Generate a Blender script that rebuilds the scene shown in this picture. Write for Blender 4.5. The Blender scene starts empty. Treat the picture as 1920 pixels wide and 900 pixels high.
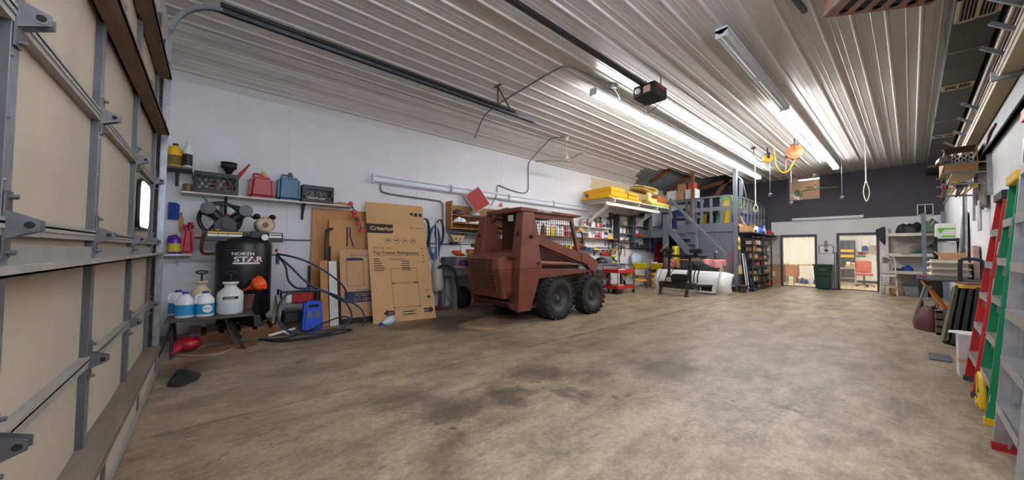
import bpy, bmesh, math, random
from mathutils import Matrix, Vector, Euler
random.seed(7)
PI = math.pi
D = bpy.data
SC = bpy.context.scene
COL = SC.collection

# ---------------------------------------------------------------- camera
cam_d = D.cameras.new('camera'); cam = D.objects.new('camera', cam_d); COL.objects.link(cam)
cam_d.sensor_fit = 'HORIZONTAL'; cam_d.sensor_width = 36.0
cam_d.lens = 649.746 / 1920 * 36.0
cam_d.clip_start = 0.05; cam_d.clip_end = 100
def _n(v): return Vector(v).normalized()
_f = 649.746
_dx = _n((565.0, 15.0, _f)); _dy = _n((748.0, -30.0, -_f)); _dz = _dx.cross(_dy)
R3 = Matrix((_dx, _dy, _dz))
cam.matrix_world = Matrix.Translation((0, 0, 1.3)) @ R3.to_4x4()
SC.camera = cam
# ---------------------------------------------------------------- world, view, lights
w = D.worlds.new('world'); SC.world = w; w.use_nodes = True
bg = w.node_tree.nodes['Background']; bg.inputs[0].default_value = (0.75, 0.85, 1.0, 1); bg.inputs[1].default_value = 0.8
SC.view_settings.view_transform = 'Standard'; SC.view_settings.look = 'None'
SC.view_settings.gamma = 1.0; SC.view_settings.exposure = 1.05
SC.view_settings.use_curve_mapping = False
FILL_EMIT = 42.0          # tubes of the added, unseen fill lights at the overhead door end
TUBE_EMIT = 37.0          # fluorescent tubes of the two ceiling strips
ROOM_EMIT = 20.0          # fluorescent tubes of the office and work rooms behind

# ---------------------------------------------------------------- materials
def lin(c):
    if isinstance(c, str):
        c = tuple(int(c[i:i+2], 16) for i in (0, 2, 4))
    return tuple(((v/255)/12.92 if v/255 <= .04045 else ((v/255+.055)/1.055)**2.4) for v in c)
MATS = {}
def mat(name, col, rough=.5, metal=0.0, var=.12, scale=6.0, bump=0.0, bscale=60.0, col2=None, mix=.5, stretch=None, alpha=None, emit=0, trans=0):
    if name in MATS: return MATS[name]
    m = D.materials.new(name); m.use_nodes = True; MATS[name] = m
    nt = m.node_tree; N = nt.nodes; L = nt.links
    b = N['Principled BSDF']
    c = lin(col)
    b.inputs['Roughness'].default_value = rough; b.inputs['Metallic'].default_value = metal
    b.inputs['Base Color'].default_value = (*c, 1)
    m.diffuse_color = (*c, 1)
    if var > 0 or col2:
        tc = N.new('ShaderNodeTexCoord'); mp = N.new('ShaderNodeMapping')
        if stretch: mp.inputs['Scale'].default_value = stretch
        no = N.new('ShaderNodeTexNoise'); no.inputs['Scale'].default_value = scale; no.inputs['Detail'].default_value = 6
        no.inputs['Roughness'].default_value = .65
        L.new(tc.outputs['Object'], mp.inputs[0]); L.new(mp.outputs[0], no.inputs['Vector'])
        rp = N.new('ShaderNodeValToRGB')
        lo = tuple(v*(1-var) for v in c); hi = tuple(min(1, v*(1+var)) for v in c)
        if col2: lo = lin(col2)
        rp.color_ramp.elements[0].color = (*lo, 1); rp.color_ramp.elements[1].color = (*hi, 1)
        if col2: rp.color_ramp.elements[0].position = mix-.12; rp.color_ramp.elements[1].position = mix+.12
        else: rp.color_ramp.elements[0].position = .3; rp.color_ramp.elements[1].position = .7
        L.new(no.outputs['Fac'], rp.inputs[0]); L.new(rp.outputs[0], b.inputs['Base Color'])
    if bump > 0:
        tc2 = N.new('ShaderNodeTexCoord'); n2 = N.new('ShaderNodeTexNoise'); n2.inputs['Scale'].default_value = bscale; n2.inputs['Detail'].default_value = 4
        L.new(tc2.outputs['Object'], n2.inputs['Vector'])
        bp = N.new('ShaderNodeBump'); bp.inputs['Strength'].default_value = bump; bp.inputs['Distance'].default_value = .01
        L.new(n2.outputs['Fac'], bp.inputs['Height']); L.new(bp.outputs[0], b.inputs['Normal'])
    if emit:
        b.inputs['Emission Color'].default_value = (*c, 1); b.inputs['Emission Strength'].default_value = emit
    if trans: b.inputs['Transmission Weight'].default_value = trans
    if alpha is not None: b.inputs['Alpha'].default_value = alpha
    return m

M_white_wall = mat('painted_white_board', (214, 213, 214), .6, var=.06, scale=1.2, bump=.15, bscale=90)
M_ceil = mat('painted_steel_sheet', (190, 186, 180), .33, .0, var=.05, scale=1.5)
M_cove = M_ceil
M_dkwall = mat('charcoal_paint', (68, 67, 75), .7, var=.1, scale=2)
M_grey = mat('grey_paint', (100, 105, 112), .55, var=.10, scale=4)
M_greydk = mat('dark_grey_paint', (66, 70, 76), .6, var=.14, scale=4)
M_galv = mat('galvanised_steel', (150, 152, 156), .35, .75, var=.25, scale=14)
M_steel = mat('bare_steel', (165, 165, 165), .3, .85, var=.15, scale=10)
M_alum = mat('aluminium', (180, 180, 182), .38, .8, var=.18, scale=9)
M_black = mat('black_paint', (17, 17, 18), .45, var=.2, scale=8)
M_blackpl = mat('black_plastic', (21, 21, 23), .5, var=.15, scale=8)
M_rubber = mat('tyre_rubber', (38, 37, 36), .8, var=.3, scale=7, bump=.2)
M_wood = mat('pale_wood', (196, 158, 112), .6, var=.22, scale=5, stretch=(1, 8, 8))
M_ply = mat('plywood', (178, 122, 66), .6, var=.2, scale=4, stretch=(6, 6, 1))
M_brownwd = mat('brown_timber', (120, 72, 36), .65, var=.3, scale=5, stretch=(6, 6, 1))
M_whitepl = mat('white_plastic', (224, 224, 222), .4, var=.05)
M_cream = mat('cream_enamel', (206, 192, 160), .5, var=.1)
M_red = mat('red_paint', (178, 30, 30), .45, var=.15)
M_redpl = mat('red_plastic', (158, 18, 16), .4, var=.15)
M_yellow = mat('yellow_paint', (226, 182, 24), .45, var=.12)
M_blue = mat('blue_plastic', (26, 74, 190), .4, var=.12)
M_green = mat('green_plastic', (40, 130, 60), .45, var=.15)
M_card = mat('cardboard', (184, 142, 100), .8, var=.08, scale=5)
M_ink = mat('black_ink', (26, 24, 24), .7, var=0)
M_bluink = mat('navy_ink', (36, 42, 74), .7, var=0)
M_whiteink = mat('white_ink', (226, 222, 214), .6, var=0)
M_glass = mat('clear_glass', (230, 240, 245), .05, var=0, trans=1.0)
M_tube_off = mat('unlit_tube', (205, 208, 214), .2, var=0)
M_tube_on = mat('lit_tube', (250, 252, 255), .3, var=0, emit=TUBE_EMIT)
M_tube_fill = mat('lit_fill_tube', (236, 243, 255), .3, var=0, emit=FILL_EMIT)  # only for the fill lights added out of view
M_room_tube = mat('lit_room_tube', (255, 250, 240), .3, var=0, emit=ROOM_EMIT)
M_fixture = mat('fixture_enamel', (212, 214, 218), .4, var=.04)
M_conduit = mat('grey_conduit', (104, 106, 108), .45, .4, var=.15)

# ---------------------------------------------------------------- mesh helpers
def rotm(rx=0, ry=0, rz=0): return Euler((rx, ry, rz)).to_matrix()
def frame_to(d):
    d = Vector(d).normalized(); u = Vector((0, 0, 1)) if abs(d.z) < .95 else Vector((1, 0, 0))
    x = u.cross(d).normalized(); y = d.cross(x)
    return x, y, d
def catmull(pts, n=6, closed=False):
    P = [Vector(p) for p in pts]; out = []
    k = len(P)
    rng = k if closed else k-1
    for i in range(rng):
        g = (lambda j: P[j % k]) if closed else (lambda j: P[max(0, min(k-1, j))])
        p0, p1, p2, p3 = g(i-1), g(i), g(i+1), g(i+2)
        for s in range(n):
            t = s/n
            out.append(.5*((2*p1)+(p2-p0)*t+(2*p0-5*p1+4*p2-p3)*t*t+(3*p1-p0-3*p2+p3)*t**3))
    if not closed: out.append(P[-1].copy())
    return out

class MB:
    def __init__(s): s.v = []; s.f = []; s.mi = []; s.sm = []; s.cm = 0; s.T = None
    def m(s, i): s.cm = i; return s
    def xf(s, M): s.T = M; return s
    def _add(s, vs, fs, smooth=False):
        o = len(s.v)
        if s.T is not None: vs = [s.T @ Vector(v) for v in vs]
        s.v.extend(tuple(v) for v in vs)
        for f in fs: s.f.append(tuple(o+i for i in f)); s.mi.append(s.cm); s.sm.append(smooth)
        return s
    def box(s, c, d, r=None):
        hx, hy, hz = d[0]/2, d[1]/2, d[2]/2
        vs = [Vector((x, y, z)) for x in (-hx, hx) for y in (-hy, hy) for z in (-hz, hz)]
        if r is not None:
            if not isinstance(r, Matrix): r = rotm(*r)
            vs = [r @ v for v in vs]
        c = Vector(c); vs = [v+c for v in vs]
        return s._add(vs, [(0, 1, 3, 2), (4, 6, 7, 5), (0, 4, 5, 1), (2, 3, 7, 6), (0, 2, 6, 4), (1, 5, 7, 3)])
    def bx(s, x0, x1, y0, y1, z0, z1):
        return s.box(((x0+x1)/2, (y0+y1)/2, (z0+z1)/2), (abs(x1-x0), abs(y1-y0), abs(z1-z0)))
    def hexa(s, b, t):      # 4 bottom pts (ccw seen from above), 4 top pts
        return s._add([Vector(p) for p in list(b)+list(t)], [(3, 2, 1, 0), (4, 5, 6, 7), (0, 1, 5, 4), (1, 2, 6, 5), (2, 3, 7, 6), (3, 0, 4, 7)])
    def bar(s, a, b, w, h=None, up=(0, 0, 1)):
        h = h or w; a = Vector(a); b = Vector(b); d = (b-a).normalized(); u = Vector(up)
        if abs(d.dot(u)) > .97: u = Vector((1, 0, 0))
        x = d.cross(u).normalized(); y = x.cross(d)
        vs = []
        for p in (a, b):
            for sx, sy in ((-1, -1), (1, -1), (1, 1), (-1, 1)): vs.append(p+x*sx*w/2+y*sy*h/2)
        return s._add(vs, [(3, 2, 1, 0), (4, 5, 6, 7), (0, 1, 5, 4), (1, 2, 6, 5), (2, 3, 7, 6), (3, 0, 4, 7)])
    def cyl(s, a, b, r, r2=None, n=14, cap=True, smooth=True):
        r2 = r if r2 is None else r2; a = Vector(a); b = Vector(b); x, y, d = frame_to(b-a)
        vs = []
        for p, q in ((a, r), (b, r2)):
            for i in range(n):
                t = 2*PI*i/n; vs.append(p+x*q*math.cos(t)+y*q*math.sin(t))
        s._add(vs, [(i, (i+1) % n, n+(i+1) % n, n+i) for i in range(n)], smooth)
        if cap:
            if r > 1e-6: s._add(vs[:n], [tuple(range(n-1, -1, -1))])
            if r2 > 1e-6: s._add(vs[n:], [tuple(range(n))])
        return s
    def tube(s, pts, r, n=7, closed=False, cap=True):
        P = [Vector(p) for p in pts]; k = len(P); vs = []; prev = None
        for i, p in enumerate(P):
            if closed: d = P[(i+1) % k]-P[i-1]
            else: d = P[min(i+1, k-1)]-P[max(i-1, 0)]
            if d.length < 1e-9: d = Vector((0, 0, 1))
            d.normalize()
            if prev is None: x, y, _ = frame_to(d)
            else:
                x = prev-d*prev.dot(d)
                x = x.normalized() if x.length > 1e-6 else frame_to(d)[0]
                y = d.cross(x)
            prev = x
            rr = r[i] if isinstance(r, (list, tuple)) else r
            for j in range(n):
                t = 2*PI*j/n; vs.append(p+x*rr*math.cos(t)+y*rr*math.sin(t))
        fs = []
        for i in range(k if closed else k-1):
            a = i*n; b = ((i+1) % k)*n
            for j in range(n): fs.append((a+j, a+(j+1) % n, b+(j+1) % n, b+j))
        s._add(vs, fs, True)
        if cap and not closed:
            s._add(vs[:n], [tuple(range(n-1, -1, -1))]); s._add(vs[-n:], [tuple(range(n))])
        return s
    def lathe(s, prof, n=20, M=None, sx=1, sy=1, smooth=True):
        vs = []
        for r, z in prof:
            for i in range(n):
                t = 2*PI*i/n; v = Vector((r*sx*math.cos(t), r*sy*math.sin(t), z))
                vs.append(M @ v if M is not None else v)
        fs = []
        for k in range(len(prof)-1):
            for i in range(n): fs.append((k*n+i, k*n+(i+1) % n, (k+1)*n+(i+1) % n, (k+1)*n+i))
        s._add(vs, fs, smooth)
        if prof[0][0] > 1e-5: s._add(vs[:n], [tuple(range(n-1, -1, -1))])
        if prof[-1][0] > 1e-5: s._add(vs[-n:], [tuple(range(n))])
        return s
    def prism(s, poly, h0, h1, M=None):      # poly in local XY, extruded along local Z
        n = len(poly); vs = [Vector((p[0], p[1], h)) for h in (h0, h1) for p in poly]
        if M is not None: vs = [M @ v for v in vs]
        return s._add(vs, [tuple(range(n-1, -1, -1)), tuple(range(n, 2*n))]+[(i, (i+1) % n, n+(i+1) % n, n+i) for i in range(n)])
    def ball(s, c, r, n=12, k=8, M=None):
        c = Vector(c); rr = r if isinstance(r, (tuple, list)) else (r, r, r); vs = []
        for a in range(1, k):
            t = PI*a/k
            for i in range(n):
                p = 2*PI*i/n; v = Vector((rr[0]*math.sin(t)*math.cos(p), rr[1]*math.sin(t)*math.sin(p), -rr[2]*math.cos(t)))
                vs.append(c+(M @ v if M is not None else v))
        b = len(vs)
        up = Vector((0, 0, rr[2])); vs.append(c-(M @ up if M is not None else up)); vs.append(c+(M @ up if M is not None else up))
        fs = [(a*n+i, a*n+(i+1) % n, (a+1)*n+(i+1) % n, (a+1)*n+i) for a in range(k-2) for i in range(n)]
        fs += [(b, (i+1) % n, i) for i in range(n)]+[(b+1, (k-2)*n+i, (k-2)*n+(i+1) % n) for i in range(n)]
        return s._add(vs, fs, True)
    def grid(s, fn, nu, nv, smooth=True, thick=0):
        vs = [Vector(fn(i/nu, j/nv)) for i in range(nu+1) for j in range(nv+1)]
        fs = [(i*(nv+1)+j, (i+1)*(nv+1)+j, (i+1)*(nv+1)+j+1, i*(nv+1)+j+1) for i in range(nu) for j in range(nv)]
        return s._add(vs, fs, smooth)
    def mesh(s, name, mats, bevel=0, seg=1):
        me = D.meshes.new(name); me.from_pydata(s.v, [], s.f)
        if not isinstance(mats, (list, tuple)): mats = [mats]
        for q in mats: me.materials.append(q)
        me.polygons.foreach_set('material_index', s.mi); me.polygons.foreach_set('use_smooth', s.sm)
        me.update()
        if bevel:
            bm = bmesh.new(); bm.from_mesh(me)
            es = [e for e in bm.edges if len(e.link_faces) == 2 and e.calc_face_angle(0) > .6]
            if es: bmesh.ops.bevel(bm, geom=es, offset=bevel, segments=seg, affect='EDGES', clamp_overlap=True)
            bm.to_mesh(me); bm.free()
        return me
    def build(s, name, mats, parent=None, loc=None, rz=0, bevel=0, seg=1, solid=0, label=None, subsurf=0):
        o = D.objects.new(name, s.mesh(name, mats, bevel, seg)); COL.objects.link(o)
        if parent is not None: o.parent = parent
        if loc is not None: o.location = loc
        if rz: o.rotation_euler = (0, 0, rz)
        if solid:
            q = o.modifiers.new('solid', 'SOLIDIFY'); q.thickness = solid; q.offset = 0
        if subsurf:
            q = o.modifiers.new('sub', 'SUBSURF'); q.levels = subsurf; q.render_levels = subsurf
        if label: o['label'] = label
        return o
def inst(name, me, parent=None, loc=(0, 0, 0), rot=(0, 0, 0), scale=(1, 1, 1)):
    o = D.objects.new(name, me); COL.objects.link(o); o.location = loc; o.rotation_euler = rot; o.scale = scale
    if parent is not None: o.parent = parent
    return o
def tag(o, label, cat, group=None):
    o['label'] = label; o['category'] = cat
    if group: o['group'] = group
    return o
def thing(name, label, cat, loc=(0, 0, 0), rz=0, group=None, rot=None):
    o = D.objects.new(name, None); COL.objects.link(o); o.location = loc; o.rotation_euler = rot or (0, 0, rz)
    o.empty_display_size = .1
    return tag(o, label, cat, group)
def struct(o, label=None):
    o['kind'] = 'structure'
    if label: o['label'] = label
    return o
def text(name, body, size, m, parent, M, align='LEFT', depth=.0008, sx=1.0, bold=.0):
    cu = D.curves.new(name, 'FONT'); cu.body = body; cu.size = size; cu.align_x = align; cu.extrude = depth; cu.offset = bold*size
    t = D.objects.new(name, cu); COL.objects.link(t)
    bpy.context.view_layer.update()
    me = D.meshes.new_from_object(t.evaluated_get(bpy.context.evaluated_depsgraph_get()))
    D.objects.remove(t); D.curves.remove(cu)
    if sx != 1.0:
        for v in me.vertices: v.co.x *= sx
    me.materials.clear(); me.materials.append(m)
    o = D.objects.new(name, me); COL.objects.link(o)
    if parent is not None: o.parent = parent
    o.matrix_local = M
    return o
def face_m(origin, right, up):
    """matrix whose local X runs along right, local Y along up, local Z out of the face"""
    r = Vector(right).normalized(); u = Vector(up); u = (u-r*u.dot(r)).normalized(); n = r.cross(u)
    M = Matrix((r, u, n)).transposed().to_4x4(); M.translation = Vector(origin); return M
# ================================================================ THE ROOM
XL, XR, YF, YB, ZC = -7.22, 0.75, -0.46, 18.1, 4.45

def concrete_mat():
    m = D.materials.new('stained_concrete'); m.use_nodes = True; nt = m.node_tree; N = nt.nodes; L = nt.links
    b = N['Principled BSDF']
    tc = N.new('ShaderNodeTexCoord')
    def noise(scale, detail=6, st=(1, 1, 1), rough=.6, dist=0):
        mp = N.new('ShaderNodeMapping'); mp.inputs['Scale'].default_value = st
        n = N.new('ShaderNodeTexNoise'); n.inputs['Scale'].default_value = scale; n.inputs['Detail'].default_value = detail
        n.inputs['Roughness'].default_value = rough; n.inputs['Distortion'].default_value = dist
        L.new(tc.outputs['Object'], mp.inputs[0]); L.new(mp.outputs[0], n.inputs['Vector']); return n
    def ramp(src, p0, c0, p1, c1):
        r = N.new('ShaderNodeValToRGB'); r.color_ramp.elements[0].position = p0; r.color_ramp.elements[1].position = p1
        r.color_ramp.elements[0].color = (*c0, 1); r.color_ramp.elements[1].color = (*c1, 1); L.new(src, r.inputs[0]); return r
    def mixc(fac, a, bb, mode='MIX'):
        x = N.new('ShaderNodeMix'); x.data_type = 'RGBA'; x.blend_type = mode
        if isinstance(fac, (int, float)): x.inputs[0].default_value = fac
        else: L.new(fac, x.inputs[0])
        for i, q in ((6, a), (7, bb)):
            if isinstance(q, tuple): x.inputs[i].default_value = (*q, 1)
            else: L.new(q, x.inputs[i])
        return x.outputs[2]
    big = noise(.55, 6, (1, .7, 1), .65, .1)
    base = ramp(big.outputs['Fac'], .32, lin((140, 121, 96)), .66, lin((172, 154, 130))).outputs[0]
    streak = noise(2.1, 10, (1.5, .6, 1), .74, .15)
    s1 = ramp(streak.outputs['Fac'], .37, (.45, .42, .38), .57, (1.03, 1.02, 1.0)).outputs[0]
    c = mixc(.8, base, s1, 'MULTIPLY')
    blot = noise(4.6, 9, (1, .7, 1), .78, .1)
    s4 = ramp(blot.outputs['Fac'], .36, (.5, .48, .45), .52, (1, 1, 1)).outputs[0]
    c = mixc(.7, c, s4, 'MULTIPLY')
    fine = noise(38, 8, (1, .6, 1), .8)
    s2 = ramp(fine.outputs['Fac'], .36, (.5, .48, .45), .6, (1.1, 1.1, 1.1)).outputs[0]
    c = mixc(.75, c, s2, 'MULTIPLY')
    spots = noise(7, 3, (1, 1, 1), .5)
    s3 = ramp(spots.outputs['Fac'], .25, (.25, .23, .22), .31, (1, 1, 1)).outputs[0]
    c = mixc(.8, c, s3, 'MULTIPLY')
    # oil stains with their own shapes, edges warped by noise
    wn = noise(3.0, 5, (1, 1, 1), .65); sub = N.new('ShaderNodeVectorMath'); sub.operation = 'SUBTRACT'; sub.inputs[1].default_value = (.5, .5, .5)
    L.new(wn.outputs['Color'], sub.inputs[0])
    scl = N.new('ShaderNodeVectorMath'); scl.operation = 'SCALE'; scl.inputs['Scale'].default_value = .7; L.new(sub.outputs[0], scl.inputs[0])
    add = N.new('ShaderNodeVectorMath'); add.operation = 'ADD'; L.new(tc.outputs['Object'], add.inputs[0]); L.new(scl.outputs[0], add.inputs[1])
    for x, y, r0, r1, dk in [(-2.43, 2.05, .1, .32, .42), (-2.05, 2.55, .04, .2, .38), (-2.65, 2.7, .12, .42, .5), (-2.5, 1.55, .14, .36, .45), (-2.2, 3.1, .08, .3, .5),
                             (-1.85, 3.9, .16, .5, .5), (-3.0, 1.3, .12, .4, .55), (-5.5, 3.4, .4, 1.0, .3), (-5.6, 2.5, .1, .4, .45), (-.69, 3.81, .03, .13, .35),
                             (-1.82, 2.75, .02, .08, .3), (-1.72, 2.9, .01, .05, .4), (-3.9, 3.4, .1, .8, .72), (-5.2, -.2, .1, .5, .5), (-4.3, .6, .1, .6, .7), (-3.0, 4.2, .1, .7, .72), (-2.0, 1.2, .06, .3, .6), (-4.6, 1.9, .05, .25, .6)]:
        d = N.new('ShaderNodeVectorMath'); d.operation = 'DISTANCE'; d.inputs[1].default_value = (x, y, 0); L.new(add.outputs[0], d.inputs[0])
        mr = N.new('ShaderNodeMapRange'); mr.interpolation_type = 'SMOOTHSTEP'
        mr.inputs[1].default_value = r0; mr.inputs[2].default_value = r1; mr.inputs[3].default_value = dk; mr.inputs[4].default_value = 1.0
        L.new(d.outputs['Value'], mr.inputs[0])
        cc = N.new('ShaderNodeCombineColor'); [L.new(mr.outputs[0], cc.inputs[i]) for i in range(3)]
        c = mixc(1.0, c, cc.outputs[0], 'MULTIPLY')
    # hairline cracks
    vo = N.new('ShaderNodeTexVoronoi'); vo.feature = 'DISTANCE_TO_EDGE'; vo.inputs['Scale'].default_value = .42
    L.new(add.outputs[0], vo.inputs['Vector'])
    cr = ramp(vo.outputs['Distance'], .0012, (.3, .28, .26), .005, (1, 1, 1)).outputs[0]
    ck = noise(.8, 3); ckr = ramp(ck.outputs['Fac'], .5, (0, 0, 0), .56, (1, 1, 1)).outputs[0]
    c = mixc(mixc(1.0, ckr, (.55, .55, .55), 'MULTIPLY'), c, mixc(1.0, c, cr, 'MULTIPLY'))
    # pale scuffs
    sf = noise(5.0, 9, (3, .8, 1), .8, 1.5); sfr = ramp(sf.outputs['Fac'], .66, (0, 0, 0), .74, (.35, .35, .35)).outputs[0]
    c = mixc(sfr, c, lin((190, 182, 170)))
    L.new(c, b.inputs['Base Color'])
    rr = ramp(streak.outputs['Fac'], .3, (.5, .5, .5), .7, (.34, .34, .34)); L.new(rr.outputs[0], b.inputs['Roughness'])
    b.inputs['Specular IOR Level'].default_value = .5
    bp = N.new('ShaderNodeBump'); bp.inputs['Strength'].default_value = .2; bp.inputs['Distance'].default_value = .01
    L.new(fine.outputs['Fac'], bp.inputs['Height']); L.new(bp.outputs[0], b.inputs['Normal'])
    return m
M_conc = concrete_mat()
fl = struct(MB().bx(-7.5, 3.2, -1.0, 24.5, -.2, -.02).build('floor', mat('joint_dirt', (40, 34, 28), .9, var=.3)), 'brown stained concrete shop floor')
for x0, x1 in ((-7.5, -3.462), (-3.441, 3.2)):
    for y0, y1 in ((-1.0, 18.2), (18.205, 24.5)):
        MB().bx(x0, x1, y0, y1, -.03, 0).build('concrete_slab', M_conc, fl)

# ---- left wall: white boards with thin joints
wl = struct(MB().bx(XL-.15, XL-.02, YF-.3, YB+.2, 0, 6.0).build('wall_left', M_white_wall), 'white painted board wall')
yy = [YF-.3, 1.0, 3.44, 5.88, 8.32, 10.76, 13.2, 15.64, YB]
for i in range(len(yy)-1):
    for z0, z1 in ((0, 1.22), (1.222, 2.44), (2.442, 4.05)):
        MB().bx(XL-.02, XL, yy[i]+.001, yy[i+1]-.001, z0, z1).build('wall_board', M_white_wall, wl)
# dark bare patch of board up by the foam shelf
MB().bx(XL-.02, XL, YF, YB, 4.05, 4.3).build('wall_board', M_white_wall, wl)

MB().prism([(9.75, 3.55), (9.9, 3.72), (9.85, 3.9), (12.5, 3.95), (12.5, 3.3), (10.4, 3.3)], 0, .003, face_m((XL, 0, 0), (0, 1, 0), (0, 0, 1))).build('bare_patch', mat('bare_tan_board', (196, 176, 140), .8, var=.08), wl)
# ---- ribbed ceiling sheets (ribs run along the room)
def sheet_profile(wd, pitch=.3048):
    pts = []; x = 0
    n = round(wd/pitch)
    for k in range(n):
        b = k*pitch
        pts += [(b, 0), (b+.04, 0), (b+.055, -.024), (b+.075, -.024), (b+.09, 0)]
        for q in (.155, .225): pts += [(b+q, 0), (b+q+.006, -.004), (b+q+.016, -.004), (b+q+.022, 0)]
    pts.append((wd, 0)); return pts
def sheet_mesh(wd, ln, flip=False):
    pr = sheet_profile(wd); mb = MB(); n = len(pr)
    vs = [(p[0], y, p[1]) for y in (0, ln) for p in pr] + [(p[0], y, p[1]+.004) for y in (0, ln) for p in pr]
    fs = [(i, n+i, n+i+1, i+1) for i in range(n-1)] + [(2*n+i, 2*n+i+1, 3*n+i+1, 3*n+i) for i in range(n-1)]
    mb._add(vs, fs); return mb.mesh('ceiling_sheet', M_ceil)
ce = struct(MB().bx(XL, XR+.3, -1.0, 12.4, ZC+.03, ZC+.08).bx(-4.3, XR+.3, 12.4, YB, ZC+.03, ZC+.08).bx(-5.9, -4.3, 12.4, 15.25, ZC+.03, ZC+.08).build('ceiling', M_ceil), 'white ribbed steel sheet ceiling')
cache = {}
def get_sheet(wd, ln):
    k = (round(wd, 3), round(ln, 3))
    if k not in cache: cache[k] = sheet_mesh(*k)
    return cache[k]
W1 = .9144
for k in range(8):
    x0 = -6.62+k*W1
    yend = YB
    rows = [(-.95, 5.5), (5.47, 11.5), (11.47, YB)]
    if x0+W1 < -5.6: rows[2] = (11.47, 12.75)
    elif x0+W1 < -4.4: rows[2] = (11.47, 15.35)
    for j, (a, b) in enumerate(rows):
        inst('ceiling_sheet', get_sheet(W1, b-a), ce, (x0, a, ZC+(.004*(j % 2))))
for j, (a, b) in enumerate([(-.95, 5.3), (5.27, 11.3), (11.27, 12.6)]):   # sloping cove against the left wall
    inst('cove_sheet', get_sheet(W1, b-a), ce, (XL-.02, a, 3.955+.004*(j % 2)), (0, -math.atan2(.5, .62), 0))
# edge trims of the cut ceiling over the loft
mt = MB().bar((-6.62, 12.78, 4.46), (-5.72, 12.78, 4.46), .03, .06).bar((-5.72, 12.75, 4.46), (-5.72, 15.35, 4.46), .03, .06).bar((-5.72, 15.37, 4.46), (-4.05, 15.37, 4.46), .03, .06)
mt.bar((XL, 12.62, 3.98), (-6.6, 12.62, 4.47), .03, .05)
struct(mt.build('trim_1', M_brownwd), 'raw timber edge of the cut ceiling above the loft')

# ---- roof deck and trusses seen above the loft
M_roofu = mat('roof_steel_underside', (120, 120, 122), .5, .2, var=.1, scale=2)
rd = struct(MB().hexa([(XL-.1, 12.2, 4.02), (-3.6, 12.2, 5.85), (-3.6, YB+.1, 5.85), (XL-.1, YB+.1, 4.02)], [(XL-.1, 12.2, 4.12), (-3.6, 12.2, 5.95), (-3.6, YB+.1, 5.95), (XL-.1, YB+.1, 4.12)]).build('roof', M_roofu), 'grey ribbed underside of the roof above the loft')
for k in range(20):
    y = 12.5+k*.29
    MB().bar((XL+.05, y, 4.07), (-3.65, y, 5.79), .05, .03).build('roof_rib', M_roofu, rd)
struct(MB().bx(-4.3, -4.22, 12.4, YB, ZC+.05, 5.8).build('wall_void', M_dkwall), 'dark void above the shop ceiling')
struct(MB().bx(XL, -4.25, 12.2, 12.35, ZC+.09, 5.8).build('wall_attic', mat('attic_board', (92, 72, 48), .8, var=.3, scale=3)), 'brown board closing the attic')
for i, (a, b) in enumerate([((-7.1, 15.0, 3.9), (-6.0, 15.0, 4.6)), ((-6.6, 15.0, 4.62), (-5.2, 15.0, 4.62)), ((-5.6, 16.6, 3.75), (-4.9, 16.6, 4.75)), ((-7.0, 16.6, 4.1), (-4.6, 16.6, 4.5)), ((-6.9, 13.3, 4.18), (-5.9, 13.3, 4.62))]):
    struct(MB().bar(a, b, .045, .16).build('trim_%d' % (i+2), M_brownwd), 'brown truss timber above the loft, number %d from the stairs' % (i+1) if False else None)
TR = ['brown sloping truss timber behind the foam pile', 'brown level truss timber high above the loft', 'brown steep truss timber near the loft corner', 'long brown truss chord at the back of the loft', 'brown truss timber nearest the ceiling edge']
for i in range(5): D.objects['trim_%d' % (i+2)]['label'] = TR[i]

# ---- back wall with two doorways and an upper window
wb = struct(MB().bx(XL-.1, -3.56, YB, YB+.14, 0, 2.67).bx(-2.48, -1.82, YB, YB+.14, 0, 2.67).bx(-.79, XR+.2, YB, YB+.14, 0, 2.67)
            .bx(-3.56, -2.48, YB, YB+.14, 2.07, 2.67).bx(-1.82, -.79, YB, YB+.14, 2.09, 2.67).build('wall_back', M_white_wall), 'back wall, white below and charcoal above')
MB().bx(XL-.1, -3.29, YB-.012, YB+.14, 2.672, 6.0).bx(-2.32, XR+.2, YB-.012, YB+.14, 2.672, 6.0).bx(-3.29, -2.32, YB-.012, YB+.14, 2.672, 3.54).bx(-3.29, -2.32, YB-.012, YB+.14, 4.47, 6.0).build('upper_board', M_dkwall, wb)
MB().bx(XL, -3.9, YB-.02, YB, 2.3, 2.67).build('upper_board', M_dkwall, wb)
def casing(n, x0, x1, zt, lab):
    f = struct(MB().bx(x0-.07, x0, YB-.025, YB+.16, 0, zt+.07).bx(x1, x1+.07, YB-.025, YB+.16, 0, zt+.07).bx(x0, x1, YB-.025, YB+.16, zt, zt+.07).build('door_%d' % n, M_greydk, bevel=.004), lab)
    MB().bx(x0, x1, YB-.01, YB+.15, 0, .025).build('threshold', M_greydk, f)
    return f
d1 = casing(1, -3.53, -2.5, 2.05, 'left doorway with grey frame and clear strip curtain')
d2 = casing(2, -1.79, -.81, 2.07, 'right doorway with grey frame and clear strip curtain')
M_strip = D.materials.new('clear_pvc_strip'); M_strip.use_nodes = True
_b = M_strip.node_tree.nodes['Principled BSDF']; _b.inputs['Base Color'].default_value = (.95, .93, .88, 1); _b.inputs['Roughness'].default_value = .12
_b.inputs['Alpha'].default_value = .1; _b.inputs['Specular IOR Level'].default_value = .6
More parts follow.
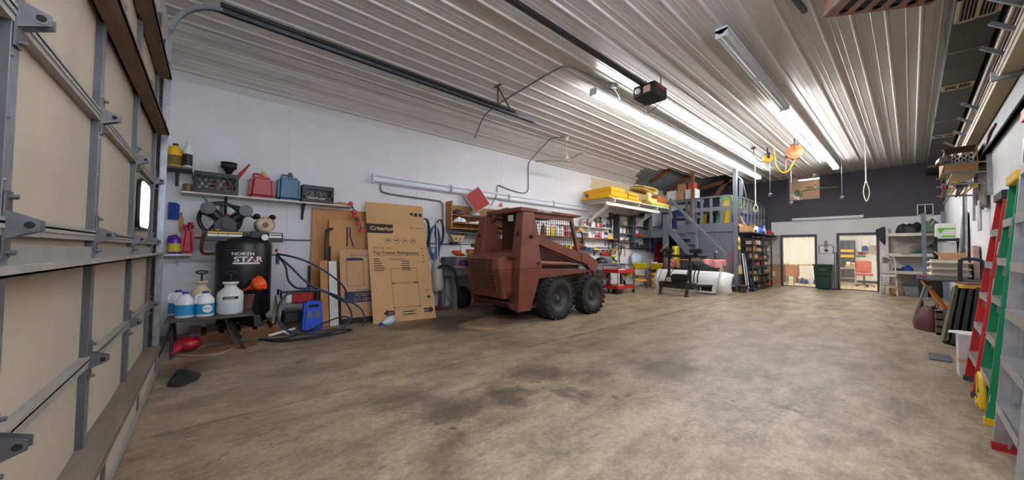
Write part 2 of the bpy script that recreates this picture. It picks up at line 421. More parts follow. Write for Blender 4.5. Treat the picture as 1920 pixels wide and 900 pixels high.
def strips(par, x0, x1, zt, n):
    wd = (x1-x0)/n
    for i in range(n):
        xc = x0+wd*(i+.5); off = .012*(i % 2); ph = random.uniform(0, 6)
        def fn(u, v): 
            x = xc+(u-.5)*wd*1.25; z = .03+(zt-.05)*v
            return (x, YB+.05+off+.006*math.sin(z*4+ph)+.006*(u-.5)**2*4*(1 if i % 2 else -1), z)
        MB().grid(fn, 4, 10).build('curtain_strip', M_strip, par)
    MB().bx(x0, x1, YB+.03, YB+.09, zt-.05, zt).build('curtain_rail', M_steel, par)
strips(d1, -3.53, -2.5, 2.05, 6); strips(d2, -1.79, -.81, 2.07, 6)
M_pane = D.materials.new('window_glass'); M_pane.use_nodes = True
_b = M_pane.node_tree.nodes['Principled BSDF']; _b.inputs['Base Color'].default_value = (1, 1, 1, 1); _b.inputs['Roughness'].default_value = .03; _b.inputs['Alpha'].default_value = .1
w1 = struct(MB().bx(-3.39, -3.29, YB-.03, YB+.0, 3.44, 4.45).bx(-2.32, -2.22, YB-.03, YB+.0, 3.44, 4.45).bx(-3.29, -2.32, YB-.03, YB+.0, 3.44, 3.54).build('window_1', M_dkwall, bevel=.004), 'interior window high in the charcoal back wall')
MB().bx(-3.29, -2.32, YB+.06, YB+.066, 3.54, 4.47).build('window_pane', M_pane, w1)

# ---- rooms behind the back wall
M_roomw = mat('warm_white_wall', (238, 236, 231), .7, var=.04, scale=2)
M_roomc = mat('office_floor', (196, 176, 142), .4, var=.1, scale=3)
for nm, a, lb in (('wall_rear', (-7.3, 3.2, 23.2, 23.3, 0, 6.0), 'white far wall of the rooms behind'), ('wall_partition', (-2.46, -2.36, YB+.14, 23.2, 0, 2.75), 'white partition between the two rear rooms'),
                  ('wall_rear_left', (-5.3, -5.2, YB+.14, 23.2, 0, 2.75), 'white left wall of the work room'), ('wall_rear_right', (1.2, 1.3, YB+.14, 23.2, 0, 2.75), 'white right wall of the office'),
                  ('ceiling_rear', (-5.3, 1.3, YB+.14, 23.2, 2.75, 2.85), 'white ceiling of the rear rooms')):
    struct(MB().bx(*a).build(nm, M_roomw), lb)
struct(MB().bx(-5.2, 1.2, YB+.16, 23.2, .0, .004).build('floor_rear', M_roomc), 'pale floor of the rear rooms')
M_tan = mat('tan_wall', (196, 152, 112), .7, var=.05)
struct(MB().bx(-4.6, -.9, 21.6, 21.7, 2.85, 5.4).build('wall_upper_room', M_tan), 'tan wall seen through the high window')
struct(MB().bx(-4.6, -.9, YB+.15, 21.6, 4.85, 4.95).build('ceiling_upper_room', M_roomw), 'pale ceiling of the upstairs room')
struct(MB().bx(-4.6, -4.5, YB+.15, 21.6, 2.85, 4.85).bx(-1.0, -.9, YB+.15, 21.6, 2.85, 4.85).build('wall_upper_side', M_tan), 'side walls of the upstairs room')

# ---- right wall: white below, charcoal band above
wr = struct(MB().bx(XR, XR+.15, -1.0, YB+.2, 0, 3.02).build('wall_right', M_white_wall), 'white right wall with charcoal upper band')
MB().bx(XR-.01, XR+.15, -1.0, YB, 3.024, 5.0).build('upper_board', M_dkwall, wr)
MB().bx(XR-.035, XR, -1.0, YB, 2.98, 3.03).build('ledge_trim', mat('grey_ledge', (170, 172, 174), .5, var=.05), wr)
for k, (xx, zz, r, m_) in enumerate(((.70, 3.72, .022, M_cream), (.705, 3.52, .017, mat('brass_pipe', (150, 120, 70), .4, .5, var=.2)))):
    tag(MB().cyl((xx, -.9, zz), (xx, YB, zz), r, n=10).build('water_pipe', m_), ('cream pipe running high along the charcoal band of the right wall', 'thin tan pipe running below the cream pipe on the right wall')[k], 'pipe')
# ---- front wall around the overhead door
wf = struct(MB().bx(XL-.1, -5.12, YF-.25, YF-.08, 0, 4.5).bx(-5.12, XR+.2, YF-.25, YF-.08, 3.7, 4.5).bx(-.72, XR+.2, YF-.25, YF-.08, 0, 3.7).build('wall_front', M_white_wall), 'front wall around the overhead door')
# ================================================================ OVERHEAD DOOR
M_dpanel = mat('door_panel_cream', (168, 155, 136), .8, var=.10, scale=1.6, bump=.1, bscale=120)
M_dsteel = mat('door_steel', (150, 146, 138), .5, .25, var=.15, scale=6)
M_dust = mat('dusty_strut', (118, 98, 76), .7, .1, var=.3, scale=5, stretch=(.6, 4, 4))
M_hinge = mat('hinge_steel', (104, 104, 106), .45, .6, var=.2, scale=12)
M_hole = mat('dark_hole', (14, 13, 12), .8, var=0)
od = struct(MB().bx(-5.0, -.75, -.505, -.485, .0, 3.7).build('door_3', M_dpanel), 'cream sectional overhead garage door with steel struts')
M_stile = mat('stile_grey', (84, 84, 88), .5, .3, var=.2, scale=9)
ZJ = [.02, .73, 1.36, 1.97, 2.58, 3.19, 3.68]
XS = [-4.965, -3.86, -2.72, -1.69, -.78]
for j in range(6):
    for i in range(4):
        x0, x1, z0, z1 = XS[i], XS[i+1], ZJ[j], ZJ[j+1]
        def fn(u, v): return (x0+(x1-x0)*u, -.462+.012*math.sin(PI*u)*math.sin(PI*v)-.012, z0+.01+(z1-z0-.02)*v)
        MB().grid(fn, 8, 4).build('section_panel', M_dpanel, od)
    if j: MB().bx(-4.99, -.75, -.475, -.442, ZJ[j]-.03, ZJ[j]-.003).bx(-4.99, -.75, -.475, -.438, ZJ[j]+.003, ZJ[j]+.022).bx(-4.99, -.75, -.47, -.438, ZJ[j]-.01, ZJ[j]+.01).build('section_rail', M_dsteel, od)
hm = MB()
hm.bx(-.028, .028, -.006, 0, -.12, .12)
for sx in (-1, 1):
    tri = [(-.05, 0), (.05, 0), (.018, .075), (-.018, .075)]
    Mx = face_m((sx*.022, 0, 0), (0, 0, 1), (0, 1, 0))
    hm.prism(tri, -.003, .003, Mx)
    hm.cyl((sx*.022-.006, .052, 0), (sx*.022+.006, .052, 0), .022, n=12)
hm.m(1)
for sx in (-1, 1): hm.cyl((sx*.022-.0075, .052, 0), (sx*.022+.0075, .052, 0), .013, n=10)
hm.m(0)
for sz in (-1, 1): hm.cyl((0, 0, sz*.1), (0, .02, sz*.1), .009, n=8)
hinge_me = hm.mesh('hinge', [M_hinge, M_hole])
sm_ = MB().bx(-.03, .03, -.05, -.012, -.5, .5).bx(-.022, .012, -.05, .008, -.5, .5)
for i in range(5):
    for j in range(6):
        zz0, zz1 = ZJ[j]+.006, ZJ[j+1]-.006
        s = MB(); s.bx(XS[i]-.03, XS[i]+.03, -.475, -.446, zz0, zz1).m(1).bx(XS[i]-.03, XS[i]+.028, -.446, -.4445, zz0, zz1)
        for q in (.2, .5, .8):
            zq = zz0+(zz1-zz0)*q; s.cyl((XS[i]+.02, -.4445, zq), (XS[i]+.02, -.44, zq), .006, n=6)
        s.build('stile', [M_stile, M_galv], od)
    for j in range(1, 6): inst('hinge', hinge_me, od, (XS[i], -.438, ZJ[j]), (0, 0, 0), (.8, .8, .8))
def strut(z, m, dep=.095, h=.075):
    MB().bx(-4.99, -.75, -.455, -.45+dep, z, z+.006).bx(-4.99, -.75, -.453+dep-.006, -.45+dep, z, z+h*.35).bx(-4.99, -.75, -.455, -.449, z, z+h).build('strut', m, od)
strut(2.45, M_dust); strut(3.03, M_dust); strut(1.225, M_dsteel)
# bottom ledge with framed skirt
MB().bx(-5.0, -.75, -.47, -.35, .295, .305).bx(-5.0, -.75, -.358, -.35, .27, .3).build('bottom_ledge', mat('ledge_dust', (112, 102, 88), .7, .1, var=.25, scale=4, stretch=(.5, 4, 4)), od)
MB().bx(-5.0, -.75, -.40, -.385, .07, .27).build('skirt_panel', M_dpanel, od)
MB().bx(-5.0, -.75, -.405, -.372, .02, .07).build('bottom_rail', M_dsteel, od)
for x in XS: MB().bx(x-.03, x+.03, -.40, -.375, .07, .27).build('skirt_post', M_hinge, od)
MB().bx(-5.0, -.75, -.42, -.38, 0, .02).build('bottom_seal', M_rubber, od)
def oval_window(xc, zc):
    pr = []
    wd, ht, r = .24, .19, .08
    for cx_, cz_, a0 in ((wd-r, ht-r, 0), (-wd+r, ht-r, 90), (-wd+r, -ht+r, 180), (wd-r, -ht+r, 270)):
        for k in range(5):
            a = math.radians(a0+k*22.5); pr.append((cx_+r*math.cos(a), cz_+r*math.sin(a)))
    Mx = face_m((xc, -.458, zc), (-1, 0, 0), (0, 0, 1))
    f = MB().prism([(p[0]*1.12, p[1]*1.12) for p in pr], 0, .016, Mx).build('window_frame', M_blackpl, od)
    MB().prism(pr, .012, .022, Mx).build('window_pane', mat('daylight_pane', (200, 222, 255), .2, var=0, emit=2.2), f)
oval_window(-4.35, 1.66); oval_window(-1.2, 1.66)
# tracks
def track(x, sgn, lab):
    t = thing('door_track', lab, 'track', (0, 0, 0))
    ang = [(x, -.40, 0)]
    MB().bx(x-.03, x+.03, -.42, -.412, 0, 3.5).bx(x-.03, x-.024, -.42, -.37, 0, 3.5).bx(x+.024, x+.03, -.42, -.37, 0, 3.5).build('vertical_rail', M_galv, t)
    MB().bx(x-.09*sgn-.02, x-.09*sgn+.02, -.46, -.38, 0, 3.5).bx(x-.10, x+.04, -.455, -.45, 0, 3.5).build('jamb_angle', mat('rusty_angle', (92, 84, 74), .6, .3, var=.5, scale=18), t)
    pts = [(x, -.395+.42*(1-math.cos(a)), 3.5+.5*math.sin(a)) for a in [k*PI/16 for k in range(9)]]
    c = MB()
    for a, b in zip(pts, pts[1:]): c.bar(a, b, .055, .012, up=(0, -1, .3)); c.bar((a[0]-.028, a[1]+.0, a[2]-.02), (b[0]-.028, b[1], b[2]-.02), .006, .04); c.bar((a[0]+.028, a[1], a[2]-.02), (b[0]+.028, b[1], b[2]-.02), .006, .04)
    c.build('track_curve', M_galv, t)
    MB().bx(x-.03, x+.03, .0, 5.0, 4.0, 4.008).bx(x-.03, x-.024, .0, 5.0, 3.955, 4.0).bx(x+.024, x+.03, .0, 5.0, 3.955, 4.0).build('horizontal_rail', mat('dark_galv', (84, 86, 90), .4, .6, var=.3, scale=10), t)
    MB().bx(x+.03*sgn, x+.07*sgn, 0.0, 4.4, 4.0, 4.04).build('stiffener', M_blackpl, t)
    h = MB(); h.bar((x, 4.0, 4.0), (x, 4.0, ZC-.02), .04, .004); h.bar((x, 4.0, ZC-.05), (x-.0, 4.35, 4.02), .035, .004); h.bx(x-.1, x+.1, 3.97, 4.03, ZC-.03, ZC-.024)
    h.build('hanger', mat('rusty_hanger', (90, 66, 48), .6, .4, var=.4, scale=14), t)
    return t
track(-5.06, 1, 'galvanised overhead door track running along the ceiling over the left side')
# opener
op = thing('garage_door_opener', 'black garage door opener hanging from the ceiling on its long rail', 'door opener', (-2.96, 5.75, 4.1))
MB().bx(-.2, .2, -.22, .22, -.11, .11).build('housing', M_blackpl, op, bevel=.02)
MB().bx(-.19, .19, -.23, -.219, -.10, .02).build('front_cover', mat('opener_face', (44, 44, 46), .4), op)
MB().ball((-.1, -.24, .0), .05).build('bulb', mat('white_bulb', (220, 214, 204), .3, var=0), op)
MB().bx(0.0, .12, -.238, -.229, -.06, .05).build('sticker', mat('pale_sticker', (206, 170, 150), .6, var=.05), op)
MB().bx(.199, .203, -.15, .15, 0.02, .07).build('stripe', mat('maroon_stripe', (130, 24, 40), .4, var=0), op)
MB().bx(-.03, .03, -6.0, -.2, .06, .11).build('rail', M_black, op)
for s_ in (.12, -.15): MB().bar((s_, .15, .1), (s_, .15, .34), .04, .004).build('hanger', M_hinge, op)
MB().tube(catmull([(-.1, .1, -.1), (-.12, .1, -.25), (-.04, .05, -.3), (.05, .1, -.22), (.1, .2, -.11)]), .006, 6).build('cord', M_blackpl, op)
# conduit with its box
tag(MB().tube(catmull([(-3.62, 5.5, 4.41), (-3.66, 4.8, 4.41), (-3.72, 4.42, 4.41), (-4.0, 4.36, 4.41), (-4.8, 4.42, 4.41), (-5.7, 4.5, 4.41), (-6.3, 4.62, 4.4)], 5)+[Vector((-6.55, 4.7, 4.36)), Vector((-6.95, 4.8, 4.06))], .014, 8).build('ceiling_conduit', M_conduit), 'thin grey conduit bent across the ceiling near the door opener', 'conduit')
jb = thing('junction_box', 'round grey junction box on the ceiling beside the door opener', 'junction box', (-3.6, 5.6, 4.42))
MB().lathe([(.08, .02), (.08, -.04), (.06, -.05), (0, -.05)], 8).build('body', M_conduit, jb)
MB().tube(catmull([(0, 0, -.05), (.03, .08, -.12), (-.02, .25, -.16), (-.12, .4, -.13)]), .006, 5).build('cord', M_whitepl, jb)

# ================================================================ FLUORESCENT STRIPS
def fixture(name, label, group, x, y0, y1, z, lit, tubes=2, m_on=None):
    t = thing(name, label, 'light fixture', (x, (y0+y1)/2, z), 0, group)
    h = (y1-y0)/2-.004
    MB().bx(-.075, .075, -h, h, .03, .09).prism([(-.055, .03), (.055, .03), (.02, .0), (-.02, .0)], -h, h, face_m((0, 0, 0), (1, 0, 0), (0, 0, 1))).build('housing', M_fixture, t)
    for sx in ((-1, 1) if tubes == 2 else (0,)):
        MB().cyl((sx*.045, -h+.03, -.02), (sx*.045, h-.03, -.02), .017, n=8).build('tube', (m_on or M_tube_on) if lit else M_tube_off, t)
    for sy in (-1, 1):
        MB().bx(-.075, .075, sy*h-(.012 if sy > 0 else 0), sy*h+(0 if sy > 0 else .012), -.045, .06).build('socket', M_fixture, t)
    for sy in (-.6, .6): MB().bar((0, sy*h, .09), (0, sy*h, ZC-z-.0), .015, .003).build('hanger', M_galv, t)
    return t
YLs = [5.16, 6.86, 8.56, 10.32, 12.08, 13.86, 15.65]
ORD = ['nearest', 'second', 'third', 'fourth', 'fifth', 'farthest']
for i in range(6):
    fixture('fluorescent_fixture', 'lit twin-tube fixture, %s of the left ceiling strip' % ORD[i], 'left ceiling light strip', -3.74, YLs[i], YLs[i+1], 4.2, True)
YRs = [4.99, 6.75, 8.51, 10.25, 12.0, 13.8, 15.63]
for i in range(6):
    lit = i >= 2
    fixture('fluorescent_fixture', '%s twin-tube fixture, %s of the right ceiling strip' % ('lit' if lit else 'unlit', ORD[i]), 'right ceiling light strip', -1.59, YRs[i], YRs[i+1], 4.2, lit)
# unlit strip on the left wall
def wall_fixture(label, y0, y1, z):
    t = thing('strip_light', label, 'light fixture', (XL, (y0+y1)/2, z), 0, 'unlit wall strip')
    h = (y1-y0)/2-.004
    MB().prism([(0, -.09), (.05, -.09), (.075, -.03), (.075, .03), (.05, .09), (0, .09)], -h, h, face_m((0, 0, 0), (1, 0, 0), (0, 0, 1))).build('housing', M_fixture, t)
    for sz in (-1, 1): MB().cyl((.085, -h+.03, sz*.055), (.085, h-.03, sz*.055), .017, n=8).build('tube', M_tube_off, t)
    for sy in (-1, 1): MB().bx(0, .11, sy*h-.014, sy*h+.014, -.1, .1).build('socket', M_fixture, t)
WL = ['nearest the refrigerator carton', 'above the wooden wall cabinet', 'over the red loader cab', 'next to the foam shelf']
yv = [2.45, 4.26, 6.07, 7.88, 9.7]
for i in range(4): wall_fixture('unlit fluorescent fixture on the left wall, ' + WL[i], yv[i], yv[i+1], 2.76)
bf = thing('back_wall_light', 'long unlit fluorescent fixture above the two rear doorways', 'light fixture', (-2.15, YB, 2.74))
MB().bx(-1.02, 1.02, -.09, 0, -.04, .05).build('housing', M_fixture, bf, bevel=.008)
for sz in (-.045,): MB().cyl((-.98, -.05, sz-.012), (.98, -.05, sz-.012), .016, n=8).build('tube', M_tube_off, bf)
for sx in (-1.02, 0, 1.02): MB().bx(sx-.012, sx+.012, -.1, 0, -.075, .055).build('socket', M_fixture, bf)
# conduits on the left wall
tag(MB().tube(catmull([(XL+.03, 2.62, 2.66), (XL+.03, 2.63, 2.55), (XL+.03, 2.75, 2.49), (XL+.03, 3.3, 2.47), (XL+.03, 3.9, 2.46), (XL+.03, 4.03, 2.44), (XL+.03, 4.08, 2.34), (XL+.03, 4.09, 2.0), (XL+.03, 4.09, 1.6)], 5), .016, 8).build('bent_conduit', M_conduit), 'grey conduit bending down the wall left of the wooden cabinet', 'conduit')
tag(MB().tube(catmull([(-6.1, 7.15, 4.42), (-6.5, 7.05, 4.44), (-6.75, 7.0, 4.28), (-7.1, 6.9, 3.98), (XL+.03, 6.85, 3.8), (XL+.03, 6.85, 3.3), (XL+.03, 6.83, 3.05), (XL+.03, 6.6, 2.96), (XL+.03, 6.1, 3.0), (XL+.03, 5.75, 3.06), (XL+.03, 5.7, 2.95), (XL+.03, 5.72, 2.87)], 5), .013, 8).build('fan_conduit', M_conduit), 'thin conduit curving down the wall from the ceiling fan', 'conduit')
tag(MB().tube([(XL+.02, -.3, 1.46), (XL+.02, 10.2, 1.46)], .014, 8).build('air_line', M_conduit), 'thin grey pipe running level along the left wall behind the boards', 'pipe')

# ================================================================ CEILING FANS
def fan(label, loc, top, r, angs):
    t = thing('ceiling_fan', label, 'fan', loc)
    MB().lathe([(.02, top), (.07, top), (.055, top-.1), (.015, top-.12), (.0, top-.12)], 14).build('canopy', M_cream, t)
    MB().cyl((0, 0, .02), (0, 0, top-.08), .013, n=8).build('downrod', M_cream, t)
    MB().lathe([(0, -.07), (.06, -.07), (.1, -.04), (.1, .03), (.05, .07), (.03, .13), (0, .13)], 16).build('motor', M_cream, t)
    for a in angs:
        R = Matrix.Rotation(a, 4, 'Z') @ Matrix.Rotation(.18, 4, 'X')
        MB().xf(R).prism([(.12, -.03), (.25, -.055), (r, -.065), (r+.02, 0), (r, .065), (.25, .055), (.12, .03)], -.025, -.018).bx(.06, .26, -.015, .015, -.025, -.012).build('blade', M_cream, t)
fan('cream ceiling fan above the wall light strip on the left', (-6.07, 7.18, 3.8), .62, .82, (-.35, 1.75, 3.85))
fan('cream ceiling fan in front of the high rear window', (-2.36, 17.35, 3.86), .55, .64, (.25, 2.35, 4.45))

# ================================================================ AIR DUCT
M_duct = mat('dark_duct_steel', (72, 72, 68), .42, .5, var=.25, scale=2.5)
du = thing('air_duct', 'dark sheet-metal air duct along the top of the right wall', 'duct', (.53, 0, 4.0))
ys = [-.4, 1.6, 4.2, 7.35, 10.95, 14.3, 18.05]
for a, b in zip(ys, ys[1:]): MB().bx(-.17, .17, a+.004, b-.004, 0, .415).build('duct_section', M_duct, du)
for a in ys[1:-1]: MB().bx(-.18, .18, a-.012, a+.012, -.008, .415).build('seam_flange', M_galv, du)
for yr, ww in ((6.15, .3), (8.85, .13), (12.3, .13), (16.3, .13)):
    rg = MB().bx(-.16, .16, yr-ww, yr-ww+.03, -.014, 0).bx(-.16, .16, yr+ww-.03, yr+ww, -.014, 0).bx(-.16, -.13, yr-ww, yr+ww, -.014, 0).bx(.13, .16, yr-ww, yr+ww, -.014, 0).bx(-.012, .012, yr-ww, yr+ww, -.014, 0).build('register', M_cream, du)
    for k in range(10):
        xx = -.12+k*.0267
        MB().box((xx, yr, -.006), (.003, ww*2-.05, .012), (0, .6, 0)).build('louvre', M_cream, rg)
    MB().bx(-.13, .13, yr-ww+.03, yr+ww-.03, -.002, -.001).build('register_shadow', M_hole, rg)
# ================================================================ HEATER
M_rust = mat('rusty_enamel', (112, 104, 94), .6, .2, var=.2, scale=5, col2=(126, 62, 26), mix=.5)
ht = thing('hanging_unit_heater', 'rusty grey unit heater hanging from the ceiling near the duct', 'heater', (-.02, 4.45, 3.6), .62)
MB().bx(-.42, .42, -.28, .28, 0, .33).build('casing', M_rust, ht, bevel=.012)
for k in range(6):
    MB().bx(-.33+k*.13, -.27+k*.13, .02, .2, -.004, .01).cyl((-.3+k*.13, .2, -.004), (-.3+k*.13, .2, .01), .03, n=12).cyl((-.3+k*.13, .02, -.004), (-.3+k*.13, .02, .01), .03, n=12).build('slot', M_hole, ht)
for x in (-.3, .3): MB().cyl((x, 0, .33), (x, 0, .84), .01, n=6).build('hanger_rod', M_galv, ht)
tag(MB().bar((-.92, 4.3, 4.30), (-.82, 5.55, 4.36), .05, .05).build('hanging_bracket', M_greydk), 'dark steel bar hanging under the ceiling left of the rusty heater', 'bracket')

# ================================================================ REELS, ROPES
ro = thing('hose_reel', 'orange round hose reel under the ceiling', 'reel', (-2.03, 11.9, 4.08), .25)
MB().cyl((0, -.07, 0), (0, .07, 0), .185, n=24).cyl((0, -.09, 0), (0, .09, 0), .12, n=20).build('drum', mat('reel_orange', (240, 92, 20), .4, var=.05), ro, bevel=.01)
MB().bx(-.09, .09, -.05, .05, .17, .22).bar((0, -.1, 0), (0, -.06, .2), .05, .01).bar((0, 0, .2), (0, 0, .37), .03).build('bracket', M_greydk, ro)
MB().bx(-.21, -.15, -.04, .04, -.14, -.06).build('guide', M_blackpl, ro)
MB().cyl((-.17, 0, -.12), (-.2, -.05, -.52), .014, n=8).build('hose_end', mat('orange_hose', (236, 110, 60), .5, var=0), ro)
ry = thing('cord_reel', 'yellow and black cord reel under the ceiling', 'reel', (-2.72, 12.3, 4.12), .65)
MB().cyl((0, -.05, 0), (0, .05, 0), .115, n=20).build('drum', M_yellow, ry, bevel=.01)
MB().bx(-.03, .03, -.07, .07, .0, .16).bx(-.015, .015, -.01, .01, .15, .33).build('bracket', M_blackpl, ry)
tag(MB().tube(catmull([(-2.5, 12.0, 4.4), (-2.48, 12.0, 4.1), (-2.44, 11.98, 3.8), (-2.32, 11.95, 3.6), (-2.2, 11.9, 3.57), (-2.1, 11.9, 3.7), (-1.99, 11.9, 3.95)], 6), .016, 8).build('yellow_hose', M_yellow), 'yellow hose looping below the orange reel', 'hose')
tag(MB().tube(catmull([(-3.0, 12.0, 4.42), (-2.98, 12.05, 4.2), (-2.85, 12.2, 4.02), (-2.75, 12.3, 4.12)], 6), .008, 6).cyl((-3.0, 12.0, 4.40), (-3.0, 12.0, 4.45), .06, n=10).build('reel_cord', M_blackpl), 'black cord feeding the yellow reel from a ceiling outlet', 'cord')
M_rope = mat('pale_rope', (206, 204, 196), .7, var=.15, scale=40)
def rope(label, x, y, z0, loop):
    t = thing('hanging_rope', label, 'rope', (x, y, z0))
    MB().cyl((0, 0, loop), (0, 0, ZC-z0), .014, n=6).build('strand', M_rope, t)
    MB().tube(catmull([(0, 0, loop), (-.05, 0, loop*.5), (0, 0, 0), (.06, 0, loop*.45)], 6, True), .012, 6, True).ball((0, 0, loop), .03).build('loop', M_rope, t)
rope('thick white rope with a loop hanging before the charcoal wall', -.74, 12.94, 2.72, .5)
rope('pale rope hanging near the end of the left light strip', -2.97, 12.05, 2.55, .2)
for i, (x, y, z) in enumerate(((-2.8, 12.9, 3.13), (-2.57, 14.5, 3.02), (-1.45, 15.6, 3.2))):
    t = thing('hanging_wire', 'thin wire with hook hanging from ceiling, %s' % ('left of the rear window', 'in front of the rear window', 'right of the rear window')[i], 'wire', (x, y, z), 0, 'hooks hanging from the ceiling')
    MB().cyl((0, 0, .06), (0, 0, ZC-z), .005, n=5).build('wire', M_steel, t)
    MB().tube(catmull([(0, 0, .06), (.02, 0, .02), (0, 0, -.04), (-.05, 0, 0)], 4), .009, 5).bx(-.05, .05, -.006, .006, .02, .04).build('hook', M_steel, t)
# ================================================================ LEFT WALL, NEAR END
def crate(label, loc, sx, sy, sz, m_, extra=None):
    t = thing('milk_crate', label, 'crate', loc)
    MB().bx(-sx/2, sx/2, -sy/2, sy/2, 0, .012).build('base', m_, t)
    for s in (-1, 1):
        for a in (0, 1):
            p = MB(); L_ = sy if a == 0 else sx; off = s*(sx if a == 0 else sy)/2
            def q(u, z): return (off-s*.008, u, z) if a == 0 else (u, off-s*.008, z)
            h = L_/2-.01
            for z in (.03, sz-.04): p.bar(q(-h, z), q(h, z), .012, .06)
            for u in (-h+.015, 0, h-.015): p.bar(q(u, .03), q(u, sz-.01), .03, .012) if False else p.bar(q(u, .03), q(u, sz-.01), .022, .014)
            n = 7
            for k in range(n):
                u0 = -h+2*h*k/n
                p.bar(q(u0, .06), q(min(h, u0+h*.4), sz-.07), .008, .008); p.bar(q(min(h, u0+h*.4), .06), q(u0, sz-.07), .008, .008)
            p.build('lattice_side', m_, t)
    return t
M_shelfw = mat('white_shelf_board', (214, 208, 198), .55, var=.1, scale=5)
sh = thing('long_shelf', 'long white shelf above the air compressor', 'shelf', (XL, .85, 2.13))
MB().bx(0, .27, -1.2, 1.2, -.022, 0).build('board', M_shelfw, sh)
for y in (-.69, .38):
    MB().bx(.0, .012, y-.02, y+.02, -.3, -.022).bx(0, .24, y-.015, y+.015, -.034, -.022).bar((.01, y, -.28), (.22, y, -.04), .016, .02).build('bracket', M_blackpl, sh)
crate('black milk crate with funnels on the long shelf', (-7.07, .04, 2.131), .27, .52, .33, M_blackpl)
def jumble(label, loc, cols, n, sx, sy, sz, name='tool_jumble', cat='tools'):
    t = thing(name, label, cat, loc)
    for k in range(n):
        x, y, z = random.uniform(-sx, sx), random.uniform(-sy, sy), random.uniform(0.03, sz)
        a = Vector((x, y, z)); d = Vector((random.uniform(-1, 1), random.uniform(-1, 1), random.uniform(-.3, .5)))*.05
        MB().tube([a-d, a, a+d+Vector((0, 0, .01))], [.012, .02, .012], 6).build('piece', cols[k % len(cols)], t)
    return t
jumble('jumble of spray cans and red parts inside the funnel crate', (-7.07, .04, 2.145), [M_whitepl, M_redpl, M_steel, M_redpl], 14, .08, .18, .18)
def funnel(name, label, loc, r, h, m_, rot=(0, 0, 0), spout=.1):
    t = thing(name, label, 'funnel', loc, rot=rot)
    MB().lathe([(.012, -spout), (.016, 0), (r*.75, h*.55), (r, h*.6), (r*1.02, h), (r*.96, h), (r*.94, h*.62), (r*.7, h*.57), (.01, .01)], 20).build('cone', m_, t)
    MB().tube([(r*1.04*math.cos(a*PI/12), r*1.04*math.sin(a*PI/12), h) for a in range(24)], .006, 6, True).build('rim', m_, t)
    return t
funnel('black_funnel', 'black plastic funnel standing in the crate on the long shelf', (-7.05, .18, 2.44), .1, .2, M_blackpl, spout=.12)
sp = thing('pour_spout', 'red pour spout sticking out of the shelf crate', 'spout', (-7.05, .27, 2.40))
MB().cyl((0, 0, 0), (0, .17, .27), .03, .012, 10).build('nozzle', M_redpl, sp)
MB().cyl((0, -.01, -.015), (0, .012, .02), .036, n=12).build('collar', M_redpl, sp)
def gas_can(name, label, loc, w_, d_, h, m_, mcap, bev=.05, waist=.82):
    t = thing(name, label, 'fuel can', loc)
    MB().hexa([(-d_/2, -w_/2, 0), (d_/2, -w_/2, 0), (d_/2, w_/2, 0), (-d_/2, w_/2, 0)], [(-d_/2*waist, -w_/2*waist, h), (d_/2*waist, -w_/2*waist, h), (d_/2*waist, w_/2*waist, h), (-d_/2*waist, w_/2*waist, h)]).build('body', m_, t, bevel=bev, seg=3)
    MB().cyl((0, .02, h-.01), (0, .02, h+.03), .035, n=14).build('neck', m_, t)
    MB().cyl((0, .02, h+.02), (0, .02, h+.05), .042, n=14).cyl((0, .02, h+.05), (0, .02, h+.09), .025, .03, 12).build('cap', mcap, t)
    MB().tube(catmull([(0, -w_*.32, h-.02), (0, -w_*.3, h+.035), (0, -.03, h+.035), (0, -.02, h-.01)], 5), .014, 8).build('handle', m_, t)
    return t
gas_can('gas_can', 'red plastic gas can on the long shelf', (-7.07, .61, 2.131), .36, .25, .36, M_redpl, M_wood)
gas_can('kerosene_can', 'teal blue fuel can beside the red gas can', (-7.07, .99, 2.131), .34, .25, .4, mat('teal_plastic', (12, 82, 116), .4, var=.15), M_brownwd, .045, .95)
cr2 = crate('black dairy crate at the right end of the long shelf', (-7.07, 1.43, 2.131), .27, .5, .31, M_blackpl)
MB().bx(.13, .134, -.24, .24, .05, .11).build('label_panel', M_blackpl, cr2)
text('crate_lettering', 'DeanFoods', .06, M_whiteink, cr2, face_m((.1345, -.17, .06), (0, 1, 0), (0, 0, 1)))
jumble('red and brown parts inside the dairy crate', (-7.07, 1.43, 2.145), [M_redpl, M_brownwd], 8, .08, .18, .12)
def cloth_heap(name, label, cat, loc, sx, sy, h, m_, seed=1, n=36):
    rnd = random.Random(seed); ph = [(rnd.uniform(-5, 5), rnd.uniform(-5, 5), rnd.uniform(0, 6)) for _ in range(5)]
    hi = [(rnd.uniform(-13, 13), rnd.uniform(-13, 13), rnd.uniform(0, 6)) for _ in range(4)]
    def fn(u, v):
        a = 2*PI*u; r = v**.8
        ex = 1+.13*math.sin(2*a+seed)+.09*math.sin(3*a+2*seed)+.05*math.sin(7*a+seed)
        cx_, cy_ = r*ex*math.cos(a), r*ex*math.sin(a)
        f = sum(math.sin(p*cx_+q*cy_+s) for p, q, s in ph)/5
        g = sum(1-2*abs(math.sin(p*.5*cx_+q*.5*cy_+s)) for p, q, s in hi)/4
        z = h*max(0, 1-r**4)**.6*(.8+.38*f+.17*g)
        k = 1+.05*g*(1-r)
        return (sx*cx_*k, sy*cy_*k, max(z, 0)+.003)
    o = MB().grid(fn, n, 16).build(name, m_, None, loc)
    return tag(o, label, cat)
cloth_heap('work_gloves', 'tan work gloves at the end of the long shelf', 'gloves', (-7.08, 1.86, 2.131), .1, .17, .07, mat('tan_glove', (170, 140, 80), .8), 3)
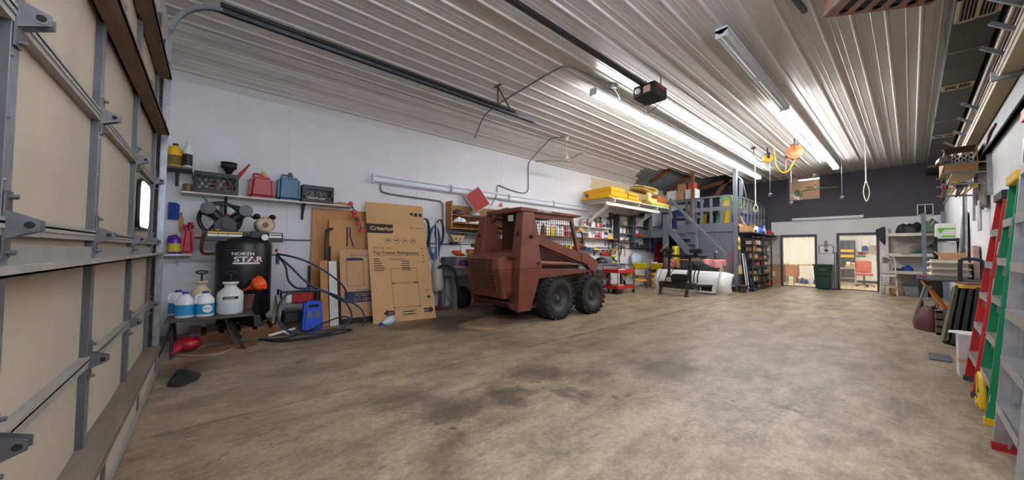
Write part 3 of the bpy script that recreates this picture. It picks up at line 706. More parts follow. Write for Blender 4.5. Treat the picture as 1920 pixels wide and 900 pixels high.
# small high shelf with jugs
s2 = thing('small_shelf', 'small grey shelf next to the overhead door track', 'shelf', (XL, -.36, 2.46))
MB().bx(0, .4, -.17, .12, -.03, 0).build('board', M_greydk, s2)
MB().bar((.01, -.05, -.22), (.36, -.05, -.03), .02).bx(0, .012, -.07, -.03, -.24, 0).build('bracket', M_greydk, s2)
def jug(name, label, loc, w_, d_, h, m_, mcap, mlab=None, rz=0, group=None, shoulder=.66):
    t = thing(name, label, 'jug', loc, rz, group)
    wx, wy = d_/2, w_/2
    MB().lathe([(.92, 0), (1, h*.03), (1, h*shoulder), (.85, h*(shoulder+.1)), (.42, h*.9), (.3, h*.93), (.3, h*.97), (0, h*.97)], 18, None, wx, wy).build('body', m_, t)
    MB().cyl((0, 0, h*.955), (0, 0, h*1.03), .03*w_/.17, n=14).build('cap', mcap, t)
    MB().tube(catmull([(0, -wy*.45, h*.9), (0, -wy*.9, h*.85), (0, -wy*1.0, h*.68), (0, -wy*.95, h*.56)], 5), .013*w_/.17, 8).build('handle', m_, t)
    if mlab:
        MB().lathe([(1.006, h*.1), (1.008, h*.12), (1.008, h*.5), (1.006, h*.52)], 18, None, wx, wy).build('label_band', mlab, t)
    return t
jug('oil_jug', 'yellow oil jug on the small high shelf', (-7.0, -.43, 2.461), .17, .14, .34, M_yellow, M_blackpl, mat('brown_print', (120, 90, 20), .6))
jug('white_jug', 'white jug with dark label on the small high shelf', (-6.98, -.295, 2.461), .11, .2, .4, M_whitepl, M_whitepl, M_blackpl)
tag(MB().lathe([(.05, 0), (.055, .01), (.055, .1), (.05, .11), (0, .11)], 14).build('metal_tin', mat('brown_tin', (110, 86, 60), .5), None, (-7.0, -.285, 2.131)), 'small brown tin at the left end of the long shelf', 'tin')
# lower shelf with purple jug and red can
s3 = thing('low_shelf', 'small white shelf low beside the compressor', 'shelf', (XL, -.36, 1.21))
MB().bx(0, .24, -.17, .16, -.03, 0).build('board', M_fixture, s3)
MB().bar((.01, 0, -.18), (.2, 0, -.03), .016).build('bracket', M_fixture, s3)
pj = jug('detergent_jug', 'purple detergent jug on the small low shelf', (-7.08, -.40, 1.211), .14, .12, .29, mat('purple_plastic', (92, 30, 150), .35), M_yellow, mat('yellow_label', (214, 190, 60), .6))
gas_can('red_fuel_can', 'red fuel can behind the purple jug on the low shelf', (-7.1, -.26, 1.211), .16, .15, .38, mat('pinkish_red', (190, 30, 60), .4), M_redpl, .04, .7)
tag(MB().prism([(-.06, 0), (.06, 0), (.06, .22), (.02, .25), (-.06, .25)], -.02, .02, face_m((0, 0, 0), (0, 1, 0), (0, 0, 1))).build('blue_pouch', mat('blue_cloth', (24, 60, 140), .8), None, (XL+.03, -.43, 1.72)), 'blue pouch hanging on the wall above the purple jug', 'pouch')
tag(MB().box((0, 0, .1), (.015, .05, .22)).cyl((0, 0, .2), (0, 0, .28), .012, n=8).build('hand_brush', mat('tan_bristle', (176, 140, 80), .8), None, (XL+.03, -.345, 1.55)), 'tan brush hanging on the wall above the red can', 'brush')
tag(MB().tube(catmull([(XL+.02, -.25, 2.4), (XL+.02, -.18, 2.2), (XL+.03, -.02, 1.95), (XL+.03, .1, 1.6)], 6), .006, 5).build('power_cord', M_blackpl), 'thin black cord running down the wall behind the compressor', 'cord')

# ================================================================ AIR COMPRESSOR
cp = thing('air_compressor', 'tall black vertical air compressor with NORTH STAR lettering', 'compressor', (-6.74, .40, 0))
RT = .345
MB().lathe([(.0, .19), (.12, .2), (.26, .24), (RT, .33), (RT, 1.36), (.3, 1.44), (.2, 1.49), (0, 1.51)], 36).build('tank', mat('tank_black', (25, 25, 27), .38, .2, var=.2, scale=5), cp)
for a in (.5, 2.2, 4.0, 5.7):
    c_, s_ = math.cos(a), math.sin(a)
    MB().hexa([(c_*.22-s_*.05, s_*.22+c_*.05, .14), (c_*.22+s_*.05, s_*.22-c_*.05, .14), (c_*.37+s_*.06, s_*.37-c_*.06, .14), (c_*.37-s_*.06, s_*.37+c_*.06, .14)],
              [(c_*.2-s_*.05, s_*.2+c_*.05, .4), (c_*.2+s_*.05, s_*.2-c_*.05, .4), (c_*.3+s_*.04, s_*.3-c_*.04, .36), (c_*.3-s_*.04, s_*.3+c_*.04, .36)]).build('foot', M_black, cp)
MB().bx(-.24, .22, -.5, .46, 1.5, 1.52).bx(.2, .215, -.5, .0, 1.4, 1.55).bx(.2, .215, 0, .26, 1.46, 1.55).bx(.2, .215, .26, .46, 1.4, 1.55).build('top_plate', M_black, cp, bevel=.004)
for i, (y0, y1) in enumerate(((-.44, -.33), (-.325, -.22), (-.215, -.05), (.28, .44))):
    st_ = MB().bx(.216, .218, y0, y1, 1.47, 1.535).build('warning_sticker', M_whiteink, cp)
    if i < 3: MB().bx(.2175, .2195, y0, y1, 1.515, 1.535).build('sticker_header', M_yellow, st_)
# pump
pm = MB().prism([(-.15, 0), (.12, 0), (.12, .15), (.06, .23), (-.06, .25), (-.15, .16)], -.1, .12, face_m((.05, -.23, 1.52), (0, 1, 0), (0, 0, 1))).build('pump_crankcase', M_black, cp, bevel=.01)
MB().cyl((.16, -.23, 1.64), (.20, -.23, 1.64), .065, n=18).build('crank_cover', M_black, pm)
MB().ball((.18, -.34, 1.56), (.02, .03, .025)).build('sight_glass', mat('brass', (170, 120, 60), .4, .6), pm)
MB().ball((.14, -.235, 1.79), (.03, .03, .02)).build('oil_cap', M_redpl, pm)
for s in (-1, 1):
    base = Vector((.05, -.23, 1.66)); d = Vector((0, s*.72, .69)).normalized()
    c = MB()
    for k in range(7):
        a = base+d*(.10+k*.022); c.cyl(a, a+d*.010, .08 if k % 2 == 0 else .08, n=14)
    c.cyl(base+d*.05, base+d*.26, .06, n=12)
    o_ = c.build('cylinder_barrel', M_black, cp)
    MB().cyl(base+d*.26, base+d*.33, .088, n=16).build('cylinder_head', M_blackpl, o_)
    fc = base+d*.30+Vector((.06, 0, .0))
    MB().cyl(fc, fc+Vector((.09, 0, 0)), .085, n=20).cyl(fc+Vector((.09, 0, 0)), fc+Vector((.1, 0, 0)), .05, n=14).build('air_filter', mat('filter_black', (24, 24, 26), .35), o_)
MB().tube(catmull([(.02, -.42, 1.88), (.02, -.35, 1.95), (.02, -.1, 1.93), (.02, -.02, 1.86)], 6), .02, 8).build('discharge_pipe', M_black, cp)
fw = MB().tube([(-.13, -.3+.245*math.cos(a*PI/16), 1.74+.245*math.sin(a*PI/16)) for a in range(32)], .026, 8, True)
for k in range(5):
    a = k*2*PI/5+.3; fw.bar((-.13, -.3, 1.74), (-.13, -.3+.24*math.cos(a), 1.74+.24*math.sin(a)), .04, .02, up=(1, 0, 0))
fw.cyl((-.16, -.3, 1.74), (-.1, -.3, 1.74), .05, n=12); fw.build('flywheel', M_black, cp)
mo = MB().cyl((-.12, .23, 1.67), (.17, .23, 1.67), .125, n=24).build('motor', mat('motor_grey', (70, 66, 60), .5), cp)
MB().cyl((.17, .23, 1.67), (.19, .23, 1.67), .12, .1, 24).build('motor_end_cap', mat('motor_tan', (176, 160, 132), .5, col2=(120, 100, 76), mix=.4), mo)
MB().cyl((.19, .23, 1.67), (.2, .23, 1.67), .04, n=14).build('motor_hub', mat('rust_hub', (120, 66, 40), .6), mo)
for s in (-.1, .1): MB().ball((.05, .23+s, 1.80), (.09, .05, .045)).build('capacitor', M_blackpl, mo)
MB().tube([(-.1, -.06, 1.93), (-.1, .12, 1.76)], .012, 6).tube([(-.1, -.3, 1.5), (-.1, .2, 1.55)], .012, 6).build('drive_belt', M_rubber, cp)
MB().bx(.16, .24, .05, .16, 1.46, 1.56).build('pressure_switch', M_blackpl, cp, bevel=.006)
ga = MB().cyl((.25, .22, 1.47), (.28, .22, 1.47), .045, n=18).build('pressure_gauge', M_steel, cp)
MB().cyl((.28, .22, 1.47), (.283, .22, 1.47), .038, n=18).build('gauge_face', M_whiteink, ga)
MB().tube(catmull([(.25, -.48, 1.5), (.2, -.5, 1.3), (.15, -.47, 1.22), (.1, -.35, 1.22)], 5), .02, 8).build('copper_pipe', mat('copper_brown', (92, 52, 36), .45, .5), cp)
rg_ = MB().cyl((.05, .34, 1.2), (.05, .46, 1.2), .015, n=8).cyl((.05, .42, 1.2), (.05, .42, 1.05), .03, .025, 12).build('regulator', mat('regulator_grey', (110, 108, 100), .4, .4), cp)
MB().cyl((.06, .4, 1.24), (.06, .4, 1.3), .02, n=10).build('red_knob', M_redpl, rg_)
def bend_text(body, size, m_, par, zc, yc, R, sx=1.0, name='tank_lettering'):
    o = text(name, body, size, m_, par, Matrix.Identity(4), 'CENTER', .0006, sx, .025)
    for v in o.data.vertices:
        a = (v.co.x+yc)/R; r = R+.002+v.co.z
        v.co = Vector((r*math.cos(a), r*math.sin(a), zc+v.co.y))
    o.data.update(); return o
bend_text('NORTH', .062, M_whiteink, cp, 1.20, -.04, RT, 1.25)
bend_text('STAR', .105, M_whiteink, cp, 1.105, .03, RT, 1.45)
for z0, z1 in ((1.275, 1.278), (1.045, 1.048)):
    MB().grid(lambda u, v: ((RT+.002)*math.cos(-.8+1.55*u), (RT+.002)*math.sin(-.8+1.55*u), z0+(z1-z0)*v), 16, 1).build('label_line', M_conduit, cp)
MB().grid(lambda u, v: ((RT+.002)*math.cos(-.46+.96*u), (RT+.002)*math.sin(-.46+.96*u), 1.07+.025*v), 12, 1).build('slogan_band', M_whiteink, cp)
st = [(.035*math.sin(k*PI/5)*(1 if k % 2 == 0 else .42), .035*math.cos(k*PI/5)*(1 if k % 2 == 0 else .42)) for k in range(10)]
MB().prism(st, 0, .004, face_m(((RT+.004)*math.cos(.22), (RT+.004)*math.sin(.22), 1.135), (-math.sin(.22), math.cos(.22), 0), (0, 0, 1))).build('red_star', M_redpl, cp)
# pallet
pa = thing('wooden_pallet', 'weathered wooden pallet under the compressor', 'pallet', (-6.65, .35, 0))
for x in (-.38, -.05, .22): MB().bx(x-.03, x+.03, -.55, .55, 0, .1).build('runner', M_brownwd, pa)
for k in range(6): MB().bx(-.42, .26, -.55+k*.19, -.42+k*.19, .1, .135).build('plank', mat('pallet_plank', (134, 92, 58), .7, var=.3, scale=5, stretch=(1, 6, 6)), pa)

# ================================================================ SMALL FOLDING TABLE AND WHAT STANDS ON IT
tb = thing('folding_stand', 'low dark folding stand holding bleach jugs and sprayers', 'table', (-6.12, -.03, 0))
MB().prism([(-.45, -.36), (.35, -.36), (.35, .5), (-.24, .5), (-.24, .06), (-.45, .06)], .40, .425).build('top', mat('dark_slate_top', (74, 68, 62), .6, var=.25), tb, bevel=.006)
for sy, y0 in ((1, .2), (-1, -.3)):
    for dx in (-.19, .2):
        MB().tube([(dx, y0, .4), (dx+.28 if dx > 0 else dx-.05, y0+.2*(1 if sy > 0 else .1), .012)], .014, 7).build('leg', M_black, tb)
        MB().tube([(dx+.03, y0, .4), (dx+.12, y0+.1*sy, .012)], .012, 7).build('leg', M_black, tb)
M_bleach = mat('bleach_label', (24, 132, 176), .5, var=.05)
M_bcap = mat('blue_cap', (20, 50, 140), .4, var=0)
BL = ['white bleach jug with teal label, leftmost and rearmost on the stand', 'white bleach jug with blue cap, middle of the three on the stand', 'white bleach jug showing its printed label, nearest the sprayer']
for i, (x, y, rz) in enumerate(((-6.28, -.3, .4), (-6.0, -.22, -.2), (-5.98, -.03, .3))):
    j = jug('bleach_jug', BL[i], (x, y, .426), .19, .15, .31, M_whitepl, M_bcap, M_bleach, rz, 'bleach jugs on the folding stand')
    if i == 2:
        MB().cyl((.0735, 0, .1), (.079, 0, .1), .05, n=18).build('label_oval', M_whiteink, j)
        text('label_word', 'Bleach', .03, M_bcap, j, face_m((.08, -.042, .092), (0, 1, 0), (0, 0, 1)))
def sprayer(label, loc, r, h, m_, pump=True, fluid=None):
    t = thing('pump_sprayer', label, 'sprayer', loc)
    MB().lathe([(r*.9, 0), (r, .02), (r, h*.55), (r*.92, h*.68), (r*.5, h*.82), (r*.46, h*.84), (r*.46, h*.93), (r*.6, h*.94), (r*.6, h), (0, h)], 24).build('tank', m_, t)
    if fluid: MB().lathe([(r*1.003, .02), (r*1.006, .04), (r*1.006, h*.33), (r*1.003, h*.34)], 24).build('fluid_level', fluid, t)
    if pump:
        MB().cyl((0, 0, h), (0, 0, h+.1), .012, n=8).tube([(0, .06*math.cos(a*PI/8), h+.12+.02*math.sin(a*PI/8)) for a in range(16)], .01, 6, True).build('pump_handle', M_blackpl, t)
    return t
M_milky = mat('milky_plastic', (206, 210, 208), .35, var=.06)
sp1 = sprayer('translucent white sprayer tank with black label on the stand', (-6.05, .22, .426), .145, .42, M_milky, True, mat('milky_fluid', (190, 198, 200), .3, var=0))
MB().bx(.132, .146, -.08, .08, .2, .235).build('label_plate', M_ink, sp1)
text('label_word', 'CHAPIN', .03, M_whiteink, sp1, face_m((.1475, -.065, .207), (0, 1, 0), (0, 0, 1)))
sprayer('cream pump sprayer standing behind the bleach jugs', (-6.42, -.08, .426), .11, .42, mat('cream_plastic', (200, 180, 146), .5, var=.08), True)
bk = thing('wire_basket', 'brown woven basket beside the sprayer on the stand', 'basket', (-6.27, .42, .426))
bm_ = MB().lathe([(.06, 0), (.085, .2), (.08, .2), (.055, .01), (0, .01)], 16); bm_.build('weave', mat('woven_brown', (84, 50, 38), .8, var=.4, scale=60), bk)
MB().tube([(.085*math.cos(a*PI/8), .085*math.sin(a*PI/8), .2) for a in range(16)], .008, 6, True).build('rim', M_brownwd, bk)
funnel('orange_funnel', 'bright orange funnel lying in the woven basket', (-6.26, .42, .72), .1, .2, mat('orange_plastic', (236, 84, 24), .4, var=.05), (-.9, .75, 0), .06)
# on the floor nearby
rf = thing('red_funnel_can', 'red plastic transfer can lying on the floor by the overhead door', 'can', (-5.95, -.2, 0), .3)
MB().ball((0, .03, .1), (.13, .12, .095), 16, 10).build('body', mat('deep_red_plastic', (150, 18, 34), .35, var=.1), rf)
MB().cyl((0, -.04, .1), (0.12, -.17, .03), .075, .012, 14).build('spout', mat('deep_red_plastic', (150, 18, 34), .35), rf)
MB().cyl((0, .05, .17), (0, .05, .22), .05, n=14).build('cap', M_greydk, rf)
tag(MB().tube(catmull([(-5.85, -.3, .012), (-5.6, -.1, .012), (-5.55, .1, .012), (-5.75, .25, .012), (-5.95, .2, .012)], 6), .011, 6).build('clear_tubing', mat('tan_tubing', (150, 128, 98), .4)), 'tan tubing curled on the floor beside the red can', 'tubing')
cloth_heap('brown_rag', 'brown rag lying on the floor under the stand', 'rag', (-5.85, .2, 0), .12, .26, .07, mat('brown_cloth', (96, 62, 36), .9, var=.4, scale=12), 5)
cloth_heap('black_rag', 'black rag on the floor at the foot of the overhead door', 'rag', (-4.75, -.16, 0), .22, .13, .06, mat('black_cloth', (30, 29, 27), .9), 8)
hz = thing('hand_lever', 'white caulking gun lying on the pallet edge', 'tool', (-6.25, .86, .0), .4)
MB().tube([(0, -.2, .03), (0, .18, .06)], .02, 8).build('barrel', M_whitepl, hz)
MB().tube([(0, 0, .05), (.08, .04, 0.012)], .012, 6).tube([(0, .06, .05), (.12, .1, 0.01)], .012, 6).build('trigger', M_whitepl, hz)

# ================================================================ PRESSURE WASHER, HOSES
pw = thing('pressure_washer', 'bright blue cased machine with two grey vents on the floor', 'machine', (-6.28, 1.25, 0), 0)
MB().hexa([(-.12, -.15, .02), (.12, -.15, .02), (.12, .15, .02), (-.12, .15, .02)], [(-.1, -.12, .48), (.1, -.12, .48), (.1, .12, .48), (-.1, .12, .48)]).build('case', M_blue, pw, bevel=.03, seg=2)
MB().bx(.085, .112, -.07, .07, .39, .43).build('handle_slot', M_hole, pw)
for s in (-1, 1):
    v_ = MB().bx(.1, .118, s*.055-.035, s*.055+.035, .22, .33).build('vent', M_conduit, pw)
MB().cyl((.11, 0, .08), (.135, 0, .08), .02, n=10).build('outlet', M_steel, pw)
pc = thing('hose_cart', 'black tubular cart with red engine and coiled cable behind the blue machine', 'cart', (-6.62, 1.12, 0))
for s in (-.27, .27): MB().tube([(-.15, s, .0), (-.15, s, .64), (.16, s, .64), (.16, s, .02)], .016, 8).build('frame_hoop', M_black, pc)
MB().tube([(.16, -.27, .62), (.16, .27, .62)], .016, 8).build('crossbar', M_black, pc)
MB().bx(-.12, .12, -.22, .22, .12, .3).build('engine_block', M_blackpl, pc, bevel=.02)
MB().bx(-.1, .14, -.12, .18, .42, .58).build('red_cover', M_redpl, pc, bevel=.02)
MB().cyl((.1, -.16, .45), (.1, -.16, .57), .05, n=14).build('white_cap', M_whitepl, pc)
for s in (-.27, .27): MB().cyl((-.05, s-.03, .11), (-.05, s+.03, .11), .11, n=18).build('wheel', M_rubber, pc)
co_ = MB()
for k in range(7):
    y = -.30-.012*(k % 3); co_.tube(catmull([(.12+.01*k, y, .56), (.2+.01*k, y+.02, .35), (.14, y, .08), (.04, y-.03, .1), (.02, y, .5)], 5, True), .012, 6, True)
co_.build('cable_coil', mat('greenish_cord', (160, 160, 138), .6), pc)
M_hose = mat('blue_hose', (18, 48, 76), .4, var=.1)
H1 = [(-6.0, 1.28, .66), (-6.0, 1.07, .68), (-6.0, .87, .64), (-5.97, .76, .47), (-5.95, .76, .28), (-5.95, .85, .14), (-5.95, 1.02, .05), (-5.95, 1.3, .02), (-5.95, 1.53, .02), (-5.95, 1.68, .1), (-5.97, 1.76, .22), (-6.0, 1.71, .39), (-6.0, 1.59, .53), (-6.0, 1.4, .63)]
H2 = [(-6.62, .80, 1.2), (-6.35, .95, 1.02), (-6.3, 1.18, .76), (-6.3, 1.41, .62), (-6.3, 1.7, .47), (-6.3, 1.96, .32), (-6.25, 2.05, .16), (-6.15, 2.0, .02)]
H3 = [(-6.62, .80, 1.22), (-6.4, 1.06, 1.15), (-6.4, 1.37, .99), (-6.4, 1.66, .76), (-6.4, 1.78, .59), (-6.4, 1.8, .47), (-6.4, 1.71, .43), (-6.35, 1.46, .6)]
H4 = [(-6.63, .82, 1.18), (-6.6, .92, 1.01), (-6.6, .96, .8), (-6.5, 1.05, .68), (-6.45, 1.19, .66)]
for i, (h_, lb) in enumerate(((H1, 'blue air hose coiled in a big loop around the blue machine'), (H2, 'blue air hose falling from the compressor to the cardboard'), (H3, 'upper blue air hose arching from the compressor past the white strip'), (H4, 'short blue air hose dropping beside the compressor'))):
    tag(MB().tube(catmull(h_, 6, i == 0), .015, 8, i == 0).build('air_hose', M_hose), lb, 'hose')
C1 = [(-5.9, .72, .012), (-5.8, 1.0, .012), (-5.85, 1.35, .012), (-6.0, 1.6, .012), (-5.9, 1.75, .014), (-5.75, 1.4, .012), (-5.7, 1.0, .012), (-5.8, .75, .014), (-6.0, .62, .012)]
tag(MB().tube(catmull(C1, 6), .012, 6).build('black_cable', M_blackpl), 'black cable coiled on the floor in front of the blue machine', 'cable')
C2 = [(-6.1, .55, .012), (-5.95, .8, .014), (-6.05, 1.05, .03), (-6.1, 1.6, .2), (-6.2, 1.85, .13), (-6.3, 2.1, .02)]
tag(MB().tube(catmull(C2, 6), .011, 6).build('black_wire', M_blackpl), 'thin black wire crossing the floor to the cardboard', 'cable')
cloth_heap('dirt_rag', 'dirty brown mat under the blue machine', 'rag', (-6.12, 1.4, 0), .1, .28, .03, mat('dirty_mat', (84, 66, 46), .9, var=.4), 12)

# ================================================================ LEANING BOARDS AND CARTONS
def lean_board(name, label, cat, y0, y1, xb, xt, h, th, m_, z0=0.0):
    t = thing(name, label, cat, (xb, (y0+y1)/2, z0))
    w_ = (y1-y0)/2; dx = xt-xb; L_ = math.hypot(dx, h)
    up = Vector((dx, 0, h)).normalized(); F = face_m((0, 0, 0), (0, 1, 0), up)
    return t, F, w_, L_
t, F, w_, L_ = lean_board('plywood_sheet', 'tall orange-brown plywood sheet leaning on the left wall', 'plywood', 1.38, 2.35, -7.1, -7.17, 2.06, .012, M_ply)
MB().prism([(-w_, 0), (w_, 0), (w_, L_), (-w_, L_)], -.006, .006, F).build('sheet', M_ply, t)
t, F, w_, L_ = lean_board('plywood_offcut', 'plywood sheet showing right of the refrigerator carton', 'plywood', 2.5, 3.62, -7.08, -7.17, 1.92, .012, M_ply)
MB().prism([(-w_, 0), (w_, 0), (w_, L_), (-w_, L_)], -.006, .006, F).build('sheet', M_ply, t)
t, F, w_, L_ = lean_board('thin_navy_board', 'dark blue edge of a thin panel behind the plywood', 'panel', 1.34, 1.8, -7.15, -7.19, 1.0, .012, M_bluink)
MB().prism([(-w_, 0), (w_, 0), (w_, L_), (-w_, L_)], -.006, .006, F).build('sheet', mat('navy_panel', (30, 36, 56), .5), t)
t, F, w_, L_ = lean_board('cardboard_sheet', 'plain cardboard sheet behind the upside-down water heater carton', 'cardboard', 1.64, 2.4, -6.85, -7.05, 1.86, .012, M_card)
MB().prism([(-w_, 0), (w_, 0), (w_, L_), (-w_, L_)], -.005, .005, F).build('sheet', mat('cardboard_orange', (182, 134, 84), .8, var=.08), t)
for a, b, m_ in ((-.07, -.08, M_black), (-.02, .04, mat('purple_strap', (58, 44, 110), .6))):
    MB().tube([F @ Vector((a, L_*.93, .015)), F @ Vector((a, L_*.83, .018)), F @ Vector((b, L_*.73, .012))], .012, 6).build('strap', m_, t)
u_ = thing('black_tube_hoop', 'black bent steel tube standing between the plywood and the white strip', 'tube', (-6.95, 1.58, 0))
MB().tube(catmull([(.12, -.02, 0), (.08, -.02, .8), (.03, -.02, 1.55), (.03, .02, 1.65), (.03, .1, 1.68)], 6), .02, 8).build('bent_tube', M_black, u_)
MB().tube([(.14, .05, 0), (.05, .05, 1.35)], .018, 8).build('straight_tube', M_black, u_)
t, F, w_, L_ = lean_board('brown_plank', 'brown plank leaning beside the white foam strip', 'plank', 1.44, 1.56, -6.52, -6.75, 1.1, .02, M_ply)
MB().prism([(-w_, 0), (w_, 0), (w_, L_), (-w_, L_)], -.01, .01, F).build('board', M_ply, t)
t, F, w_, L_ = lean_board('white_foam_strip', 'narrow white foam strip leaning upright among the boards', 'strip', 1.565, 1.70, -6.48, -6.72, 1.09, .02, M_whitepl)
MB().prism([(-w_, 0), (w_, 0), (w_*.9, L_), (-w_*.9, L_)], -.012, .012, F).build('strip', mat('white_foam', (216, 212, 204), .8, var=.06), t)
t, F, w_, L_ = lean_board('water_heater_carton', 'flattened water heater carton with upside-down blue print', 'carton', 1.74, 2.5, -6.45, -6.72, 1.3, .012, M_card)
MB().prism([(-w_, 0), (w_, 0), (w_, L_), (-w_, L_)], -.006, .006, F).build('sheet', mat('cardboard_mid', (178, 138, 100), .8, var=.07), t)
MB().prism([(-.32, .36), (.3, .36), (.3, .56), (-.32, .56)], .0062, .0075, F).build('print_band', M_bluink, t)
Mrot = Matrix.Rotation(PI, 4, 'Z')
for body, sz, px_, py_ in (('GALONES U.S.', .085, .36, .44), ('151 LITROS', .085, .28, .53)):
    text('carton_lettering', body, sz, mat('carton_cut_print', (176, 132, 92), .8), t, F @ Matrix.Translation((px_, py_, .008)) @ Mrot, depth=.0006)
text('carton_lettering', 'DE AGUA A GAS', .045, M_bluink, t, F @ Matrix.Translation((.2, .60, .0068)) @ Mrot, depth=.0006)
text('carton_lettering', 'CALENTADOR DE AGUA', .045, M_bluink, t, F @ Matrix.Translation((.3, 1.24, .0068)) @ Mrot, depth=.0006)
fr_ = MB()
for a, b in (((-.27, .66), (.02, .66)), ((.02, .66), (.02, 1.15)), ((.02, 1.15), (-.27, 1.15)), ((-.27, 1.15), (-.27, .66))): fr_.bar(F @ Vector((*a, .0068)), F @ Vector((*b, .0068)), .006, .0012, up=F.to_3x3() @ Vector((0, 0, 1)))
fr_.prism([(-.27, 1.12), (.02, 1.12), (.02, 1.165), (-.12, 1.18), (-.27, 1.165)], .0062, .007, F).build('heater_drawing', M_bluink, t)
MB().prism([(-w_, -.0), (w_, 0), (w_, .1), (-w_, .1)], .0065, .012, F).build('dark_base_strip', mat('dark_timber', (52, 40, 30), .8), t)

# refrigerator carton
fc_ = thing('refrigerator_carton', 'flattened refrigerator carton printed Criterion leaning on the wall', 'carton', (-6.12, 2.76, 0), -.11)
up = Vector((-.75, 0, 1.84)).normalized(); F = face_m((0, 0, 0), (0, 1, 0), up); CW, CH = .58, 1.985
M_carton = mat('fresh_cardboard', (188, 146, 100), .8, var=.05, scale=5)
body_ = MB().prism([(-CW, 0), (CW, 0), (CW, CH), (-CW, CH)], -.008, .008, F).build('carton_panel', M_carton, fc_)
F2 = face_m(F @ Vector((0, CH, 0)), (0, 1, 0), (-.08, 0, 1))
flap = MB().prism([(-CW, .004), (CW, .004), (CW-.03, .38), (CW-.06, .40), (-CW-.02, .40)], -.008, .008, F2).build('carton_flap', M_carton, fc_)
MB().prism([(.27, .2), (.33, .17), (.33, .26), (.27, .23)], .0085, .009, F2).build('flap_icon', M_ink, flap)
for x in (.36, .46): MB().prism([(x, .17), (x+.07, .17), (x+.07, .24), (x, .24)], .0085, .009, F2).build('flap_icon', M_ink, flap)
text('flap_print', '........................', .03, M_ink, flap, F2 @ Matrix.Translation((-CW+.03, .1, .0085)), depth=.0004)
text('flap_print', '||||||||||', .03, M_ink, flap, F2 @ Matrix.Translation((-CW+.1, .045, .0085)), depth=.0004)
MB().prism([(-CW, CH-.03), (-CW, CH-.23), (-.12, CH-.23), (-.08, CH-.19), (-.08, CH-.03)], .0085, .0095, F).build('brand_block', M_ink, body_)
text('brand_name', 'Criterion', .115, mat('carton_reversed', (206, 168, 124), .8), body_, F @ Matrix.Translation((-.52, CH-.165, .010)), depth=.0006, sx=1.02, bold=.02)
text('carton_print', 'SKU: 4239146', .05, M_ink, body_, F @ Matrix.Translation((.26, CH-.1, .0085)), depth=.0006)
for k in range(4):
    cx_ = -.2+k*.165; ring = MB().tube([F @ Vector((cx_+.062*math.cos(a*PI/12), CH-.38+.055*math.sin(a*PI/12), .009)) for a in range(24)], .003, 4, True)
    ring.prism([(cx_-.03, CH-.395), (cx_+.03, CH-.385), (cx_+.03, CH-.365), (cx_-.03, CH-.37)], .0085, .009, F).build('handling_symbol', M_ink, body_)
text('carton_print', '20.5 cu.ft. white', .058, M_ink, body_, F @ Matrix.Translation((-.5, CH-.56, .0085)), depth=.0006)
text('carton_title', 'Top Freezer Refrigerator', .086, M_ink, body_, F @ Matrix.Translation((-.5, CH-.67, .0085)), depth=.0008, bold=.015)
MB().prism([(-.5, CH-.70), (.38, CH-.70), (.38, CH-.694), (-.5, CH-.694)], .0085, .0095, F).build('title_rule', M_ink, body_)
text('spec_value', 'CTMR205OB1W', .045, M_ink, body_, F @ Matrix.Translation((-.22, CH-.79, .0085)), depth=.0004)
for k in range(6):
    y_ = CH-.78-.045*k
    MB().prism([(-.5, y_), (-.5+(.1, .12, .15, .16, .2, .19)[k], y_), (-.5+(.1, .12, .15, .16, .2, .19)[k], y_+.016), (-.5, y_+.016)], .0085, .009, F).build('spec_line', M_ink, body_)
    if k: MB().prism([(.02, y_), (.18, y_), (.18, y_+.016), (.02, y_+.016)], .0085, .009, F).build('spec_line', M_ink, body_)
def line(mb, a, b, wd=.006): mb.bar(F @ Vector((*a, .0088)), F @ Vector((*b, .0088)), wd, .0014, up=F.to_3x3() @ Vector((0, 0, 1)))
dr = MB(); X0, X1, Y0, Y1, YM = -.2, .3, .26, 1.02, .74
for a, b in (((X0, Y0), (X1, Y0)), ((X1, Y0), (X1, Y1)), ((X1, Y1), (X0, Y1)), ((X0, Y1), (X0, Y0)), ((X0, YM), (X1, YM)), ((X0, YM-.025), (X1, YM-.025))): line(dr, a, b)
dr.prism([(X0+.02, YM-.03), (X0+.05, YM-.03), (X0+.05, YM), (X0+.02, YM)], .0085, .0095, F).prism([(X1-.08, YM-.02), (X1-.0, YM-.02), (X1-.0, YM-.005), (X1-.08, YM-.005)], .0085, .0095, F)
dr.prism([(X0, Y0-.015), (X0+.03, Y0-.015), (X0+.03, Y0), (X0, Y0)], .0085, .0095, F).prism([(X1-.03, Y0-.015), (X1, Y0-.015), (X1, Y0), (X1-.03, Y0)], .0085, .0095, F)
dr.build('refrigerator_drawing', M_ink, body_)
for s, x0 in ((-1, -.30), (1, .46)):
    MB().prism([(x0-s*.1, .13), (x0-s*.1, .21), (x0+s*.02, .21), (x0+s*.02, .24), (x0+s*.09, .17), (x0+s*.02, .10), (x0+s*.02, .13)][::s], .0085, .0095, F).build('arrow_print', M_ink, body_)
text('arrow_word', 'pull', .05, mat('carton_reversed', (206, 168, 124), .8), body_, F @ Matrix.Translation((.37, .155, .0098)), depth=.0004)
text('arrow_word', 'pull', .05, mat('carton_reversed', (206, 168, 124), .8), body_, F @ Matrix.Translation((-.3, .155, .0098)), depth=.0004)
nb = MB()
for a, b in (((-.06, .09), (.2, .09)), ((.2, .09), (.2, .21)), ((.2, .21), (-.06, .21)), ((-.06, .21), (-.06, .09))): line(nb, a, b, .004)
nb.build('notice_box', M_ink, body_)
for k in range(2): MB().prism([(-.04, .16-.05*k), (.18, .16-.05*k), (.18, .18-.05*k), (-.04, .18-.05*k)], .0085, .009, F).build('notice_print', M_ink, body_)
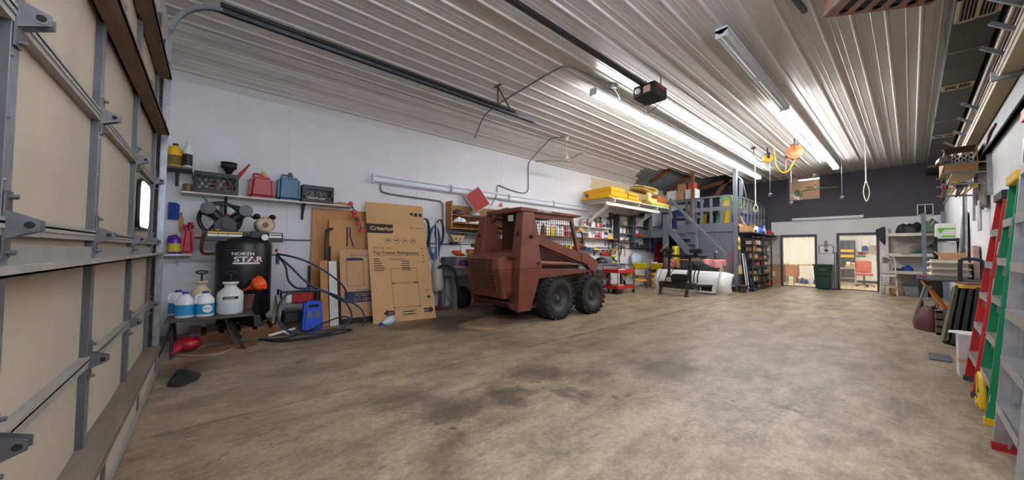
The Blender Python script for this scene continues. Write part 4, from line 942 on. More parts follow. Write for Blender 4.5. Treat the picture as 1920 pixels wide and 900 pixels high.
MB().tube([F @ Vector((.47+.032*math.cos(a*PI/10), .55+.032*math.sin(a*PI/10), .009)) for a in range(20)], .003, 4, True).build('approval_mark', M_ink, body_)
text('approval_mark', 'UL', .035, M_ink, body_, F @ Matrix.Translation((.445, .538, .0085)), depth=.0004)
MB().prism([(.45, .40), (.51, .40), (.51, .45), (.45, .45)], .0085, .0095, F).build('approval_block', M_ink, body_)
for k in range(5): MB().cyl(F @ Vector((.47, CH-.55-.07*k, .0085)), F @ Vector((.47, CH-.55-.07*k, .0094)), .01 if k % 2 else .014, n=10).build('handling_dot', M_ink, body_)
# red clamps at the top left of the carton
for i, (y, z, x) in enumerate(((2.04, 2.0, -6.88), (2.10, 1.78, -6.80))):
    t = thing('bar_clamp', 'red and black bar clamp hanging at the carton corner, %s one' % ('upper', 'lower')[i], 'clamp', (x, y, z), 0, 'bar clamps at the carton corner', rot=(.45, 0, 0))
    MB().bx(-.008, .008, -.01, .01, -.16, .22).build('bar', M_black, t)
    for s in (-.12, .02, .18): MB().bx(-.02, .03, -.05, .03, s-.03, s+.03).build('jaw', M_red, t, bevel=.008)
# white bottle on the floor in front of the carton
bo = thing('white_bottle', 'cut white plastic bottle with blue cap lying on the floor', 'bottle', (-5.93, 2.36, .075), .0, rot=(0, 1.47, 2.0))
MB().lathe([(.02, -.16), (.025, -.12), (.075, -.04), (.075, .1), (.07, .1), (.068, -.03), (0.0, -.1)], 18).build('body', mat('pale_blue_white', (196, 208, 220), .35, var=.05), bo)
MB().cyl((0, 0, -.155), (0, 0, -.2), .026, n=12).build('cap', M_blue, bo)
# boat fender and cables on the wall
fe = thing('boat_fender', 'white boat fender hanging from a rope on the wall', 'fender', (-7.08, 3.92, .33))
MB().lathe([(.02, -.03), (.03, .02), (.1, .06), (.13, .14), (.13, .58), (.1, .67), (.035, .71), (.02, .76), (0, .76)], 20).build('body', mat('dirty_white_vinyl', (202, 194, 180), .5, var=.12, scale=6), fe)
MB().cyl((0, 0, .74), (-.04, -.04, 1.72), .012, n=6).build('rope', M_rope, fe)
def coil(label, y, z, r1, r2, m_, n=3, cat='cable', name='hanging_cable'):
    c = MB()
    for k in range(n):
        c.tube(catmull([(XL+.04+.02*k, y+r1*(1+.1*k)*math.sin(a), z-r2*(1+.07*k)+r2*(1+.07*k)*math.cos(a)) for a in [j*2*PI/10 for j in range(10)]], 4, True), .012, 6, True)
    return tag(c.build(name, m_), label, cat)
coil('black cable coil hanging on the wall behind the carton corner', 3.62, 2.02, .1, .32, M_blackpl)
coil('black cable loop hanging on the wall above the boat fender', 4.0, 2.02, .1, .28, M_blackpl, 2)
coil('blue thin cord tangle hanging on the wall near the fender', 3.86, 1.86, .1, .32, mat('blue_cord', (60, 84, 130), .6), 4)
c_ = MB(); rnd = random.Random(4)
for k in range(16):
    y0 = 3.6+rnd.random()*.3; z0 = 1.2+rnd.random()*.9
    c_.tube([(XL+.02, y0, z0), (XL+.03, y0+rnd.uniform(-.2, .2), z0-rnd.uniform(.1, .4)), (XL+.02, y0+rnd.uniform(-.2, .3), z0-rnd.uniform(.2, .6))], .004, 4)
nt = c_.build('wire_netting', mat('blue_grey_net', (98, 110, 134), .7)); tag(nt, 'blue-grey netting tangled on the wall by the fender', 'netting'); nt['kind'] = 'stuff'
tag(MB().tube(catmull([(XL+.05, 4.05, 1.0), (-6.9, 3.85, .92), (-6.7, 3.85, .98), (-6.48, 3.98, .9), (-6.48, 4.1, .5), (-6.5, 4.2, .25)], 6), .028, 8).build('black_hose', M_rubber), 'thick black hose arching beside the grey bench leg', 'hose')
tag(MB().tube(catmull([(XL+.04, 4.0, 1.3), (XL+.06, 4.05, .7), (XL+.1, 4.2, .25), (XL+.15, 4.3, .02)], 6), .008, 5).build('red_wire', mat('red_wire', (130, 50, 44), .5)), 'thin red wire hanging down the wall by the fender', 'wire')
# ================================================================ SKID-STEER LOADER
M_ldr = mat('oxide_red_paint', (118, 64, 48), .55, .05, var=.22, scale=3.5, bump=.1, bscale=40)
M_ldrdk = mat('oxide_red_dirty', (80, 44, 34), .65, .05, var=.3, scale=5)
M_rim = mat('wheel_grey', (62, 62, 62), .55, .3, var=.3, scale=8)
XC, YC = -5.325, 5.2
ld = thing('skid_steer_loader', 'rust-red skid-steer loader with caged cab and four lugged tyres', 'loader', (XC, YC, 0))
def P(x, y, z): return Vector((x-XC, y-YC, z))
def mirr(pts): return [Vector((-p.x, p.y, p.z)) for p in pts]
def hexs(name, b, t, m_, par=ld, bevel=.008):
    return MB().hexa(b, t).build(name, m_, par, bevel=bevel)
for side in (1, -1):
    def Q(x, y, z): p = P(x, y, z); return p if side == 1 else Vector((-p.x, p.y, p.z))
    def H(name, b, t, m_, bevel=.008, par=ld):
        b = [Q(*p) for p in b]; t = [Q(*p) for p in t]
        if side == -1: b = [b[1], b[0], b[3], b[2]]; t = [t[1], t[0], t[3], t[2]]
        return MB().hexa(b, t).build(name, m_, par, bevel=bevel)
    tw = MB()
    for (b, t_) in (([(-4.86, 4.18, .985), (-4.55, 4.15, .985), (-4.55, 4.72, .985), (-4.86, 4.72, .985)], [(-4.86, 4.32, 2.03), (-4.64, 4.30, 2.03), (-4.64, 4.59, 2.03), (-4.86, 4.59, 2.03)]),
                    ([(-4.9, 4.2, .23), (-4.62, 4.18, .21), (-4.62, 4.5, .21), (-4.9, 4.5, .23)], [(-4.86, 4.18, .983), (-4.55, 4.15, .983), (-4.55, 4.72, .983), (-4.86, 4.72, .983)])):
        b = [Q(*p) for p in b]; t_ = [Q(*p) for p in t_]
        if side == -1: b = [b[1], b[0], b[3], b[2]]; t_ = [t_[1], t_[0], t_[3], t_[2]]
        tw.hexa(b, t_)
    two = tw.build('tower', M_ldr, ld, bevel=.01)
    MB().bx(0, .03, 0, .05, 0, .08).build('tower_slot', M_hole, two, Q(-4.74 if side == 1 else -4.71, 4.225, 1.58))
    for (y, z, r) in ((4.45, 1.58, .035), (4.62, 1.09, .035)): MB().cyl(Q(-4.62, y, z), Q(-4.53, y, z), r, n=14).build('pivot_pin', M_ldrdk, two)
    for z in (1.20, .52):     # hinge lugs
        MB().bx(-.09, .09, -.04, .05, -.015, .015).cyl((0, -.03, -.04), (0, -.03, .05), .02, n=8).build('hinge_lug', M_ldrdk, two, Q(-4.80, 4.12, z))
    # lift arm
    arm = MB().prism([(4.62-YC, 1.64), (6.02-YC, 1.27), (6.06-YC, 1.06), (4.62-YC, 1.46)], -.045, .045, face_m(Q(-4.67, YC, 0), (0, 1, 0), (0, 0, 1))).build('lift_arm', M_ldr, ld, bevel=.006)
    MB().prism([(5.99-YC, 1.30), (6.15-YC, 1.29), (6.54-YC, 1.10), (6.57-YC, 1.0), (6.5-YC, .88), (6.38-YC, .88), (5.99-YC, 1.1)], -.06, .06, face_m(Q(-4.66, YC, 0), (0, 1, 0), (0, 0, 1))).build('arm_elbow_plate', M_ldr, ld, bevel=.006)
    MB().bar(Q(-4.72, 5.02, 1.36), Q(-4.72, 6.05, 1.06), .05, .09).build('link_bar', M_ldr, ld, bevel=.005)
    cy_ = MB().cyl(Q(-4.68, 4.7, 1.085), Q(-4.68, 5.7, 1.05), .042, n=14).build('lift_cylinder', M_ldr, ld)
    MB().cyl(Q(-4.68, 5.7, 1.05), Q(-4.68, 6.1, 1.035), .02, n=10).build('cylinder_rod', M_steel, cy_)
    MB().cyl(Q(-4.62, 6.15, 1.03), Q(-4.57, 6.15, 1.03), .03, n=12).build('pin', M_ldrdk, cy_)
    MB().prism([(4.74-YC, .97), (6.3-YC, .93), (6.36-YC, .88), (4.7-YC, .79)], -.07, .07, face_m(Q(-4.69, YC, 0), (0, 1, 0), (0, 0, 1))).build('fender_beam', M_ldr, ld, bevel=.006)
    MB().bar(Q(-4.68, 6.3, .92), Q(-4.68, 6.36, .72), .08, .1).bar(Q(-4.68, 6.46, .92), Q(-4.68, 6.58, .70), .05, .06).build('arm_stop', M_ldr, ld)
    MB().prism([(4.62-YC, .9), (6.12-YC, .9), (6.05-YC, 1.2), (4.62-YC, 1.6)], -.01, .01, face_m(Q(-4.80, YC, 0), (0, 1, 0), (0, 0, 1))).build('cab_side_panel', M_ldrdk, ld)
    # cab side frame with mesh
    cx_ = -4.76
    MB().bar(Q(cx_, 4.58, 1.99), Q(cx_, 5.85, 1.99), .05, .07).build('cage_top_rail', M_ldr, ld)
    MB().bar(Q(cx_, 5.80, 2.0), Q(cx_, 6.06, 1.22), .06, .07).build('cage_front_post', M_ldr, ld)
    MB().bar(Q(cx_, 4.62, 1.98), Q(cx_, 4.66, 1.3), .05, .06).build('cage_rear_post', M_ldr, ld)
    ms = MB()
    for k in range(1, 20):
        y = 4.64+k*.066; fr = (y-4.64)/1.32
        zb = 1.63-.30*fr; zt = 1.97 if y < 5.8 else 1.97-(y-5.8)*2.6
        if zt > zb: ms.bar(Q(cx_, y, zb), Q(cx_, y, zt), .007)
    for k in range(11):
        z = 1.3+k*.062
        y0 = 4.64 if z > 1.6 else 4.64+(1.63-z)/.30*1.32
        y1 = 5.8+(1.97-z)*.33
        if y1 > y0+.05: ms.bar(Q(cx_, y0, z), Q(cx_, y1, z), .007)
    ms.build('cage_mesh', M_black, ld)
    # wheels
    for wi, wy in enumerate((5.10, 6.17)):
        wx = -4.57; R_ = .41
        Mw = Matrix.Translation(Q(wx, wy, R_)) @ Matrix.Rotation(PI/2*side, 4, 'Y')
        ty = MB().lathe([(.225, -.13), (.24, -.15), (.33, -.155), (.375, -.135), (.388, -.1), (.388, .1), (.375, .135), (.33, .155), (.24, .15), (.225, .13), (.225, -.13)], 40, Mw)
        for k in range(22):
            for s in (-1, 1):
                a = (k+.5*(s > 0))*2*PI/22
                for (u0, u1, da) in ((.0, .075, 0), (.075, .145, .09)):
                    a0 = a+da; Rm = Mw @ Matrix.Rotation(a0, 4, 'Z')
                    ty.xf(Rm).box((.396, 0, s*(u0+u1)/2), (.022 if u0 == 0 else .034, .062, u1-u0+.012)); ty.xf(None)
        ty.build('tyre', M_rubber, ld)
        rm = MB().lathe([(.0, .06), (.07, .06), (.08, .04), (.16, .05), (.19, .10), (.225, .125), (.24, .14), (.225, .10), (.19, -.1), (0, -.1)], 28, Mw).build('wheel_rim', M_rim, ld)
        nm = MB()
        for k in range(8):
            a = k*PI/4; c0 = Mw @ Vector((.12*math.cos(a), .12*math.sin(a), .045)); c1 = Mw @ Vector((.12*math.cos(a), .12*math.sin(a), .065)); nm.cyl(c0, c1, .014, n=6)
        nm.cyl(Mw @ Vector((0, 0, .05)), Mw @ Vector((0, 0, .08)), .045, n=14); nm.build('lug_nuts', M_conduit, rm)
# hull between the wheels
MB().bx(-.46, .46, -.75, 1.3, .22, .92).build('hull', M_ldrdk, ld, bevel=.01)
MB().bx(-.68, .68, -.72, -.55, .25, .3).build('belly_plate', M_ldrdk, ld)
# engine hood at the rear
b_ = [P(-5.80, 4.02, .43), P(-4.85, 4.02, .43), P(-4.83, 4.2, .43), P(-5.82, 4.2, .43)]
m1 = [P(-5.87, 3.86, .96), P(-4.78, 3.86, .96), P(-4.78, 4.17, .96), P(-5.87, 4.17, .96)]
t1 = [P(-5.83, 3.88, 1.17), P(-4.82, 3.88, 1.17), P(-4.84, 4.24, 1.29), P(-5.81, 4.24, 1.29)]
hd = MB().hexa(b_, m1).hexa(m1, t1).build('engine_hood', M_ldr, ld, bevel=.012)
# grille: recess, bars
def gp(u, v, o=0.0):      # u 0..1 across, v 0..1 up the rear face
    z = .56+.60*v
    if z < .96: y = 4.02+(3.86-4.02)*(z-.43)/(.96-.43)
    else: y = 3.86+.02*(z-.96)/.21
    return P(-5.70+.72*u, y-o, z)
gb = MB()
for k in range(20):
    v0 = k/20+.006; v1 = (k+1)/20-.016
    for c in range(4):
        u0 = c/4+.008; u1 = (c+1)/4-.008
        gb._add([gp(u0, v0, .0035), gp(u1, v0, .0035), gp(u1, v1, .0035), gp(u0, v1, .0035)], [(0, 1, 2, 3)])
for o in [gb.build('grille_slots', M_hole, hd)]: pass
gl = MB()
for k in range(21): gl.bar(gp(0, k/20-.004, .004), gp(1, k/20-.004, .004), .008, .008)
for c in range(5): gl.bar(gp(c/4, 0, .004), gp(c/4, 1, .004), .01, .008)
gl.build('grille_bars', mat('worn_grille', (150, 96, 78), .5, .2, var=.3, scale=30), hd)
MB().cyl(P(-5.80, 3.865, 1.05), P(-5.80, 3.85, 1.05), .06, n=16).build('exhaust_hole', M_hole, hd)
MB().hexa([P(-5.8, 4.08, .3), P(-4.7, 4.08, .27), P(-4.7, 4.2, .27), P(-5.8, 4.2, .3)], [P(-5.82, 4.02, .40), P(-4.72, 4.02, .37), P(-4.72, 4.2, .37), P(-5.82, 4.2, .40)]).build('rear_bumper', M_ldrdk, ld, bevel=.006)
# cab
MB().hexa([P(-5.93, 4.42, 2.05), P(-4.70, 4.30, 2.05), P(-4.70, 6.02, 2.05), P(-5.93, 6.02, 2.05)], [P(-5.93, 4.42, 2.15), P(-4.70, 4.30, 2.13), P(-4.70, 6.15, 2.10), P(-5.93, 6.15, 2.10)]).build('roof', M_ldr, ld, bevel=.01)
for i in range(5): MB().cyl(P(-4.70, 5.2+i*.18, 2.065), P(-4.69, 5.2+i*.18, 2.065), .012, n=8).build('rivet', M_ldrdk, ld)
text('loader_lettering', 'uni-loader', .10, M_whiteink, ld, face_m(P(-4.697, 4.72, 2.075), (0, 1, 0), (0, 0, 1)), sx=1.0)
MB().bx(-.47, .47, -.75, -.70, 1.28, 1.34).build('rear_sill', M_ldr, ld)
MB().bx(-.47, -.02, -.45, -.42, 1.3, 2.05).bx(-.04, -.02, -.45, -.42, 1.3, 2.05).build('rear_bulkhead', M_ldrdk, ld)
MB().prism([(.0, 1.32), (.42, 1.32), (.2, 2.05), (.0, 2.05)], 0, .02, face_m((-.02, -.42, 0), (1, 0, 0), (0, 0, 1))).build('seat_back_panel', M_blackpl, ld)
MB().prism([(-.3, 2.05), (-.12, 2.05), (-.3, 1.88)], 0, .02, face_m((-.12, -.76, 0), (1, 0, 0), (0, 0, 1))).build('roof_gusset', M_ldr, ld)
lm = MB().bx(.08, .2, -.72, -.62, 1.9, 2.02).build('work_lamp', M_blackpl, ld)
MB().bx(.06, .085, -.73, -.6, 1.9, 2.02).bx(.06, .2, -.735, -.72, 1.9, 2.02).build('lamp_lens', M_whitepl, lm)
MB().tube(catmull([P(-4.74, 4.62, 1.62), P(-4.72, 4.8, 1.5), P(-4.74, 5.0, 1.42)]), .014, 6).build('hydraulic_hose', M_blackpl, ld)
MB().tube(catmull([P(-4.72, 4.62, 1.70), P(-4.70, 4.85, 1.53), P(-4.72, 5.05, 1.40)]), .014, 6).build('hydraulic_hose', M_blackpl, ld)
MB().tube([P(-4.75, 6.08, 1.75), P(-4.75, 6.16, 1.74), P(-4.75, 6.2, 1.45)], .016, 7).build('grab_handle', M_black, ld)
for sx in (-.75, ): MB().bx(sx-.04, sx+.06, -1.04, -.96, 1.38, 1.46).build('side_lug', M_ldrdk, ld)
plt = thing('steel_plate', 'rusty flat plate on the floor under the loader tail', 'plate', (0, 0, 0))
MB().prism([(-5.21, 3.155), (-4.475, 3.454), (-4.82, 4.87), (-5.6, 4.46)], .0015, .007).build('plate', mat('rusty_plate', (134, 106, 82), .7, .1, var=.5, scale=3), plt)
# ================================================================ WORKBENCH SIDE
wbh = thing('workbench', 'long grey workbench along the left wall behind the loader', 'workbench', (XL, 7.5, 0))
M_bench = mat('worn_bench_grey', (112, 116, 120), .6, var=.22, scale=5)
MB().bx(.01, .67, -3.55, 3.53, .9, .935).build('top', M_bench, wbh, bevel=.004)
MB().bx(.60, .64, -3.53, 3.51, .74, .9).bx(.02, .62, -3.53, -3.49, .74, .9).bx(.02, .62, 3.47, 3.51, .74, .9).build('apron', M_bench, wbh)
for y in (-3.4, -1.2, 1.2, 3.35):
    for x in (.08, .58): MB().bx(x-.045, x+.045, y-.045, y+.045, 0, .76).build('leg', M_bench, wbh)
MB().bx(.05, .6, -3.3, 3.3, .5, .52).build('lower_shelf', M_bench, wbh) if False else None
BZ = .936
def pot(name, label, cat, loc, prof, mats, n=16, sx=1, sy=1, rz=0, group=None):
    o = MB().lathe(prof, n, None, sx, sy).build(name, mats, None, loc, rz); return tag(o, label, cat, group)
jg = thing('jig_saw_table', 'tan machine table piece on the near end of the workbench', 'tool', (-6.95, 4.33, 1.46))
MB().prism([(-.2, .1), (.2, .1), (.12, -.06), (-.1, -.06)], -.06, .06, face_m((0, 0, .1), (0, 1, 0), (0, 0, 1))).build('body', mat('tan_casting', (186, 160, 120), .5, var=.15), jg, bevel=.01)
for y in (-.06, .06): MB().cyl((.06, y, .12), (.066, y, .12), .018, n=10).build('hole', M_hole, jg)
MB().bx(-.25, -.03, -.06, .06, .0, .05).build('wall_mount', M_greydk, jg)
def rope_heap(name, label, loc, r, m_, turns=5, rr=.014, cat='rope'):
    pts = []
    for k in range(turns*10):
        a = k*2*PI/10; q = r*(.6+.4*math.sin(k*.7)); pts.append((q*math.cos(a), q*1.2*math.sin(a), rr+k*.0016+.02*abs(math.sin(k*1.3))))
    return tag(MB().tube(catmull(pts, 3), rr, 6).build(name, m_, None, loc), label, cat)
bx_ = tag(MB().bx(-.1, .1, -.12, .12, 0, .22).build('vise_box', M_greydk, None, (-7.02, 4.12, BZ), bevel=.02), 'dark grey metal box on the bench end against the wall', 'box')
rope_heap('extension_cord', 'orange extension cord heaped on the bench end', (-6.95, 4.38, 1.16), .13, mat('orange_cord', (206, 72, 24), .5, var=.1), 7)
tag(MB().bx(-.16, .16, -.22, .26, 0, .22).build('parts_bin', mat('grey_bin', (120, 110, 104), .6), None, (-6.96, 4.45, BZ), bevel=.01), 'grey parts bin under the orange cord', 'bin')
cloth_heap('purple_towel', 'purple towel heaped on the near end of the workbench', 'towel', (-6.72, 4.44, BZ), .1, .22, .2, mat('purple_cloth', (70, 34, 96), .9, var=.2), 21)
cloth_heap('pink_rag', 'pink rag lying flat on the bench beside the purple towel', 'rag', (-6.64, 4.22, BZ), .07, .18, .03, mat('pink_cloth', (196, 104, 140), .9), 22)
pot('yellow_sponge', 'yellow lump of rags beside the red and white sign', 'rag', (-6.9, 4.72, BZ), [(.1, 0), (.12, .1), (.11, .28), (.06, .36), (0, .37)], mat('yellow_cloth', (196, 166, 50), .8, var=.2), 12)
sg = tag(MB().bx(0, .012, -.14, .3, 0, .3).m(1).bx(.0121, .0135, .0, .28, .04, .14).build('sign_board', [M_whitepl, M_red], None, (XL+.01, 4.75, 1.2)), 'white and red sign on the wall beyond the purple towel', 'sign')
def tyre_thing(label, loc, R_, w_, rot):
    t = thing('spare_tyre', label, 'tyre', loc, rot=rot)
    ty = MB().lathe([(R_*.5, -w_*.4), (R_*.75, -w_*.5), (R_*.95, -w_*.45), (R_, -w_*.3), (R_, w_*.3), (R_*.95, w_*.45), (R_*.75, w_*.5), (R_*.5, w_*.4), (R_*.5, -w_*.4)], 30)
    for k in range(18):
        for s in (-1, 1):
            ty.xf(Matrix.Rotation(k*2*PI/18+(s > 0)*.17, 4, 'Z')).box((R_, 0, s*w_*.24), (.02, .05, w_*.4)); ty.xf(None)
    ty.build('tread', M_rubber, t)
    MB().lathe([(0, -w_*.2), (R_*.45, -w_*.2), (R_*.52, -w_*.38), (R_*.52, w_*.38), (R_*.45, w_*.2), (0, w_*.2)], 24).build('rim', M_rim, t)
tyre_thing('small black spare tyre standing under the workbench', (-6.85, 4.42, .235), .235, .2, (PI/2, 0, .2))
tag(MB().bx(-.2, .2, -.14, .14, 0, .03).bx(-.02, .02, -.02, .02, .03, .4).build('floor_stand', mat('maroon_base', (92, 40, 48), .6), None, (-6.95, 3.9, 0)), 'maroon stand base on the floor beneath the fender', 'stand')
# wooden wall cabinet
wc = thing('wooden_cabinet', 'open wooden wall cabinet behind the loader cab', 'cabinet', (XL, 5.06, 1.8))
for y in (-.87, .85): MB().bx(0, .27, y-.012, y+.012, 0, .66).build('side_panel', M_ply, wc)
MB().bx(0, .012, -.86, .85, 0, .6).build('back_panel', mat('cabinet_back', (150, 104, 60), .7, var=.15), wc)
for z in (.03, .16, .34): MB().bx(0, .26, -.86, .84, z-.01, z+.01).build('shelf', M_ply, wc)
ms_ = thing('metal_shelf', 'grey metal shelf below the wooden cabinet', 'shelf', (XL, 5.05, 1.76))
MB().bx(0, .3, -.86, .86, -.02, .0).bx(.28, .3, -.86, .86, -.04, .0).build('board', M_grey, ms_)
for y in (-.4, .5): MB().bx(0, .02, y-.02, y+.02, -.2, -.02).bar((.01, y, -.18), (.24, y, -.03), .016).build('bracket', M_greydk, ms_)
def dome(name, label, cat, loc, r, m_, mvis=None, rz=0):
    t = thing(name, label, cat, loc, rz)
    MB().lathe([(r, 0), (r*1.02, r*.15), (r*.93, r*.55), (r*.6, r*.9), (0, r*1.02)], 20, None, 1, 1.15).build('shell', m_, t)
    MB().tube([(r*1.03*math.cos(a*PI/10), r*1.18*math.sin(a*PI/10), .012) for a in range(20)], .012, 6, True).build('brim', mvis or m_, t)
    return t
dome('welding_helmet', 'dark helmet with yellow patch on the cabinet shelf', 'helmet', (-7.06, 4.42, 2.151), .13, mat('helmet_dark', (52, 46, 44), .5, var=.2, col2=(96, 86, 30), mix=.32))
dome('lamp_shade_bowl', 'grey metal bowl lamp tilted on the cabinet shelf', 'lamp', (-7.05, 4.88, 2.152), .15, mat('grey_bowl', (150, 148, 144), .4, .3, var=.15))
dome('black_helmet', 'black hard hat at the right of the cabinet shelf', 'helmet', (-7.05, 5.5, 2.151), .14, M_blackpl)
cloth_heap('white_bag', 'white plastic bag hanging out of the wooden cabinet', 'bag', (-7.0, 4.42, 1.975), .1, .15, .12, M_whitepl, 31)
jumble('black tools lying on the metal shelf under the cabinet', (-7.08, 4.8, 1.775), [M_blackpl, M_black, M_green, M_brownwd], 14, .08, .45, .06)
tag(MB().bx(-.1, .1, -.3, .3, 0, .03).bx(-.09, .09, -.1, .3, .03, .06).build('paper_stack', M_whitepl, None, (-7.06, 5.0, 1.971)), 'stack of pale papers on the lower cabinet shelf', 'papers')
rbx = thing('picnic_cooler', 'red and white box tilted on top of the wooden cabinet', 'cooler', (-7.02, 4.93, 2.56), rot=(.62, 0, -.35))
MB().bx(-.06, .07, -.22, .22, -.26, .26).build('white_tray', M_whitepl, rbx, bevel=.015)
MB().bx(.071, .085, -.2, .2, -.24, .24).build('red_lid', mat('faded_red', (170, 48, 44), .6, var=.12, scale=20), rbx)
tag(MB().tube([(-7.05, 5.4, 2.47), (-7.12, 5.62, 2.75)], .012, 6).ball((-7.12, 5.62, 2.76), .02).build('antenna_rod', M_conduit), 'thin rod leaning above the wooden cabinet', 'rod')
tag(MB().prism([(0, 0), (.16, 0), (.12, .12)], -.01, .01, face_m((-7.05, 5.62, 2.47), (0, 1, 0), (0, 0, 1))).build('red_flag', M_red), 'small red wedge on the end of the wooden cabinet', 'wedge')

# ---- bottle shelves
ws = thing('bottle_shelf', 'white double wall shelf full of spray bottles', 'shelf', (XL, 9.55, 1.95))
MB().bx(0, .22, -1.4, 1.3, .185, .205).build('upper_board', M_shelfw, ws)
MB().bx(0, .22, -1.4, -.1, -.01, .01).build('middle_board', M_shelfw, ws)
MB().bx(0, .22, -.11, -.09, -.14, .26).build('divider', M_shelfw, ws)
bs = thing('brown_shelf', 'long brown wooden shelf under the white bottle shelf', 'shelf', (XL, 8.8, 1.79))
MB().bx(0, .24, -2.3, 2.3, -.02, 0).build('board', M_ply, bs)
for y in (-1.2, .3, 1.9): MB().bx(0, .015, y-.015, y+.015, -.26, -.02).bar((.01, y, -.24), (.2, y, -.03), .014).build('bracket', M_greydk, bs)
def bottle(kind, label, loc, r, h, mb_, mc, ml=None, group=None, rz=0):
    t = thing({'spray': 'spray_bottle', 'can': 'spray_can', 'jar': 'jar', 'bottle': 'bottle'}[kind], label, {'spray': 'bottle', 'can': 'can', 'jar': 'jar', 'bottle': 'bottle'}[kind], loc, rz, group)
    if kind == 'can':
        MB().lathe([(r, 0), (r, h*.78), (r*.8, h*.83), (0, h*.83)], 12).build('body', mb_, t); MB().cyl((0, 0, h*.83), (0, 0, h), r*.75, n=10).build('cap', mc, t)
    elif kind == 'jar':
        MB().lathe([(r*.95, 0), (r, .01), (r, h*.75), (r*.8, h*.82), (0, h*.82)], 12).build('body', mb_, t); MB().cyl((0, 0, h*.8), (0, 0, h), r*.9, n=12).build('lid', mc, t)
    else:
        MB().lathe([(r*.95, 0), (r, .01), (r, h*.5), (r*.8, h*.66), (r*.32, h*.8), (r*.3, h*.88), (0, h*.88)], 12, None, .75, 1).build('body', mb_, t)
        if kind == 'spray': MB().cyl((0, 0, h*.86), (0, 0, h*.95), r*.4, n=8).bx(-.02, .02, -r*1.3, r*.5, h*.93, h*1.04).bar((0, -r*.6, h*.93), (0, -r*.9, h*.78), .012, .01).build('trigger', mc, t)
        else: MB().cyl((0, 0, h*.86), (0, 0, h), r*.38, n=8).build('cap', mc, t)
    if ml: MB().lathe([(r*1.01, h*.12), (r*1.02, h*.13), (r*1.02, h*.44), (r*1.01, h*.45)], 12, None, .76 if kind in ('spray', 'bottle') else 1, 1).build('label_band', ml, t)
    return t
C = lambda n, c: mat(n, c, .45, var=.05)
cg, cr_, cb, cy, cw, cam_, cgr = C('bottle_green', (30, 130, 60)), C('bottle_red', (190, 36, 30)), C('bottle_blue', (30, 50, 150)), C('bottle_yellow', (230, 190, 30)), C('bottle_white', (226, 226, 224)), C('bottle_amber', (120, 60, 24)), C('bottle_grey', (150, 146, 136))
G1 = 'bottles on the white wall shelf'
z1 = 2.156
for kind, lab, y, r, h, a, b, l_ in [
    ('jar', 'grey bottle nearest the loader on the white shelf', 9.22, .06, .25, cgr, cgr, None), ('jar', 'small red and white jar beside the grey bottle', 9.35, .05, .2, cr_, cw, cw),
    ('bottle', 'brown bottle next to the shelf divider', 9.53, .05, .28, cam_, M_blackpl, None), ('can', 'dark green can with yellow top on the white shelf', 9.65, .045, .3, C('can_dkgreen', (30, 60, 40)), cy, None),
    ('spray', 'white spray bottle with pale trigger on the shelf', 9.78, .06, .38, cw, cgr, None), ('bottle', 'white bottle with blue cap in front of the amber one', 9.88, .045, .26, cw, cb, None),
    ('spray', 'amber spray bottle in the middle of the shelf', 9.98, .065, .36, cam_, cr_, cr_), ('bottle', 'slim green bottle beside the amber spray bottle', 10.11, .05, .34, cg, cg, cw),
    ('spray', 'green spray bottle with red label and black trigger', 10.26, .075, .36, cg, M_blackpl, cr_), ('bottle', 'white bottle with blue label near the shelf end', 10.48, .06, .28, cw, cw, cb),
    ('spray', 'clear grey spray bottle with black trigger at the shelf end', 10.72, .07, .38, cgr, M_blackpl, C('dark_label', (50, 48, 46)))]:
    bottle(kind, lab, (XL+.12, y, z1), r, h, a, b, l_, G1)
tag(MB().bx(-.08, .08, -.16, .16, 0, .12).build('plastic_box', C('pale_blue_box', (150, 170, 190)), None, (XL+.11, 8.95, 1.791)), 'pale blue box on the brown shelf under the middle board', 'box')
tag(MB().bx(-.08, .08, -.16, .16, 0, .08).bx(-.05, .05, -.1, .12, .08, .14).build('card_box', M_card, None, (XL+.11, 9.1, 1.961)), 'small tan box on the middle white board', 'box')
cloth_heap('white_bag_small', 'white and blue bag slumped on the brown shelf', 'bag', (XL+.12, 9.62, 1.791), .08, .12, .24, cw, 41)
G2 = 'cans on the brown shelf'
for kind, lab, y, r, h, a, b, l_ in [
    ('jar', 'white jar with orange lid on the brown shelf', 9.83, .055, .16, cw, C('lid_orange', (230, 110, 40)), None), ('can', 'grey can with red band, first of the shelf row', 9.96, .05, .24, cgr, cw, cr_),
    ('can', 'grey can with purple band, second of the shelf row', 10.07, .05, .25, cgr, cw, C('band_purple', (90, 50, 100))), ('can', 'red can beside the white carton', 10.2, .05, .24, cr_, cw, None),
    ('can', 'blue can with yellow cap, nearer the white carton', 10.5, .05, .28, cb, cy, cw), ('can', 'blue can with yellow cap, nearer the yellow square', 10.64, .05, .28, cb, cy, cw)]:
    bottle(kind, lab, (XL+.12, y, 1.791), r, h, a, b, l_, G2)
tag(MB().bx(-.05, .05, -.06, .06, 0, .24).build('white_carton', cw, None, (XL+.12, 10.33, 1.791)), 'white carton standing on the brown shelf', 'carton')
tag(MB().prism([(-.14, 0), (.14, 0), (.14, .2)], -.012, .012, face_m((0, 0, 0), (0, 1, 0), (0, 0, 1))).build('speed_square', cy, None, (XL+.1, 10.84, 1.791)), 'yellow triangular square at the end of the brown shelf', 'square')
G3 = 'bottles seen through the loader cage'
